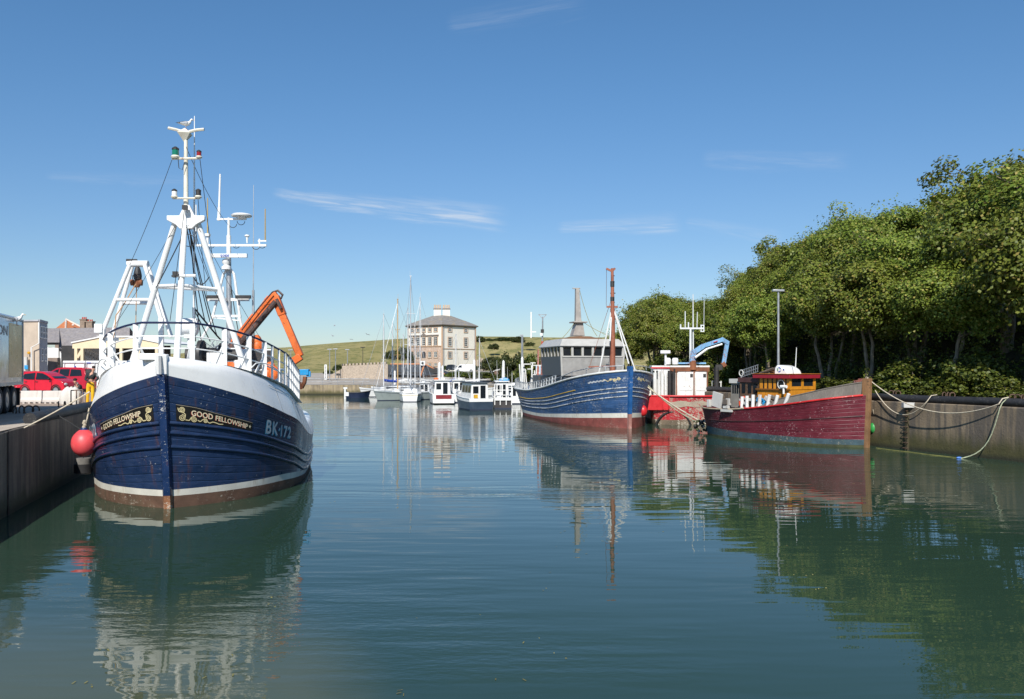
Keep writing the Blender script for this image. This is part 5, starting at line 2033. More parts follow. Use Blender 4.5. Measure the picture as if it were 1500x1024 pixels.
rf.box(((x0 + x1) / 2, (y0 + y1) / 2, ze + 0.14), (x1 - x0 + 0.42, y1 - y0 + 0.4, 0.24))
rf.box(((x0 + x1) / 2, (y0 + y1) / 2, ze + 0.275), (x1 - x0 + 0.5, y1 - y0 + 0.48, 0.03), 1)
rfo = rf.build('wheelhouse_roof', [EAVE, paint('orange_roof_edge', (0.45, 0.16, 0.02), 0.5)], wood, bevel=0.02)
# after cabin: dark brown with grey panes
mb = MB()
mb.box((-0.1, 7.65, 2.45), (2.0, 1.6, 1.8))
mb.box((-0.1, 7.7, 3.45), (2.15, 1.7, 0.28), 1)
ac = mb.build('after_cabin', [VARD, paint('dark_cornice', (0.07, 0.03, 0.028), 0.5, 0.2)], wood, bevel=0.015)
for yc in (7.15, 7.6, 8.1):
    g = MB()
    g.box((-1.12, yc, 2.98), (0.04, 0.26, 0.55))
    g.build('window', GLASS, ac)
mb = MB()
mb.box((0.0, 8.93, 2.55), (1.8, 0.95, 1.5))
mb.box((0.0, 8.93, 3.38), (2.0, 1.1, 0.26), 1)
gc = mb.build('grey_cuddy', [paint('peeling_grey', (0.24, 0.22, 0.19), 0.8, 0.2, chip=0.6, chipcol=(0.10, 0.08, 0.06)), PALE], wood)
for k in range(4):
    g = MB()
    g.box((-0.91, 8.64 + 0.19 * k, 2.9), (0.04, 0.11, 0.5))
    g.build('window', GLASS, gc)
ring = MB()
ring.tube(arc_pts((-1.27, 7.95, 2.12), (0, 1, 0), (0, 0, 1), 0.31, 0, 2 * PI, 24)[:-1], 0.085, 8, 0, close=True)
for a_ in (0.6, 2.2, 3.75, 5.3):
    p = Vector((-1.27, 7.95 + 0.31 * math.cos(a_), 2.12 + 0.31 * math.sin(a_)))
    ring.lathe(p - Vector((0, 0, 0.06)), [(0.095, 0), (0.095, 0.12)], 8, 1)
lb = ring.build('lifebuoy', [paint('lifebuoy_orange', (0.60, 0.07, 0.02), 0.5, 0.15), PALE], None, smooth=60)
lb.location = wood.location
lb.rotation_euler = wood.rotation_euler
lb.scale = wood.scale
tag(lb, 'orange lifebuoy hung on the brown cabin side of the red wooden boat', 'lifebuoy')
# white raft with a round blue and green mark on the roof
rb2 = MB()
for k in range(9):
    t0 = k / 8
prof = [(-1.0, 0.0), (-0.98, 0.35), (-0.80, 0.46), (-0.3, 0.44), (0.35, 0.36), (0.85, 0.22), (1.05, 0.03), (1.05, 0.0)]
c0 = Vector((-0.45, 5.15, ze + 0.29))
rows = []
for sx in (-0.62, -0.60, -0.45, 0.0, 0.45, 0.60, 0.62):
    f_ = 1.0 if abs(sx) < 0.5 else (0.86 if abs(sx) < 0.61 else 0.62)
    rows.append([c0 + Vector((sx, -0.46 * yq * (0.97 if abs(sx) > 0.5 else 1), 0.0 + zq * f_ * 1.05)) for yq, zq in prof])
rb2.grid(rows)
for r_, fl in ((rows[0], 0), (rows[-1], 1)):
    rb2.add(list(r_), [tuple(range(len(r_)))])
raft = rb2.build('raft_shell', WHITE, None, smooth=40)
raft.location, raft.rotation_euler = wood.location, wood.rotation_euler
raft.scale = wood.scale
tag(raft, 'white plastic shell with round blue and green mark on the wheelhouse roof', 'raft')
lg = MB()
for a0, a1, mi in ((0.3, 1.9, 0), (2.3, 3.9, 1), (4.3, 5.9, 0)):
    rv, rf_ = ribbon([Vector((math.cos(lerp(a0, a1, k / 10)) * 0.15, math.sin(lerp(a0, a1, k / 10)) * 0.15)) for k in range(11)], 0.075)
    lg.add([c0 + Vector((-0.628, -v.x * 0.8 + 0.12, 0.22 + v.y * 0.8)) for v in rv], rf_, mi)
lg.add([c0 + Vector((-0.628, -0.20 - 0.1 * a_, 0.17 + 0.1 * b_)) for a_, b_ in ((0, 0), (1, 0), (1, 1), (0, 1))], [(0, 1, 2, 3)], 0)
lg.build('emblem', [paint('emblem_blue', (0.01, 0.09, 0.45), 0.4), paint('emblem_green', (0.02, 0.25, 0.12), 0.4)], raft, smooth=0)
# planks, ropes and bits on the roof
pk = MB()
rn = random.Random(12)
for k in range(9):
    yq = rn.uniform(5.6, 6.8)
    xq = rn.uniform(-1.0, 0.3)
    pk.bar((xq, yq - 0.9, ze + 0.33 + 0.04 * (k % 4)), (xq + rn.uniform(-.2, .2), yq + rn.uniform(0.3, 0.9), ze + 0.34 + 0.05 * (k % 4) - 0.03), 0.10, 0.05, 0)
for k in range(6):
    pk.bar((-1.0 + 0.1 * k, 6.9, ze + 0.32), (-0.9 + 0.12 * k, 5.9 - 0.05 * k, ze + 0.62), 0.05, 0.05, 1)
pl = pk.build('plank_pile', [TIMB, GRYW], None)
pl.location, pl.rotation_euler = wood.location, wood.rotation_euler
pl.scale = wood.scale
tag(pl, 'heap of loose weathered planks on the red wheelhouse roof', 'planks')
ld = MB()
for s_ in (0, 0.22, 0.44):
    ld.bar((-0.9, 8.5, 3.62 + s_ * 0.9), (-0.9, 7.1, 3.95 + s_ * 0.9), 0.035)
for k in range(8):
    q = Vector((-0.9, 8.4 - 0.18 * k, 3.64 + 0.042 * k))
    ld.bar(q, q + Vector((0, 0, 0.42)), 0.03)
ld.build('roof_rack', STEEL, wood)
ld = MB()
ld.tube(arc_pts((-0.9, 8.52, 3.86), (0, 1, 0), (0, 0, 1), 0.17, 0, 2 * PI, 20)[:-1], 0.035, 6, close=True)
ld.cyl((-0.9, 8.52, 3.58), (-0.9, 8.52, 3.70), 0.03)
ld.build('searchlight_ring', PALE, wood)
ar = MB()
ar.cyl((-0.9, 4.2, ze + 0.25), (-0.95, 4.05, 5.3), 0.035, 0.018, 6)
ar.build('whip_aerial', WHITE, wood)
hn = MB()
hn.cyl((x0 - 0.2, 4.6, 2.72), (x0 - 0.2, 4.6, 3.1), 0.06, n=8)
hn.cyl((x0 - 0.2, 4.38, 3.12), (x0 - 0.2, 4.82, 3.12), 0.09, n=10)
hn.box((x0 - 0.1, 4.6, 3.1), (0.2, 0.1, 0.08))
hn.build('horn', WHITE, wood)
# white pipes standing along the rail
for k, (yq, tilt, h_) in enumerate(((7.45, 0.02, 0.72), (7.0, -0.03, 0.74), (6.55, 0.02, 0.78), (6.05, 0.06, 0.74), (5.4, 0.16, 0.56), (4.85, 0.22, 0.48), (4.1, 0.28, 0.5))):
    p = whull.pt(-1, yq, wz(yq))
    s_ = MB()
    a_ = Vector((p.x + 0.22, p.y, wz(yq) - 0.12 + (0.0 if k < 4 else 0.12)))
    s_.cyl(a_, a_ + Vector((0.02, -tilt, h_ + 0.1)), 0.105, n=12)
    so = s_.build('white_post', WHITE2, wood, smooth=50)
mb = MB()
mb.box(whull.pt(-1, 8.5, 1.66) + Vector((-0.05, 0, 0)), (0.2, 0.95, 0.14))
mb.box(whull.pt(-1, 8.6, 1.86) + Vector((0.0, 0, 0)), (0.2, 0.4, 0.14))
mb.build('side_light_board', PALE, wood)
ju = MB()
rn = random.Random(5)
for k in range(26):
    yq = rn.uniform(4.2, 7.4)
    p = whull.pt(-1, yq, wz(yq))
    ju.box((p.x + rn.uniform(0.3, 0.6), p.y, wz(yq) + rn.uniform(0.0, 0.5)), (rn.uniform(.1, .35), rn.uniform(.1, .5), rn.uniform(.06, .25)), rn.choice((0, 1, 2, 3, 3, 2)), Matrix.Rotation(rn.uniform(-.6, .6), 3, 'X'))
ju.build('clutter', [CYAN, PALE, DARK, GRYW], wood, bevel=0.01)
ju = MB()
for k in range(7):
    ju.box((rn.uniform(-1.0, 0.9), rn.uniform(10.9, 11.7), 1.9 + rn.uniform(0, .3)), (rn.uniform(.2, .5), rn.uniform(.2, .5), rn.uniform(.2, .5)), rn.choice((0, 1)))
ju.box((-0.95, 10.6, 2.2), (0.12, 0.85, 0.9), 1, Matrix.Rotation(0.2, 3, 'X'))
ju.build('stern_gear', [GRYW, PALE], wood, bevel=0.01)
fender('buoy', 'green buoy with a red top hanging off the red wooden boat bow by the wall', 'buoy', P(1279.5, 627, 45.6), 0.22, paint('green_float', (0.03, 0.28, 0.06), 0.45), REDP, P(1279, 600, 45.4), stretch=1.35)
# ------------------------------------------------------------------ figures


def skin_body(name, joints, edges, mat, parent, levels=1):
    """one continuous surface grown round a posed skeleton: joints = {name: (point, radius x, radius y)}"""
    me = bpy.data.meshes.new(name)
    keys = list(joints)
    me.from_pydata([joints[k][0] for k in keys], [(keys.index(a), keys.index(b)) for a, b in edges], [])
    o = bpy.data.objects.new(name, me)
    COL.objects.link(o)
    o.modifiers.new('skin', 'SKIN')
    sv = me.skin_vertices[0].data
    for i, k in enumerate(keys):
        sv[i].radius = (joints[k][1], joints[k][2])
        sv[i].use_root = (i == 0)
    m = o.modifiers.new('sub', 'SUBSURF')
    m.levels = m.render_levels = levels
    dg = bpy.context.evaluated_depsgraph_get()
    nm = bpy.data.meshes.new_from_object(o.evaluated_get(dg))
    bpy.data.objects.remove(o)
    bpy.data.meshes.remove(me)
    nm.name = name
    nm.materials.clear()
    nm.materials.append(mat)
    nm.polygons.foreach_set('material_index', [0] * len(nm.polygons))
    nm.polygons.foreach_set('use_smooth', [True] * len(nm.polygons))
    o = bpy.data.objects.new(name, nm)
    COL.objects.link(o)
    o.parent = parent
    return o


SKIN_M = paint('skin', (0.52, 0.27, 0.18), 0.55, 0.08)
OILY = paint('yellow_oilskin', (0.80, 0.46, 0.015), 0.4, 0.1, dirt=0.15, dirtcol=(0.45, 0.25, 0.05))
JACK = paint('dark_jacket', (0.018, 0.022, 0.024), 0.8, 0.2)


def make_person(label, loc, rz, J, trousers, top, hair, extra=None):
    p = thing('person', label, 'person', loc, rz)
    arms = [('chest', 'sl'), ('sl', 'el'), ('el', 'wl'), ('wl', 'hl'), ('chest', 'sr'), ('sr', 'er'), ('er', 'wr'), ('wr', 'hr')]
    legs = [('pelvis', 'hpl'), ('hpl', 'kl'), ('kl', 'al'), ('al', 'tl'), ('pelvis', 'hpr'), ('hpr', 'kr'), ('kr', 'ar'), ('ar', 'tr')]
    rad = {'pelvis': (.115, .10), 'waist': (.12, .09), 'chest': (.135, .10), 'neck': (.05, .05), 'jaw': (.062, .075), 'crown': (.075, .09), 'sl': (.06, .06), 'el': (.042, .042), 'wl': (.032, .03), 'hl': (.038, .022),
           'sr': (.06, .06), 'er': (.042, .042), 'wr': (.032, .03), 'hr': (.038, .022), 'hpl': (.085, .085), 'kl': (.06, .06), 'al': (.042, .042), 'tl': (.045, .035), 'hpr': (.085, .085), 'kr': (.06, .06), 'ar': (.042, .042), 'tr': (.045, .035)}
    order = ['pelvis', 'waist', 'chest', 'neck', 'jaw', 'crown', 'sl', 'el', 'wl', 'hl', 'sr', 'er', 'wr', 'hr', 'hpl', 'kl', 'al', 'tl', 'hpr', 'kr', 'ar', 'tr']
    jt = {k: (J[k], *rad[k]) for k in order}
    ed = [('pelvis', 'waist'), ('waist', 'chest'), ('chest', 'neck'), ('neck', 'jaw'), ('jaw', 'crown')] + arms + legs
    skin_body('body', jt, ed, SKIN_M, p)
    big = lambda ks, k: {n: (J[n], rad[n][0] * k + 0.012, rad[n][1] * k + 0.012) for n in ks}
    skin_body('trousers', big(['pelvis', 'waist', 'hpl', 'kl', 'al', 'hpr', 'kr', 'ar'], 1.18), [('pelvis', 'waist'), ('pelvis', 'hpl'), ('hpl', 'kl'), ('kl', 'al'), ('pelvis', 'hpr'), ('hpr', 'kr'), ('kr', 'ar')], trousers, p)
    skin_body('jacket', big(['waist', 'chest', 'sl', 'el', 'wl', 'sr', 'er', 'wr'], 1.2), [('waist', 'chest'), ('chest', 'sl'), ('sl', 'el'), ('el', 'wl'), ('chest', 'sr'), ('sr', 'er'), ('er', 'wr')], top, p)
    c = Vector(J['crown'])
    h = MB()
    h.ball(c + Vector((0, 0.025, 0.045)), (0.088, 0.10, 0.075), nu=12, nv=8)
    h.build('hair', hair, p, smooth=60)
    b = MB()
    for k in ('l', 'r'):
        a, t = Vector(J['a' + k]), Vector(J['t' + k])
        b.ball(a.lerp(t, 0.55) + Vector((0, 0, -0.01)), (0.06, 0.15, 0.06), nu=10, nv=6)
        b.cyl(a + Vector((0, 0, -0.04)), a.lerp(Vector(J['k' + k]), 0.35), 0.062, 0.07, 10)
        wr_, hd = Vector(J['w' + k]), Vector(J['h' + k])
    b.build('boots', BLACK if not extra else extra, p, smooth=60)
    f = MB()
    for k in ('l', 'r'):
        wr_, hd = Vector(J['w' + k]), Vector(J['h' + k])
        d = (hd - wr_).normalized()
        a, u = f.frame(d)
        for q in range(4):
            s = hd + a * (0.012 * (q - 1.5) * 1.5)
            f.tube([s, s + d * 0.035 + u * 0.004, s + d * (0.065 - 0.006 * abs(q - 1.3)) - u * 0.022], [0.009, 0.0085, 0.006], 5)
        s = wr_.lerp(hd, 0.5) + a * 0.03
        f.tube([s, s + a * 0.025 + d * 0.02, s + a * 0.028 + d * 0.055], [0.011, 0.01, 0.007], 5)
    n = Vector(J['jaw']).lerp(c, 0.45)
    f.ball(n + Vector((0, -0.09, 0.0)), (0.014, 0.022, 0.02), nu=6, nv=5)
    for s in (-1, 1):
        f.ball(n + Vector((s * 0.078, 0.0, 0.005)), (0.012, 0.022, 0.032), nu=6, nv=5)
    f.build('hands_and_face', SKIN_M, p, smooth=60)
    return p


# a fisherman in yellow oilskins, half turned, one hand to the mooring line
J1 = {'pelvis': (0, 0, .98), 'waist': (0.02, 0.0, 1.14), 'chest': (0.05, -0.02, 1.38), 'neck': (0.10, -0.03, 1.55), 'jaw': (0.13, -0.05, 1.63), 'crown': (0.14, -0.04, 1.74),
      'sl': (-0.13, 0.0, 1.45), 'el': (-0.22, -0.10, 1.20), 'wl': (-0.02, -0.28, 1.12), 'hl': (0.06, -0.32, 1.13), 'sr': (0.24, -0.02, 1.45), 'er': (0.36, -0.14, 1.24), 'wr': (0.22, -0.32, 1.10), 'hr': (0.15, -0.36, 1.08),
      'hpl': (-0.09, 0, .90), 'kl': (-0.11, -0.03, .49), 'al': (-0.13, 0.02, .09), 'tl': (-0.15, -0.14, .035), 'hpr': (0.10, 0, .90), 'kr': (0.10, -0.03, .49), 'ar': (0.09, 0.02, .09), 'tr': (0.11, -0.14, .035)}
pp = P(132.5, 592.5, 41.0)
make_person('fisherman in yellow oilskin trousers and dark jacket standing by the trawler bow', (pp.x, pp.y, QZ), R(20), J1, OILY, JACK, paint('dark_hair', (0.03, 0.02, 0.015), 0.8), OILY)
J2 = dict(J1)
J2.update({'pelvis': (0, 0.10, .42), 'waist': (0, 0.04, .58), 'chest': (0.0, -0.10, .80), 'neck': (0.0, -0.18, .95), 'jaw': (0.0, -0.24, 1.01), 'crown': (0.0, -0.26, 1.12), 'sl': (-0.19, -0.10, .86), 'el': (-0.25, -0.25, .62), 'wl': (-0.14, -0.42, .45), 'hl': (-0.10, -0.48, .40),
           'sr': (0.19, -0.10, .86), 'er': (0.26, -0.25, .62), 'wr': (0.14, -0.42, .45), 'hr': (0.10, -0.48, .40), 'hpl': (-0.10, 0.06, .40), 'kl': (-0.17, -0.34, .48), 'al': (-0.16, -0.18, .09), 'tl': (-0.17, -0.33, .035), 'hpr': (0.10, 0.06, .40), 'kr': (0.17, -0.34, .48), 'ar': (0.16, -0.18, .09), 'tr': (0.17, -0.33, .035)})
pp = P(116.5, 588, 43.0)
make_person('crouching person in dark top and bright blue trousers behind the quay railing', (pp.x, pp.y, QZ), R(-30), J2, paint('blue_trousers', (0.015, 0.10, 0.42), 0.6, 0.15), JACK, paint('black_hair', (0.015, 0.012, 0.01), 0.8))

# ------------------------------------------------------------------ gulls
GULLW = paint('gull_white', (0.80, 0.80, 0.78), 0.7, 0.04)
GULLG = paint('gull_grey', (0.36, 0.38, 0.41), 0.7, 0.06)
GULLB = paint('gull_black', (0.02, 0.02, 0.02), 0.6)
BEAK = paint('gull_yellow', (0.60, 0.33, 0.03), 0.5)


def make_gull(label, loc, rz, crouch=False):
    g = thing('gull', label, 'gull', loc, rz)
    h = 0.10 if crouch else 0.15
    b = MB()
    # one lofted body from tail to head along +x
    sec = [(-0.30, h + 0.10, 0.015, 0.012), (-0.24, h + 0.10, 0.045, 0.03), (-0.12, h + 0.105, 0.085, 0.075), (0.02, h + 0.10, 0.105, 0.10), (0.12, h + 0.13, 0.085, 0.09), (0.17, h + 0.19, 0.055, 0.065),
           (0.19, h + 0.25, 0.05, 0.055), (0.215, h + 0.29, 0.052, 0.05), (0.245, h + 0.295, 0.045, 0.04), (0.275, h + 0.285, 0.015, 0.015)]
    rows = []
    for x, z, ry, rzz in sec:
        rows.append([Vector((x - (0.02 if 0.16 < x < 0.2 else 0) * math.sin(t), ry * math.cos(t), z + rzz * math.sin(t))) for t in [2 * PI * k / 12 for k in range(13)]])
    b.grid(rows)
    b.build('body', GULLW, g, smooth=70, weld=True)
    w = MB()
    for s in (1, -1):
        w.prism([(0.10, s * 0.088, h + 0.16), (0.02, s * 0.10, h + 0.19), (-0.16, s * 0.085, h + 0.16), (-0.36, s * 0.03, h + 0.115), (-0.20, s * 0.075, h + 0.085), (0.04, s * 0.108, h + 0.08)], (0, s * 0.012, 0))
        w.prism([(-0.22, s * 0.07, h + 0.135), (-0.40, s * 0.018, h + 0.12), (-0.24, s * 0.062, h + 0.095)], (0, s * 0.012, 0), 1)
    w.build('wing', [GULLG, GULLB], g, smooth=0)
    k = MB()
    k.cyl((0.268, 0, h + 0.287), (0.335, 0, h + 0.272), 0.014, 0.005, 8)
    k.build('beak', BEAK, g)
    l = MB()
    for s in (1, -1):
        l.cyl((0.0, s * 0.035, 0.0), (0.0, s * 0.035, h + 0.03), 0.008, n=6)
        l.box((0.03, s * 0.035, 0.005), (0.075, 0.05, 0.01))
    l.build('leg', paint('gull_pink', (0.45, 0.25, 0.2), 0.6), g)
    return g


make_gull('white gull perched on the top of the big trawler mast', P(271.5, 191, 27.9) + Vector((0.02, 0.0, 0.02)), 0.3).scale = (0.78, 0.78, 0.78)
gg = make_gull('white gull standing on the roof of the grey lorry trailer', P(24.5, 462.5, 33.9) + Vector((0, 0, 0.03)), 0.2)
gg.location.z -= 0.42

# ------------------------------------------------------------------ lorry trailer
TRD = Vector((-1.55, 4.45, 0)).normalized()
p_rear = P(33.5, 603, 35.3)
tr_rz = math.atan2(-TRD.x, TRD.y)
lorry = thing('lorry_trailer', 'long grey and tan box trailer with three axles parked on the quay', 'lorry', (p_rear.x, p_rear.y, QZ), tr_rz)
# local: +y to the rear end seen at the right, x towards the water
bm_ = MB()
prof = [(-2.5, 1.12), (0.0, 1.12), (0.0, 3.62), (-0.04, 3.75), (-0.12, 3.82), (-2.38, 3.82), (-2.46, 3.75), (-2.5, 3.62)]
bm_.prism([(x, -13.2, z) for x, z in prof], (0, 13.2, 0))
TRG = paint('trailer_silver', (0.55, 0.55, 0.56), 0.2, 0.05, metal=0.35, streak=0.25, streakcol=(0.25, 0.22, 0.18))
tb_ = bm_.build('box_body', TRG, lorry, smooth=30)
pn = MB()
pn.quad((0.006, -2.55, 1.38), (0.006, -0.14, 1.38), (0.006, -0.14, 3.5), (0.006, -2.55, 3.5))
pn.build('tan_panel', paint('trailer_tan', (0.40, 0.28, 0.12), 0.3, 0.15, dirt=0.3, dirtcol=(0.42, 0.38, 0.28), metal=0.3), tb_, smooth=0)
pn = MB()
pn.box((0.0, -6.6, 1.13), (0.05, 13.2, 0.12))
pn.box((0.01, -0.03, 2.45), (0.04, 0.06, 2.6))
pn.box((0.0, -6.6, 3.70), (0.045, 13.2, 0.07))
pn.build('edge_rail', STEEL, lorry)
LTR = paint('trailer_letter', (0.20, 0.21, 0.24), 0.4, 0.1)
lt = MB()
tv, tf, tw = text_shape('SON', 0.78, 1.02, 0.012)
k = 2.0 / tw
lt.add([(0.012, -4.75 + v.x * k, 3.0 + v.y * 0.66) for v in tv], tf)
lt.build('lettering', LTR, tb_, smooth=0)
ax = MB()
ax.box((-1.25, -5.5, 0.98), (1.0, 11.0, 0.22))
ax.box((-0.1, -7.6, 0.75), (0.08, 3.5, 0.55))
ax.box((-1.25, -0.10, 0.62), (2.3, 0.12, 0.16))
ax.bar((-0.5, -0.1, 0.62), (-0.5, -0.1, 1.0), 0.1)
ax.bar((-2.0, -0.1, 0.62), (-2.0, -0.1, 1.0), 0.1)
ax.box((-0.32, -0.22, 0.58), (0.5, 0.04, 0.72), 1)
ax.build('chassis', [DARK, BLACK], lorry)


def wheel(parent, c, axis, r, w, rimcol, dep=0.35):
    a = Vector(axis).normalized()
    M = Vector((0, 0, 1)).rotation_difference(a).to_matrix()
    t = MB()
    t.lathe(c, [(r * 0.56, -w / 2), (r * 0.88, -w / 2), (r, -w * 0.33), (r, w * 0.33), (r * 0.88, w / 2), (r * 0.58, w / 2), (r * 0.56, w * 0.2)], 22, 0, M)
    wo = t.build('wheel', BLACK, parent, smooth=40)
    m = MB()
    m.lathe(c, [(r * 0.575, w * 0.47), (r * 0.50, w * 0.44), (r * 0.46, w * dep * 0.3), (r * 0.22, w * dep * 0.3), (r * 0.20, w * 0.5), (r * 0.05, w * 0.52)], 18, 0, M)
    for k in range(8):
        t_ = 2 * PI * k / 8
        q = Vector(c) + M @ Vector((math.cos(t_) * r * 0.33, math.sin(t_) * r * 0.33, w * dep * 0.36))
        m.cyl(q, q + a * 0.03, r * 0.045, n=6)
    m.build('rim', rimcol, wo, smooth=40)
    return wo


RIMG = paint('dull_alloy', (0.40, 0.41, 0.42), 0.4, 0.15, metal=0.7)
for y in (-1.35, -2.55, -3.75):
    wheel(lorry, (-0.22, y, 0.52), (1, 0, 0), 0.52, 0.36, RIMG)
    wheel(lorry, (-2.28, y, 0.52), (-1, 0, 0), 0.52, 0.36, RIMG)
    m = MB()
    m.tube(arc_pts((-0.22, y, 0.52), (0, 1, 0), (0, 0, 1), 0.6, 0.1, PI - 0.1, 10), 0.04, 6)
    m.build('mudguard', DARK, lorry)

# ------------------------------------------------------------------ cars


def make_car(name, label, loc, rz, L, prof, W, col, wheel_r, wb, windows, cat='car'):
    """prof: (x, z) outline of the side from rear to front over the top; x along the length, lower edge is flat"""
    c = thing(name, label, cat, loc, rz)
    zmax = max(z for x, z in prof)
    belt = windows['belt']
    mb = MB()
    hw = W / 2

    def half(z):
        return hw * (1 - 0.06 * max(0, (0.55 - z)) / 0.4) if z < belt else hw - (z - belt) / (zmax - belt) * 0.22
    full = [(prof[0][0], 0.24)] + prof + [(prof[-1][0], 0.24)]
    rows = []
    for sgn, q in ((1, 0.0), (1, 1.0)):
        pass
    left = [Vector((x, half(z), z)) for x, z in full]
    right = [Vector((x, -half(z), z)) for x, z in full]
    n = len(full)
    o = mb.add(left + right, [tuple(range(n)), tuple(range(2 * n - 1, n - 1, -1))])
    for i in range(n):
        j = (i + 1) % n
        mb.f.append([o + i, o + n + i, o + n + j, o + j])
        mb.m.append(0)
    body = mb.build('body', col, c, smooth=35, bevel=0.035)
    for nm, pts in windows['side']:
        for s in (1, -1):
            w = MB()
            q = [Vector((x, s * (half(z) + 0.006), z)) for x, z in pts]
            w.add(q, [tuple(range(len(q)))])
            w.build(nm, GLASS, c, smooth=0)
    for nm, (xa, za, xb, zb_) in windows['ends']:
        w = MB()
        nx, nz = (zb_ - za), -(xb - xa)
        ln = math.hypot(nx, nz)
        sg = 1 if nx * (1 if xa > 0 else -1) > 0 else -1
        ox, oz = sg * nx / ln * 0.008, sg * nz / ln * 0.008
        w.quad((xa + ox, half(za) - 0.12, za + oz), (xa + ox, -half(za) + 0.12, za + oz), (xb + ox, -half(zb_) + 0.1, zb_ + oz), (xb + ox, half(zb_) - 0.1, zb_ + oz))
        w.build(nm, GLASS, c, smooth=0)
    for x in wb:
        for s in (1, -1):
            wheel(c, (x, s * (hw - 0.10), wheel_r), (0, s, 0), wheel_r, 0.2, RIMG)
            a = MB()
            a.tube(arc_pts((x, s * (hw + 0.0), wheel_r), (1, 0, 0), (0, 0, 1), wheel_r + 0.05, 0, PI, 12), 0.025, 6)
            a.build('wheel_arch', BLACK, c)
    for s in (1, -1):
        m = MB()
        m.ball((windows['mirror'], s * (hw + 0.08), belt + 0.06), (0.09, 0.11, 0.07), nu=8, nv=6)
        m.build('mirror', BLACK, c, smooth=60)
        h = MB()
        for hx in windows['handles']:
            h.box((hx, s * (hw + 0.008), belt - 0.12), (0.16, 0.02, 0.035))
        h.build('door_handle', DARK, c)
        sm_ = MB()
        for hx in windows['seams']:
            sm_.box((hx, s * (hw - 0.01), 0.62), (0.012, 0.026, 0.7))
        sm_.build('door_seam', BLACK, c)
    fx = prof[-1][0]
    for s in (1, -1):
        l = MB()
        l.ball((fx - 0.06, s * (hw - 0.25), 0.66), (0.09, 0.18, 0.10), nu=10, nv=6)
        l.build('headlight', paint('lamp_glass', (0.6, 0.6, 0.6), 0.1), c, smooth=60)
        l = MB()
        l.ball((prof[0][0] + 0.03, s * (hw - 0.12), 0.85), (0.06, 0.09, 0.16), nu=8, nv=6)
        l.build('tail_light', LAMPR, c, smooth=60)
    b = MB()
    b.box((fx - 0.02, 0, 0.36), (0.1, W * 0.9, 0.2))
    b.box((prof[0][0] + 0.02, 0, 0.36), (0.1, W * 0.9, 0.2))
    b.build('bumper', col, c, bevel=0.03)
    return c


CARRED = paint('car_red', (0.55, 0.008, 0.022), 0.18, 0.05, spec=0.6)
CARRED2 = paint('car_deep_red', (0.42, 0.008, 0.025), 0.2, 0.05, spec=0.6)
hatch = [(-1.66, 0.45), (-1.72, 0.75), (-1.66, 1.0), (-1.45, 1.34), (-1.2, 1.46), (-0.5, 1.52), (0.15, 1.47), (0.55, 1.30), (1.02, 1.02), (1.45, 0.92), (1.68, 0.78), (1.74, 0.5)]
hw_ = {'belt': 0.95, 'side': [('rear_side_window', [(-1.34, 1.06), (-1.18, 1.34), (-0.42, 1.42), (-0.40, 0.99), (-0.95, 0.99)]), ('front_side_window', [(-0.30, 0.99), (-0.32, 1.42), (0.12, 1.38), (0.50, 1.22), (0.86, 1.0)])],
       'ends': [('windscreen', (1.0, 1.05, 0.25, 1.42)), ('rear_window', (-1.64, 1.05, -1.44, 1.34))], 'mirror': 0.72, 'handles': (-0.22, -1.0), 'seams': (-0.35, 0.85)}
c1 = P(70, 577, 57)
make_car('parked_car', 'small bright red hatchback parked behind white barriers on the quay', (c1.x, c1.y, QZ), R(-8), 3.5, hatch, 1.6, CARRED, 0.29, (-1.08, 1.15), hw_)
suv = [(-2.1, 0.5), (-2.16, 0.9), (-2.08, 1.15), (-1.85, 1.68), (-1.6, 1.76), (-0.3, 1.78), (0.3, 1.72), (0.72, 1.48), (1.15, 1.14), (1.75, 1.04), (2.08, 0.86), (2.14, 0.5)]
sw_ = {'belt': 1.1, 'side': [('rear_side_window', [(-1.78, 1.18), (-1.62, 1.60), (-0.85, 1.64), (-0.85, 1.14)]), ('middle_side_window', [(-0.75, 1.14), (-0.75, 1.65), (0.0, 1.65), (0.0, 1.14)]), ('front_side_window', [(0.1, 1.14), (0.1, 1.64), (0.30, 1.60), (0.62, 1.42), (0.95, 1.14)])],
       'ends': [('windscreen', (1.12, 1.17, 0.4, 1.66)), ('rear_window', (-2.05, 1.22, -1.86, 1.64))], 'mirror': 0.85, 'handles': (0.1, -0.75), 'seams': (0.05, -0.8)}
c2 = P(98, 574.5, 62)
make_car('parked_car', 'taller red people carrier parked beyond the small red hatchback', (c2.x, c2.y, QZ), R(172), 4.3, suv, 1.8, CARRED2, 0.33, (-1.3, 1.35), sw_)
c3 = P(41, 574, 60.5)
make_car('parked_car', 'red car half hidden behind the lorry, nose out towards the quay', (c3.x, c3.y, QZ), R(-62), 3.5, hatch, 1.6, CARRED2, 0.29, (-1.08, 1.15), hw_)

# ------------------------------------------------------------------ quay furniture
WBAR = paint('white_barrier', (0.62, 0.57, 0.52), 0.7, 0.1, dirt=0.3, dirtcol=(0.35, 0.30, 0.25), streak=0.3, streakcol=(0.3, 0.25, 0.2))


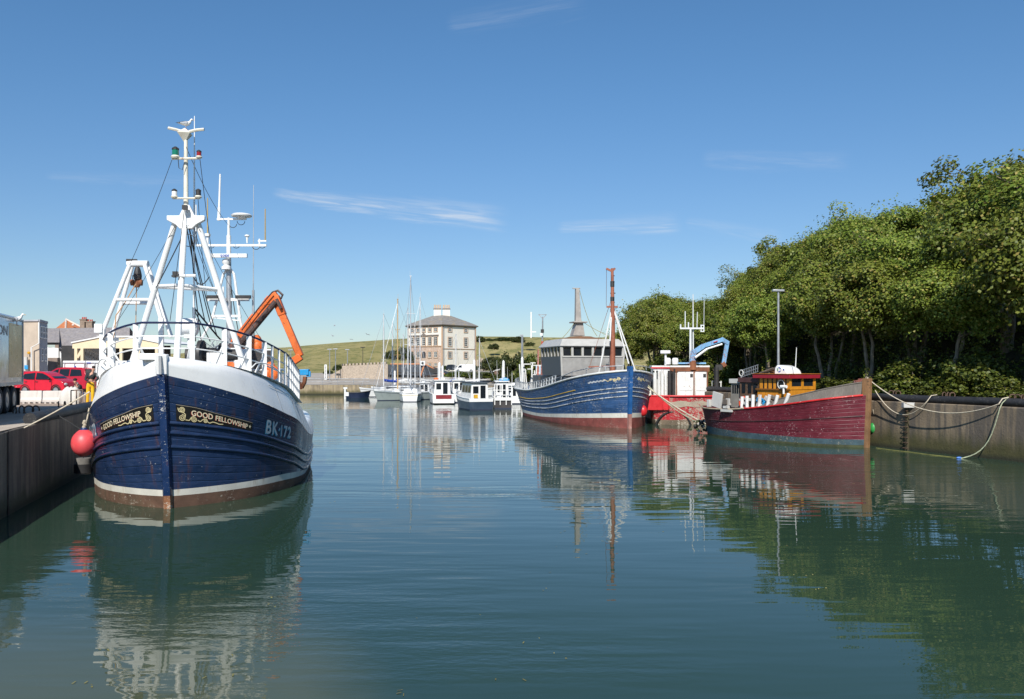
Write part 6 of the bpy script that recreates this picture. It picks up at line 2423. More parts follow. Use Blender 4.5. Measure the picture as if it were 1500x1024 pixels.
def barrier(x0, x1, label, d=42.0, tilt=0.05):
    a, b = P(x0, 593, d), P(x1, 593, d + 0.3)
    L = (b - a).length
    t = thing('barrier', label, 'barrier', ((a.x + b.x) / 2, (a.y + b.y) / 2, QZ), math.atan2(b.y - a.y, b.x - a.x), 'white barriers on the quay')
    m = MB()
    pr = [(-0.2, 0.06), (-0.2, 0.20), (-0.13, 0.27), (-0.09, 0.62), (0.09, 0.62), (0.13, 0.27), (0.2, 0.20), (0.2, 0.06)]
    m.prism([(-L / 2, y, z) for y, z in pr], (L, 0, 0))
    m.build('block', WBAR, t, smooth=0, bevel=0.025)
    f = MB()
    for k in (-0.36, -0.1, 0.16, 0.40):
        f.box((k * L, -0.0, 0.03), (L * 0.10, 0.36, 0.06))
    f.build('foot', WBAR, t)
    return t


barrier(31, 62, 'white barrier block on the quay nearest the lorry wheels')
barrier(63, 92, 'white barrier block beside the quay railing, in front of the red hatchback')

# pipe fender along the left quay edge
QD = (QL[2] - QL[1]).normalized()
EN = Vector((QD.y, -QD.x))


def edge(Y, off=0.0):
    p = QL[1] + QD * ((Y - QL[1].y) / QD.y)
    return Vector((p.x + EN.x * off, p.y + EN.y * off, 0))


fp = MB()
pts = [edge(Y, -0.16) + Vector((0, 0, QZ + 0.15 + 0.015 * math.sin(Y * 2.1))) for Y in [26.9 + 1.5 * k for k in range(30)]]
fp.tube(pts, 0.20, 12)
tag(fp.build('edge_pipe', paint('black_pipe', (0.022, 0.022, 0.024), 0.6, 0.3, chip=0.4, chipcol=(0.12, 0.11, 0.10), bump=0.2), None, smooth=60), 'thick black pipe lying along the edge of the left quay', 'pipe')


def hoop_rings(name, label, c, d, n, r, mat=None, up=0.0, group=None):
    t = thing(name, label, 'mooring ring', c, 0, group)
    rn = random.Random(int(c[0] * 10))
    for k in range(n):
        m = MB()
        a = rn.uniform(0, PI)
        o = Vector((d.x, d.y, 0)) * (0.26 * (k - (n - 1) / 2))
        m.tube(arc_pts(o + Vector((0, 0, r * 0.7)), (math.cos(a), math.sin(a), 0), (0, 0, 1), r, 0, 2 * PI, 16)[:-1], 0.028, 6, close=True)
        m.build('ring', mat or RUST, t)
    return t


IRONR = paint('rusty_ring', (0.10, 0.06, 0.04), 0.8, 0.3)
c = P(37, 605, 33)
hoop_rings('mooring_ring', 'rusty iron rings lying on the left quay near the lorry', (c.x, c.y, QZ), Vector((1, 0.1)), 4, 0.17, IRONR)
c = P(95, 600, 37.5)
hoop_rings('mooring_ring', 'rusty iron rings on the left quay in front of the railing', (c.x, c.y, QZ), Vector((1, 0.1)), 3, 0.16, IRONR)
# tubular railing by the steps
rg2 = thing('railing', 'grey tubular railing at the steps beside the two people', 'railing', P(104, 600, 39) * 1)
rg2.location.z = QZ
rl_ = loc_of(rg2)
m = MB()
for a_, b_ in (((104, 597), (104, 572)), ((104, 572), (121, 571)), ((121, 571), (121, 601)), ((112, 599), (112, 572)), ((125, 602), (125, 580)), ((117, 600), (117, 576))):
    m.cyl(rl_(*a_, 38.6), rl_(*b_, 38.6), 0.03, n=6)
m.build('rail', paint('brown_rail', (0.22, 0.15, 0.11), 0.6, 0.2), rg2)
sk_ = MB()
for k, (px, w_) in enumerate(((99, 0.32), (104.5, 0.26), (110, 0.30))):
    c_ = P(px, 592, 41.2)
    sk_.lathe((c_.x, c_.y, QZ), [(w_, 0.0), (w_ * 1.15, 0.25), (w_ * 0.9, 0.6), (w_ * 0.35, 0.78), (w_ * 0.1, 0.85)], 10)
tag(sk_.build('bulk_bags', paint('white_sacking', (0.58, 0.55, 0.50), 0.9, 0.1, bump=0.4), None, smooth=50), 'pale sacks standing together behind the quay railing', 'sacks', kind='stuff')
# tyres as fenders on the wall behind the buoy
fender('buoy', 'big coral pink buoy with blue collar hanging beside the trawler bow', 'buoy', P(123, 649, 27.4), 0.385, paint('coral_buoy', (0.72, 0.075, 0.085), 0.38, 0.08, dirt=0.15, dirtcol=(0.6, 0.2, 0.17)), paint('buoy_collar_blue', (0.012, 0.03, 0.12), 0.45, 0.2), P(130.5, 598, 27.9))
m = MB()
c = P(122, 671, 29.5)
m.cyl(c, c + Vector((0, 0, -0.55)), 0.24, 0.24, 12)
m.cyl(c + Vector((0, 0, -0.2)), c + Vector((0, 0, -0.5)), 0.30, 0.30, 12, 1)
m.tube([c, c + Vector((-0.1, 0.0, 1.0)), Vector((edge(29.6, -0.3).x, 29.6, QZ + 0.3))], 0.02, 5, 1)
tag(m.build('dock_fender', [paint('grey_fender', (0.18, 0.17, 0.155), 0.8, 0.3), BLACK], None, smooth=50), 'dull grey and black fender hanging low on the left quay wall behind the buoy', 'fender')
m = MB()
a0 = P(0, 631, 26.5)
m.tube(sag(P(-60, 668, 24.0), P(131, 574, 27.6), 0.12, 20), 0.024, 6)
tag(m.build('mooring_rope', ROPE, None, smooth=60), 'pale mooring rope from the trawler shoulder down over the left quay', 'rope')
m = MB()
m.tube(sag(P(168, 487, 29.2), P(133, 598, 27.7), 0.06, 12), 0.018, 6)
tag(m.build('rope_tail', paint('brown_rope', (0.30, 0.17, 0.09), 0.9, 0.2), None, smooth=60), 'brown rope slanting down from the gallows to the trawler side', 'rope')

# ------------------------------------------------------------------ buildings behind the left quay


def wall_box(mb, c, s, mi=0):
    mb.box(c, s, mi)


REND = paint('tan_render', (0.47, 0.39, 0.31), 0.9, 0.08, streak=0.5, streakcol=(0.25, 0.2, 0.16), bump=0.15)
RENDW = paint('white_render', (0.74, 0.74, 0.73), 0.85, 0.04, streak=0.2, streakcol=(0.55, 0.52, 0.47))
RENDS = paint('shade_grey_render', (0.38, 0.39, 0.42), 0.9, 0.1)  # greyer, darker render: the shade of the building's side is in the colour
SLATE = paint('grey_slates', (0.235, 0.215, 0.215), 0.85, 0.18, dirt=0.35, dirtcol=(0.33, 0.28, 0.22), scale=2.5, bump=0.5)
PANT = paint('orange_pantiles', (0.46, 0.16, 0.06), 0.8, 0.15, scale=2, dirt=0.2, dirtcol=(0.30, 0.14, 0.08), bump=0.5)
STONE = paint('brown_stone', (0.25, 0.19, 0.145), 0.9, 0.2, scale=2, bump=0.4)
CREAMB = paint('cream_cladding', (0.70, 0.57, 0.38), 0.7, 0.04)


def window(parent, c, u, n, w, h, surround=None, fr=None, bars=(1, 1), sw=0.0, name='window'):
    """a window standing on a wall: c centre, u along the wall, n outwards"""
    c, u, n = Vector(c), Vector(u).normalized(), Vector(n).normalized()
    z = Vector((0, 0, 1))
    m = MB()
    q = lambda a, b, o: c + u * a + z * b + n * o
    t = 0.07 * max(1, w)
    for a0, a1, b0, b1 in ((-w / 2, w / 2, h / 2 - t, h / 2), (-w / 2, w / 2, -h / 2, -h / 2 + t), (-w / 2, -w / 2 + t, -h / 2 + t, h / 2 - t), (w / 2 - t, w / 2, -h / 2 + t, h / 2 - t)):
        m.prism([q(a0, b0, 0), q(a1, b0, 0), q(a1, b1, 0), q(a0, b1, 0)], n * 0.07)
    for k in range(1, bars[0] + 1):
        a = -w / 2 + w * k / (bars[0] + 1)
        m.prism([q(a - t * .3, -h / 2 + t, 0), q(a + t * .3, -h / 2 + t, 0), q(a + t * .3, h / 2 - t, 0), q(a - t * .3, h / 2 - t, 0)], n * 0.06)
    for k in range(1, bars[1] + 1):
        b = -h / 2 + h * k / (bars[1] + 1)
        m.prism([q(-w / 2 + t, b - t * .4, 0), q(w / 2 - t, b - t * .4, 0), q(w / 2 - t, b + t * .4, 0), q(-w / 2 + t, b + t * .4, 0)], n * 0.065)
    wo = m.build(name, fr or WHITE, parent, smooth=0)
    g = MB()
    g.quad(q(-w / 2 + t, -h / 2 + t, 0.03), q(w / 2 - t, -h / 2 + t, 0.03), q(w / 2 - t, h / 2 - t, 0.03), q(-w / 2 + t, h / 2 - t, 0.03))
    g.build('pane', GLASS, wo, smooth=0)
    if surround is not None:
        s = MB()
        for a0, a1, b0, b1 in ((-w / 2 - sw, w / 2 + sw, h / 2, h / 2 + sw), (-w / 2 - sw, w / 2 + sw, -h / 2 - sw, -h / 2), (-w / 2 - sw, -w / 2, -h / 2, h / 2), (w / 2, w / 2 + sw, -h / 2, h / 2)):
            s.prism([q(a0, b0, 0), q(a1, b0, 0), q(a1, b1, 0), q(a0, b1, 0)], n * 0.09)
        s.build('surround', surround, wo, smooth=0)
    return wo


# narrow tan building, shade of its window side put into a grey render
D = 76.0
tan = thing('building', 'narrow tan rendered building with side coloured as shaded and white downpipe', 'building', (0, 0, 0))
a, b, c = P(35, 470, D), P(57.5, 471, D - 0.6), P(69.5, 477.5, D + 3.0)
m = MB()
zt = a.z
A_, B2, C2 = Vector((a.x - 2.0, a.y, 0)), Vector((b.x, b.y, 0)), Vector((c.x, c.y, 0))
D2 = A_ + (C2 - B2)
base = [A_, B2, C2, D2]
for i, mi in ((0, 0), (1, 1), (2, 1), (3, 0)):
    p, q = base[i], base[(i + 1) % 4]
    m.quad((p.x, p.y, QZ), (q.x, q.y, QZ), (q.x, q.y, zt), (p.x, p.y, zt), mi)
m.quad(*[(p.x, p.y, zt - 0.1) for p in base], mi=1)
m.build('wall', [REND, RENDS], tan, smooth=0)
m = MB()
m.bar((A_.x, A_.y - 0.05, zt), (B2.x, B2.y - 0.05, zt), 0.14, 0.14)
m.bar((B2.x, B2.y - 0.05, zt), (C2.x, C2.y - 0.05, zt), 0.16, 0.2)
m.build('roof_edge', RENDS, tan)
u, n = (B2 - A_), Vector((-(B2 - A_).y, (B2 - A_).x, 0)) * -1
n = Vector(((B2 - A_).y, -(B2 - A_).x, 0))
window(tan, P(47.5, 482, D - 0.3) + Vector((0, -0.08, 0)), u, n, 0.42, 1.0)
us, ns = (C2 - B2), Vector(((C2 - B2).y, -(C2 - B2).x, 0))
for k in range(3):
    p = B2.lerp(C2, 0.18 + 0.3 * k)
    window(tan, (p.x + ns.normalized().x * 0.01, p.y + ns.normalized().y * 0.01, zt - 1.0), us, ns, 0.9, 1.1)
for k in range(2):
    p = B2.lerp(C2, 0.3 + 0.4 * k)
    window(tan, (p.x, p.y, zt - 3.0), us, ns, 0.8, 1.2)
m = MB()
pth = [P(57, 472, D - 1.1), P(57, 503, D - 1.1), P(46, 509, D - 0.9), P(46, 560, D - 0.9)]
m.tube(pth, 0.06, 6)
m.build('downpipe', WHITE, tan)
m = MB()
m.lathe(P(42.3, 517, D - 0.7), [(0.02, -0.12), (0.14, -0.06), (0.14, 0.06), (0.02, 0.14)], 10)
m.build('lamp', paint('amber_lamp', (0.65, 0.33, 0.02), 0.4), tan)
m = MB()
m.box(P(38, 537, D - 0.8), (0.25, 0.2, 1.7), 1)
m.box(P(38.5, 538, D - 1.0), (0.3, 0.1, 0.35), 0)
m.build('meter_box', [CYAN, PALE], tan)

# long white building with a slate roof
D = 84.0
sl = thing('building', 'long white walled building under a grey slate roof', 'building', (0, 0, 0))
m = MB()
l, r_ = P(69, 512, D), P(190, 512, D)
m.quad((l.x, D, QZ), (r_.x, D, QZ), (r_.x, D, l.z - 0.55), (l.x, D, l.z + 0.25))
m.box(((l.x + r_.x) / 2, D + 4, (QZ + l.z) / 2 - 0.4), (r_.x - l.x, 7.6, l.z - QZ - 0.9))
m.build('wall', RENDW, sl, smooth=0)
m = MB()
e0, e1 = P(68, 502.5, D - 0.3), P(87, 502.5, D - 0.3)
e2, e3 = P(87, 512, D - 0.35), P(190, 513, D - 0.35)
t0, t1 = P(69, 481, D + 3.4), P(190, 479.5, D + 3.4)
t2 = P(87, 480.7, D + 3.4)
m.add([e0, e1, t2, t0], [(0, 1, 2, 3)])
m.add([e2, e3, t1, t2], [(0, 1, 2, 3)])
m.add([p + Vector((0, 0, -0.18)) for p in (e0, e1, t2, t0)] + [p + Vector((0, 0, -0.18)) for p in (e2, e3, t1, t2)], [(3, 2, 1, 0), (7, 6, 5, 4)])
m.add([t0, t1, t1 + Vector((0, 4, -2.4)), t0 + Vector((0, 4, -2.4))], [(0, 1, 2, 3)])
m.build('roof', SLATE, sl, smooth=0)
m = MB()
m.tube([e0 + Vector((0, -0.06, 0)), e1 + Vector((0, -0.06, 0))], 0.07, 6)
m.tube([e2 + Vector((0, -0.06, 0)), e3 + Vector((0, -0.06, 0))], 0.07, 6)
m.tube([e1 + Vector((0, -0.06, 0)), e2 + Vector((0, -0.06, 0)), Vector((e2.x, e2.y - 0.06, QZ + 2.0))], 0.05, 6)
m.build('gutter', BLACK, sl)
m = MB()
m.box(P(79, 539, D - 0.3), (0.95, 0.5, 2.0), 0)
m.box(P(81, 549, D - 0.6), (1.2, 0.6, 0.35), 1)
m.build('bin_store', [paint('brown_boards', (0.22, 0.17, 0.14), 0.8, 0.2), DARK], sl)
m = MB()
c = P(106, 523.5, D - 0.1)
m.ball(c, (0.28, 0.06, 0.22))
m.bar(c + Vector((-0.35, -0.05, -0.2)), c + Vector((0.35, -0.05, -0.2)), 0.08)
m.build('wall_plaque', DARK, sl)

# orange pantiled house behind
D = 100.0
og = thing('house', 'house with orange pantile roof rising behind the slate roof', 'house', (0, 0, 0))
m = MB()
a, b, t_, s_ = P(78, 484, D), P(128, 484, D), P(97, 468.5, D + 2), P(122, 480, D + 2)
m.add([a, P(96, 484, D - 2), t_], [(0, 1, 2)])
m.add([P(96, 484, D - 2), b, t_], [(0, 1, 2)])
m.add([a, t_, b, P(100, 484, D + 8)], [(0, 1, 3), (1, 2, 3)])
m.build('roof', PANT, og, smooth=0)
m = MB()
m.tube([t_ + Vector((0, -0.05, 0.05)), P(96, 484, D - 2.05)], 0.10, 5)
m.tube([t_ + Vector((0, -0.05, 0.05)), b + Vector((0, -0.05, 0.03))], 0.13, 5)
m.ball(P(107, 476, D - 0.5), (0.15, 0.1, 0.15))
m.build('ridge_tile', paint('pale_ridge', (0.62, 0.50, 0.42), 0.8, 0.1), og)
m = MB()
m.box(((a.x + b.x) / 2, D + 3, (QZ + a.z) / 2 - 0.05), (b.x - a.x - 0.4, 6, a.z - QZ - 0.1))
m.build('wall', STONE, og)
ch = MB()
for px, py, w_ in ((123.5, 468.5, 0.55), (131.5, 471.5, 0.7)):
    p = P(px, py, D - 0.3)
    ch.box((p.x, p.y, p.z - 1.2), (w_ * 1.25, 0.7, 2.4))
    ch.box((p.x, p.y, p.z + 0.02), (w_ * 1.4, 0.8, 0.12))
co = ch.build('chimney', STONE, og)
pt = MB()
for px, py in ((121, 466.5), (123.5, 466.5), (126, 466.5), (129.5, 470), (132.5, 470), (135, 470)):
    p = P(px, py, D - 0.3)
    pt.cyl(p - Vector((0, 0, 0.15)), p + Vector((0, 0, 0.16)), 0.08, 0.07, 8)
pt.build('chimney_pot', paint('red_pot', (0.45, 0.06, 0.03), 0.8, 0.1), co)

# open sided market shed with a cream gable
D = 66.0
shd = thing('market_shed', 'open market shed with cream gable boards and dark inside', 'shed', (0, 0, 0))
m = MB()
gl_, gp, gr_ = P(106, 510, D), P(152, 492.5, D), P(206, 509, D)
gl2 = P(122, 510, D)
roofp = [P(106, 502, D), P(147, 494, D), P(190, 494, D), P(233, 503, D), P(233, 510, D), P(106, 510.5, D)]
m.prism(roofp, (0, 0.25, 0))
m.build('gable', CREAMB, shd, smooth=0)
m = MB()
m.prism([P(140, 492, D + 0.4), P(192, 492, D + 0.4), P(236, 493, D + 0.4), P(236, 502, D + 0.4), P(190, 493.6, D + 0.4), P(147, 493.6, D + 0.4)], (0, 0.3, 0))
m.prism([P(104, 501, D - 0.1), P(147, 492.6, D - 0.1), P(192, 492.6, D - 0.1), P(236, 501.5, D - 0.1), P(236, 503, D - 0.1), P(191, 494, D - 0.1), P(147, 494.2, D - 0.1), P(104, 502.8, D - 0.1)], (0, 8, 0))
m.build('roof', RENDW, shd, smooth=0)
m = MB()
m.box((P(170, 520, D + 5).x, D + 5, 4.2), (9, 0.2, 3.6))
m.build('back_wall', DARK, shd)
m = MB()
for px in (112, 121, 150, 178, 204, 230):
    p = P(px, 528, D + 0.1)
    m.bar((p.x, p.y, QZ), (p.x, p.y, P(px, 510, D).z), 0.22)
m.bar(P(120, 514, D + 0.1), P(114, 524, D + 0.1), 0.2)
m.build('post', CREAMB, shd)
stt = MB()
p0, p1 = P(124, 509, D + 1.2), P(150, 522, D + 1.2)
stt.bar(p0, p1, 0.1)
stt.bar(p0 + Vector((0, 0, -0.7)), p1 + Vector((0, 0, -0.7)), 0.1)
for k in range(14):
    q = p0.lerp(p1, k / 13)
    stt.bar(q, q + Vector((0.1 * (-1) ** k, 0, -0.75)), 0.045)
    stt.bar(q + Vector((0, 0, -0.7)), q + Vector((0, 0, -1.3)), 0.05)
stt.build('stair', PALE, shd)
# white cabins in a row in front of the shed
cb = thing('cabin_row', 'row of low white store cabins in front of the market shed', 'cabin', (0, 0, 0))
D = 62.0
m = MB()
for x0, x1 in ((92, 124.5), (125.5, 150), (151, 196), (197, 236)):
    a, b = P(x0, 528.5, D), P(x1, 552, D)
    m.box(((a.x + b.x) / 2, D + 1.2, (QZ + a.z) / 2), (b.x - a.x, 2.4, a.z - QZ))
m.build('cabin', RENDW, cb, bevel=0.03)
m = MB()
for px in (94.5, 109, 123.5, 127, 139, 148):
    m.bar(P(px, 531, D - 0.05), P(px, 556, D - 0.05), 0.05)
m.bar(P(92, 531.5, D - 0.04), P(150, 531.5, D - 0.04), 0.05)
m.box(P(130, 531.5, D - 0.06), (0.28, 0.05, 0.07), 1)
m.box(P(110, 537, D - 0.06), (0.1, 0.05, 0.08), 1)
m.build('panel_joint', [STEEL, paint('blue_sign', (0.02, 0.08, 0.4), 0.5)], cb)
# ------------------------------------------------------------------ the big white house across the harbour
D = 200.0
HC = P(647.5, 538, D)
hz0, hz1 = 2.9, P(650, 476, D).z
theta = math.atan2(6.8, 8.1)
ul = Vector((-math.cos(theta), math.sin(theta), 0))       # along the left face, away from the near corner
ur = Vector((math.sin(theta), math.cos(theta), 0))        # along the right face
S_ = 11.6
house = thing('house', 'tall square white house with grey hipped roof and twin chimney stacks across the harbour', 'house', (HC.x, HC.y, 0))
HW = paint('cream_harling', (0.80, 0.75, 0.67), 0.85, 0.03)
PINKS = paint('pink_sandstone', (0.54, 0.41, 0.33), 0.9, 0.3, scale=3, dirt=0.5, dirtcol=(0.33, 0.20, 0.15), bump=0.4)
MARG = paint('tan_margin', (0.44, 0.29, 0.19), 0.85, 0.1)
ROOFS = paint('lichened_slates', (0.225, 0.21, 0.195), 0.85, 0.15, dirt=0.45, dirtcol=(0.34, 0.25, 0.12), scale=0.9, bump=0.4)
m = MB()
O_ = Vector((0, 0, 0))
cs = [O_, ur * S_, ur * S_ + ul * S_, ul * S_]
at = lambda p, z: Vector((p.x, p.y, z))
zm = P(650, 507, D).z
for i in range(4):
    p, q = cs[i], cs[(i + 1) % 4]
    if i == 3:
        m.quad(at(p, 1.0), at(q, 1.0), at(q, zm), at(p, zm), 1)
        m.quad(at(p, zm), at(q, zm), at(q, hz1), at(p, hz1), 0)
    else:
        m.quad(at(p, 1.0), at(q, 1.0), at(q, hz1), at(p, hz1), 0)
m.build('wall', [HW, PINKS], house, smooth=0)
nl, nr = Vector((ul.y, -ul.x, 0)), Vector((ur.y, -ur.x, 0))
nl = nl if nl.y < 0 else -nl
nr = nr if nr.y < 0 else -nr
m = MB()
m.prism([at(nr * 0.04, P(650, 511, D).z), at(ur * S_ + nr * 0.04, P(650, 511, D).z), at(ur * S_ + nr * 0.04, P(650, 510.2, D).z), at(nr * 0.04, P(650, 510.2, D).z)], nr * 0.08)
m.prism([at(nl * 0.04, zm - 0.1), at(ul * S_ + nl * 0.04, zm - 0.1), at(ul * S_ + nl * 0.04, zm + 0.12), at(nl * 0.04, zm + 0.12)], nl * 0.08)
for p in (O_, ur * S_, ul * S_):
    m.bar(at(p, 1.0), at(p, hz1 - 0.3), 0.32, 0.32)
m.build('string_course', MARG, house)
m = MB()
ov = 0.55
ctr = (ul + ur) * (S_ / 2)
ring = lambda k, z: [at(ctr + (c - ctr) * k, z) for c in cs]
zr = P(645, 459.5, D).z
for k0, z0, k1, z1, mi in ((1.0, hz1 - 0.35, 1.09, hz1 + 0.02, 1), (1.09, hz1 + 0.02, 1.09, hz1 + 0.16, 1), (1.09, hz1 + 0.16, 0.92, hz1 + 0.75, 0), (0.92, hz1 + 0.75, 0.27, zr, 0)):
    a, b = ring(k0, z0), ring(k1, z1)
    for i in range(4):
        m.quad(a[i], a[(i + 1) % 4], b[(i + 1) % 4], b[i], mi)
m.quad(*ring(0.27, zr))
rf = m.build('roof', [ROOFS, paint('eaves_grey', (0.16, 0.14, 0.13), 0.7, 0.1)], house, smooth=0)
zc1 = P(646, 449.5, D).z
dv_ = (ul * -1 + ur).normalized()
for sgn in (-1, 1):
    c = ctr + dv_ * (sgn * 1.08)
    m = MB()
    rot = Matrix.Rotation(math.atan2(dv_.y, dv_.x), 3, 'Z')
    m.box(at(c, (zr + zc1) / 2), (1.75, 1.1, zc1 - zr + 0.3), 0, rot)
    m.box(at(c, zc1 + 0.1), (2.0, 1.4, 0.25), 1, rot)
    co = m.build('chimney', [HW, SLATE], rf)
    m = MB()
    for k in range(4):
        q = at(c + dv_ * (-0.66 + 0.44 * k), zc1 + 0.22)
        m.cyl(q, q + Vector((0, 0, 0.85)), 0.16, 0.14, 8)
    m.build('chimney_pot', paint('buff_pot', (0.60, 0.42, 0.26), 0.8, 0.12), co)
# windows: (px, y top, y bottom, half width px)
wl_ = lambda px, py, f: None


def hwin(face, t, y0, y1, w, bars, nm='window'):
    z0, z1 = P(650, y1, D).z, P(650, y0, D).z
    u, n = (ul, nl) if face == 0 else (ur, nr)
    c = at(u * (S_ * t) + n * 0.03, (z0 + z1) / 2)
    return window(house, c, u, n, w, z1 - z0, MARG, WHITE, bars, 0.17, nm)


for px in (640, 630.5, 620.5, 611, 601):
    t = (650 - px) / 56.5
    hwin(0, t, 480, 485, 1.05, (1, 1))
    hwin(0, t, 493, 505.5, 1.15, (1, 3))
    if px != 620.5:
        hwin(0, t, 515, 523.5, 1.1, (1, 3))
        hwin(0, t, 532, 536, 1.0, (1, 1))
for px in (660.5, 682.5):
    t = (px - 650) / 46.5
    hwin(1, t, 480, 485, 1.15, (1, 1))
    hwin(1, t, 494, 506.5, 1.2, (1, 3))
    hwin(1, t, 515.5, 524.5, 1.2, (1, 2))
# pediments over the main floor, door
m = MB()
for px in (640, 630.5, 611, 601):
    c = at(ul * (S_ * (650 - px) / 56.5), P(650, 491.5, D).z)
    m.prism([c + ul * 1.0, c - ul * 1.0, c - ul * 1.0 + Vector((0, 0, 0.25)), c + ul * 1.0 + Vector((0, 0, 0.25))], nl * 0.25)
c = at(ul * (S_ * (650 - 620.5) / 56.5), P(650, 491.5, D).z)
m.prism([c + ul * 1.1, c - ul * 1.1, c + Vector((0, 0, 0.75))], nl * 0.25)
m.build('pediment', paint('grey_pediment', (0.2, 0.17, 0.15), 0.8), house)
m = MB()
c = at(ul * (S_ * (650 - 620.5) / 56.5) + nl * 0.02, P(650, 524, D).z)
m.prism([c + ul * 0.6, c - ul * 0.6, c - ul * 0.6 + Vector((0, 0, 1.1)), c - ul * 0.35 + Vector((0, 0, 1.5)), c + ul * 0.35 + Vector((0, 0, 1.5)), c + ul * 0.6 + Vector((0, 0, 1.1))], nl * 0.05)
m.build('door', paint('dark_door', (0.06, 0.06, 0.07), 0.6), house)
m = MB()
m.bar(at(ur * S_ + nr * 0.15 - ur * 0.35, 1.5), at(ur * S_ + nr * 0.15 - ur * 0.35, hz1 - 0.3), 0.16)
m.bar(at(nr * 0.15 + ur * 0.4, 1.5), at(nr * 0.15 + ur * 0.4, hz1 - 0.3), 0.16)
m.build('downpipe', paint('grey_pipe', (0.18, 0.18, 0.19), 0.6), house)

# boathouse with a dark roof and orange ridges
D = 152.0
bh = thing('boathouse', 'long low boathouse with dark grey roof and orange ridge tiles below the white house', 'building', (0, 0, 0))
DRK = paint('dark_slates', (0.045, 0.050, 0.058), 0.7, 0.15)
TERR = paint('orange_ridge', (0.55, 0.22, 0.09), 0.7, 0.1)
m = MB()
rl0, rl1 = P(572, 533.5, D), P(622, 533.5, D)
el0, el1, er1, cx1 = P(545, 547.5, D - 2), P(616, 550.5, D - 3.5), P(651, 548, D + 1), P(616, 550.5, D - 3.5)
m.add([el0, el1, rl1, rl0], [(0, 1, 2, 3)])
m.add([el1, er1, rl1], [(0, 1, 2)])
back0, back1 = rl0 + Vector((-3, 8, -1.8)), er1 + Vector((1.5, 6, 0))
m.add([rl0, rl1, er1, back1, back0, el0], [(0, 1, 3, 4), (1, 2, 3), (0, 4, 5)])
m.build('roof', DRK, bh, smooth=0)
m = MB()
m.tube([rl0, rl1], 0.16, 6)
m.tube([rl1, er1], 0.15, 6)
m.tube([rl1, el1], 0.15, 6)
m.build('ridge_tile', TERR, bh)
m = MB()
base = [el0 + Vector((0.6, 0.5, 0)), el1 + Vector((0, 0.6, 0)), er1 + Vector((-0.5, 0.4, 0)), back1 + Vector((-1, -1, 0))]
for i in range(3):
    p, q = base[i], base[i + 1]
    m.quad(Vector((p.x, p.y, 1.3)), Vector((q.x, q.y, 1.3)), q - Vector((0, 0, 0.1)), p - Vector((0, 0, 0.1)))
m.build('wall', paint('pinkish_wall', (0.50, 0.34, 0.26), 0.9, 0.1), bh, smooth=0)
m = MB()
for k in range(9):
    p = base[0].lerp(base[1], 0.06 + 0.11 * k)
    m = MB()
    m.box((p.x, p.y - 0.05, 2.6), (1.1, 0.1, 1.5))
    m.build('doorway', DARK, bh)
m = MB()
m.box((base[1].lerp(base[2], 0.5).x, base[1].lerp(base[2], 0.5).y - 0.1, 3.55), (2.6, 0.15, 0.9))
m.build('doorway', DARK, bh)
m = MB()
m.box(P(619, 532, D - 1), (0.9, 0.1, 0.8))
m.ball(P(619, 532, D - 1.1), (0.22, 0.05, 0.22), 1)
m.build('sign_board', [WHITE, BLACK], bh)

# crenellated stone wall
D = 145.0
RUB = paint('rubble_stone', (0.42, 0.345, 0.27), 0.95, 0.22, scale=5, dirt=0.4, dirtcol=(0.17, 0.14, 0.11), bump=0.6)
cw = thing('garden_wall', 'long rubble stone wall with jagged cope at the foot of the hill', 'wall', (0, 0, 0))
m = MB()
a, b = P(501, 536, D), P(568, 533, D)
m.prism([Vector((a.x, D, 1.3)), Vector((b.x, D, 1.3)), b, a], (0, 0.8, 0))
m.prism([P(480, 552, D - 0.2), P(501, 540, D - 0.2), Vector((a.x, D - 0.2, 2.3)), Vector((P(480, 552, D).x, D - 0.2, 2.3))], (0, 0.6, 0))
m.build('stonework', RUB, cw, smooth=0)
m = MB()
n = 26
for k in range(n):
    p = a.lerp(b, (k + 0.5) / n)
    if k % 2 == 0:
        m.box((p.x, D + 0.4, p.z + 0.16), ((b - a).length / n * 1.05, 0.8, 0.36))
m.build('cope', RUB, cw)
# stone ruin right of the house
m = MB()
for px, y0, y1 in ((700, 527, 538), (703, 524, 538), (706, 525, 538), (709, 529, 538)):
    p = P(px, y1, 186)
    m.box((p.x, 186, (P(px, y0, 186).z + 2.6) / 2), (0.55, 0.8, P(px, y0, 186).z - 2.6))
tag(m.build('ruined_wall', RUB, None, smooth=0), 'broken grey stone wall at the right foot of the white house', 'wall')

# ------------------------------------------------------------------ posts, signs, lamps across the water
def lamp_post(px, y_top, y_base, d, label, head=True, r=0.07, col=None):
    t = thing('lamp_post', label, 'lamp post', (0, 0, 0))
    b, tp = P(px, y_base, d), P(px, y_top, d)
    t.location = b
    m = MB()
    m.cyl((0, 0, -1.0), (0, 0, tp.z - b.z), r * 1.2, r * 0.8, 8)
    m.build('pole', col or STEEL, t)
    if head:
        m = MB()
        m.box((-0.02, 0, tp.z - b.z + 0.04), (0.75, 0.3, 0.14))
        m.build('lamp_head', col or STEEL, t, bevel=0.02)
    return t


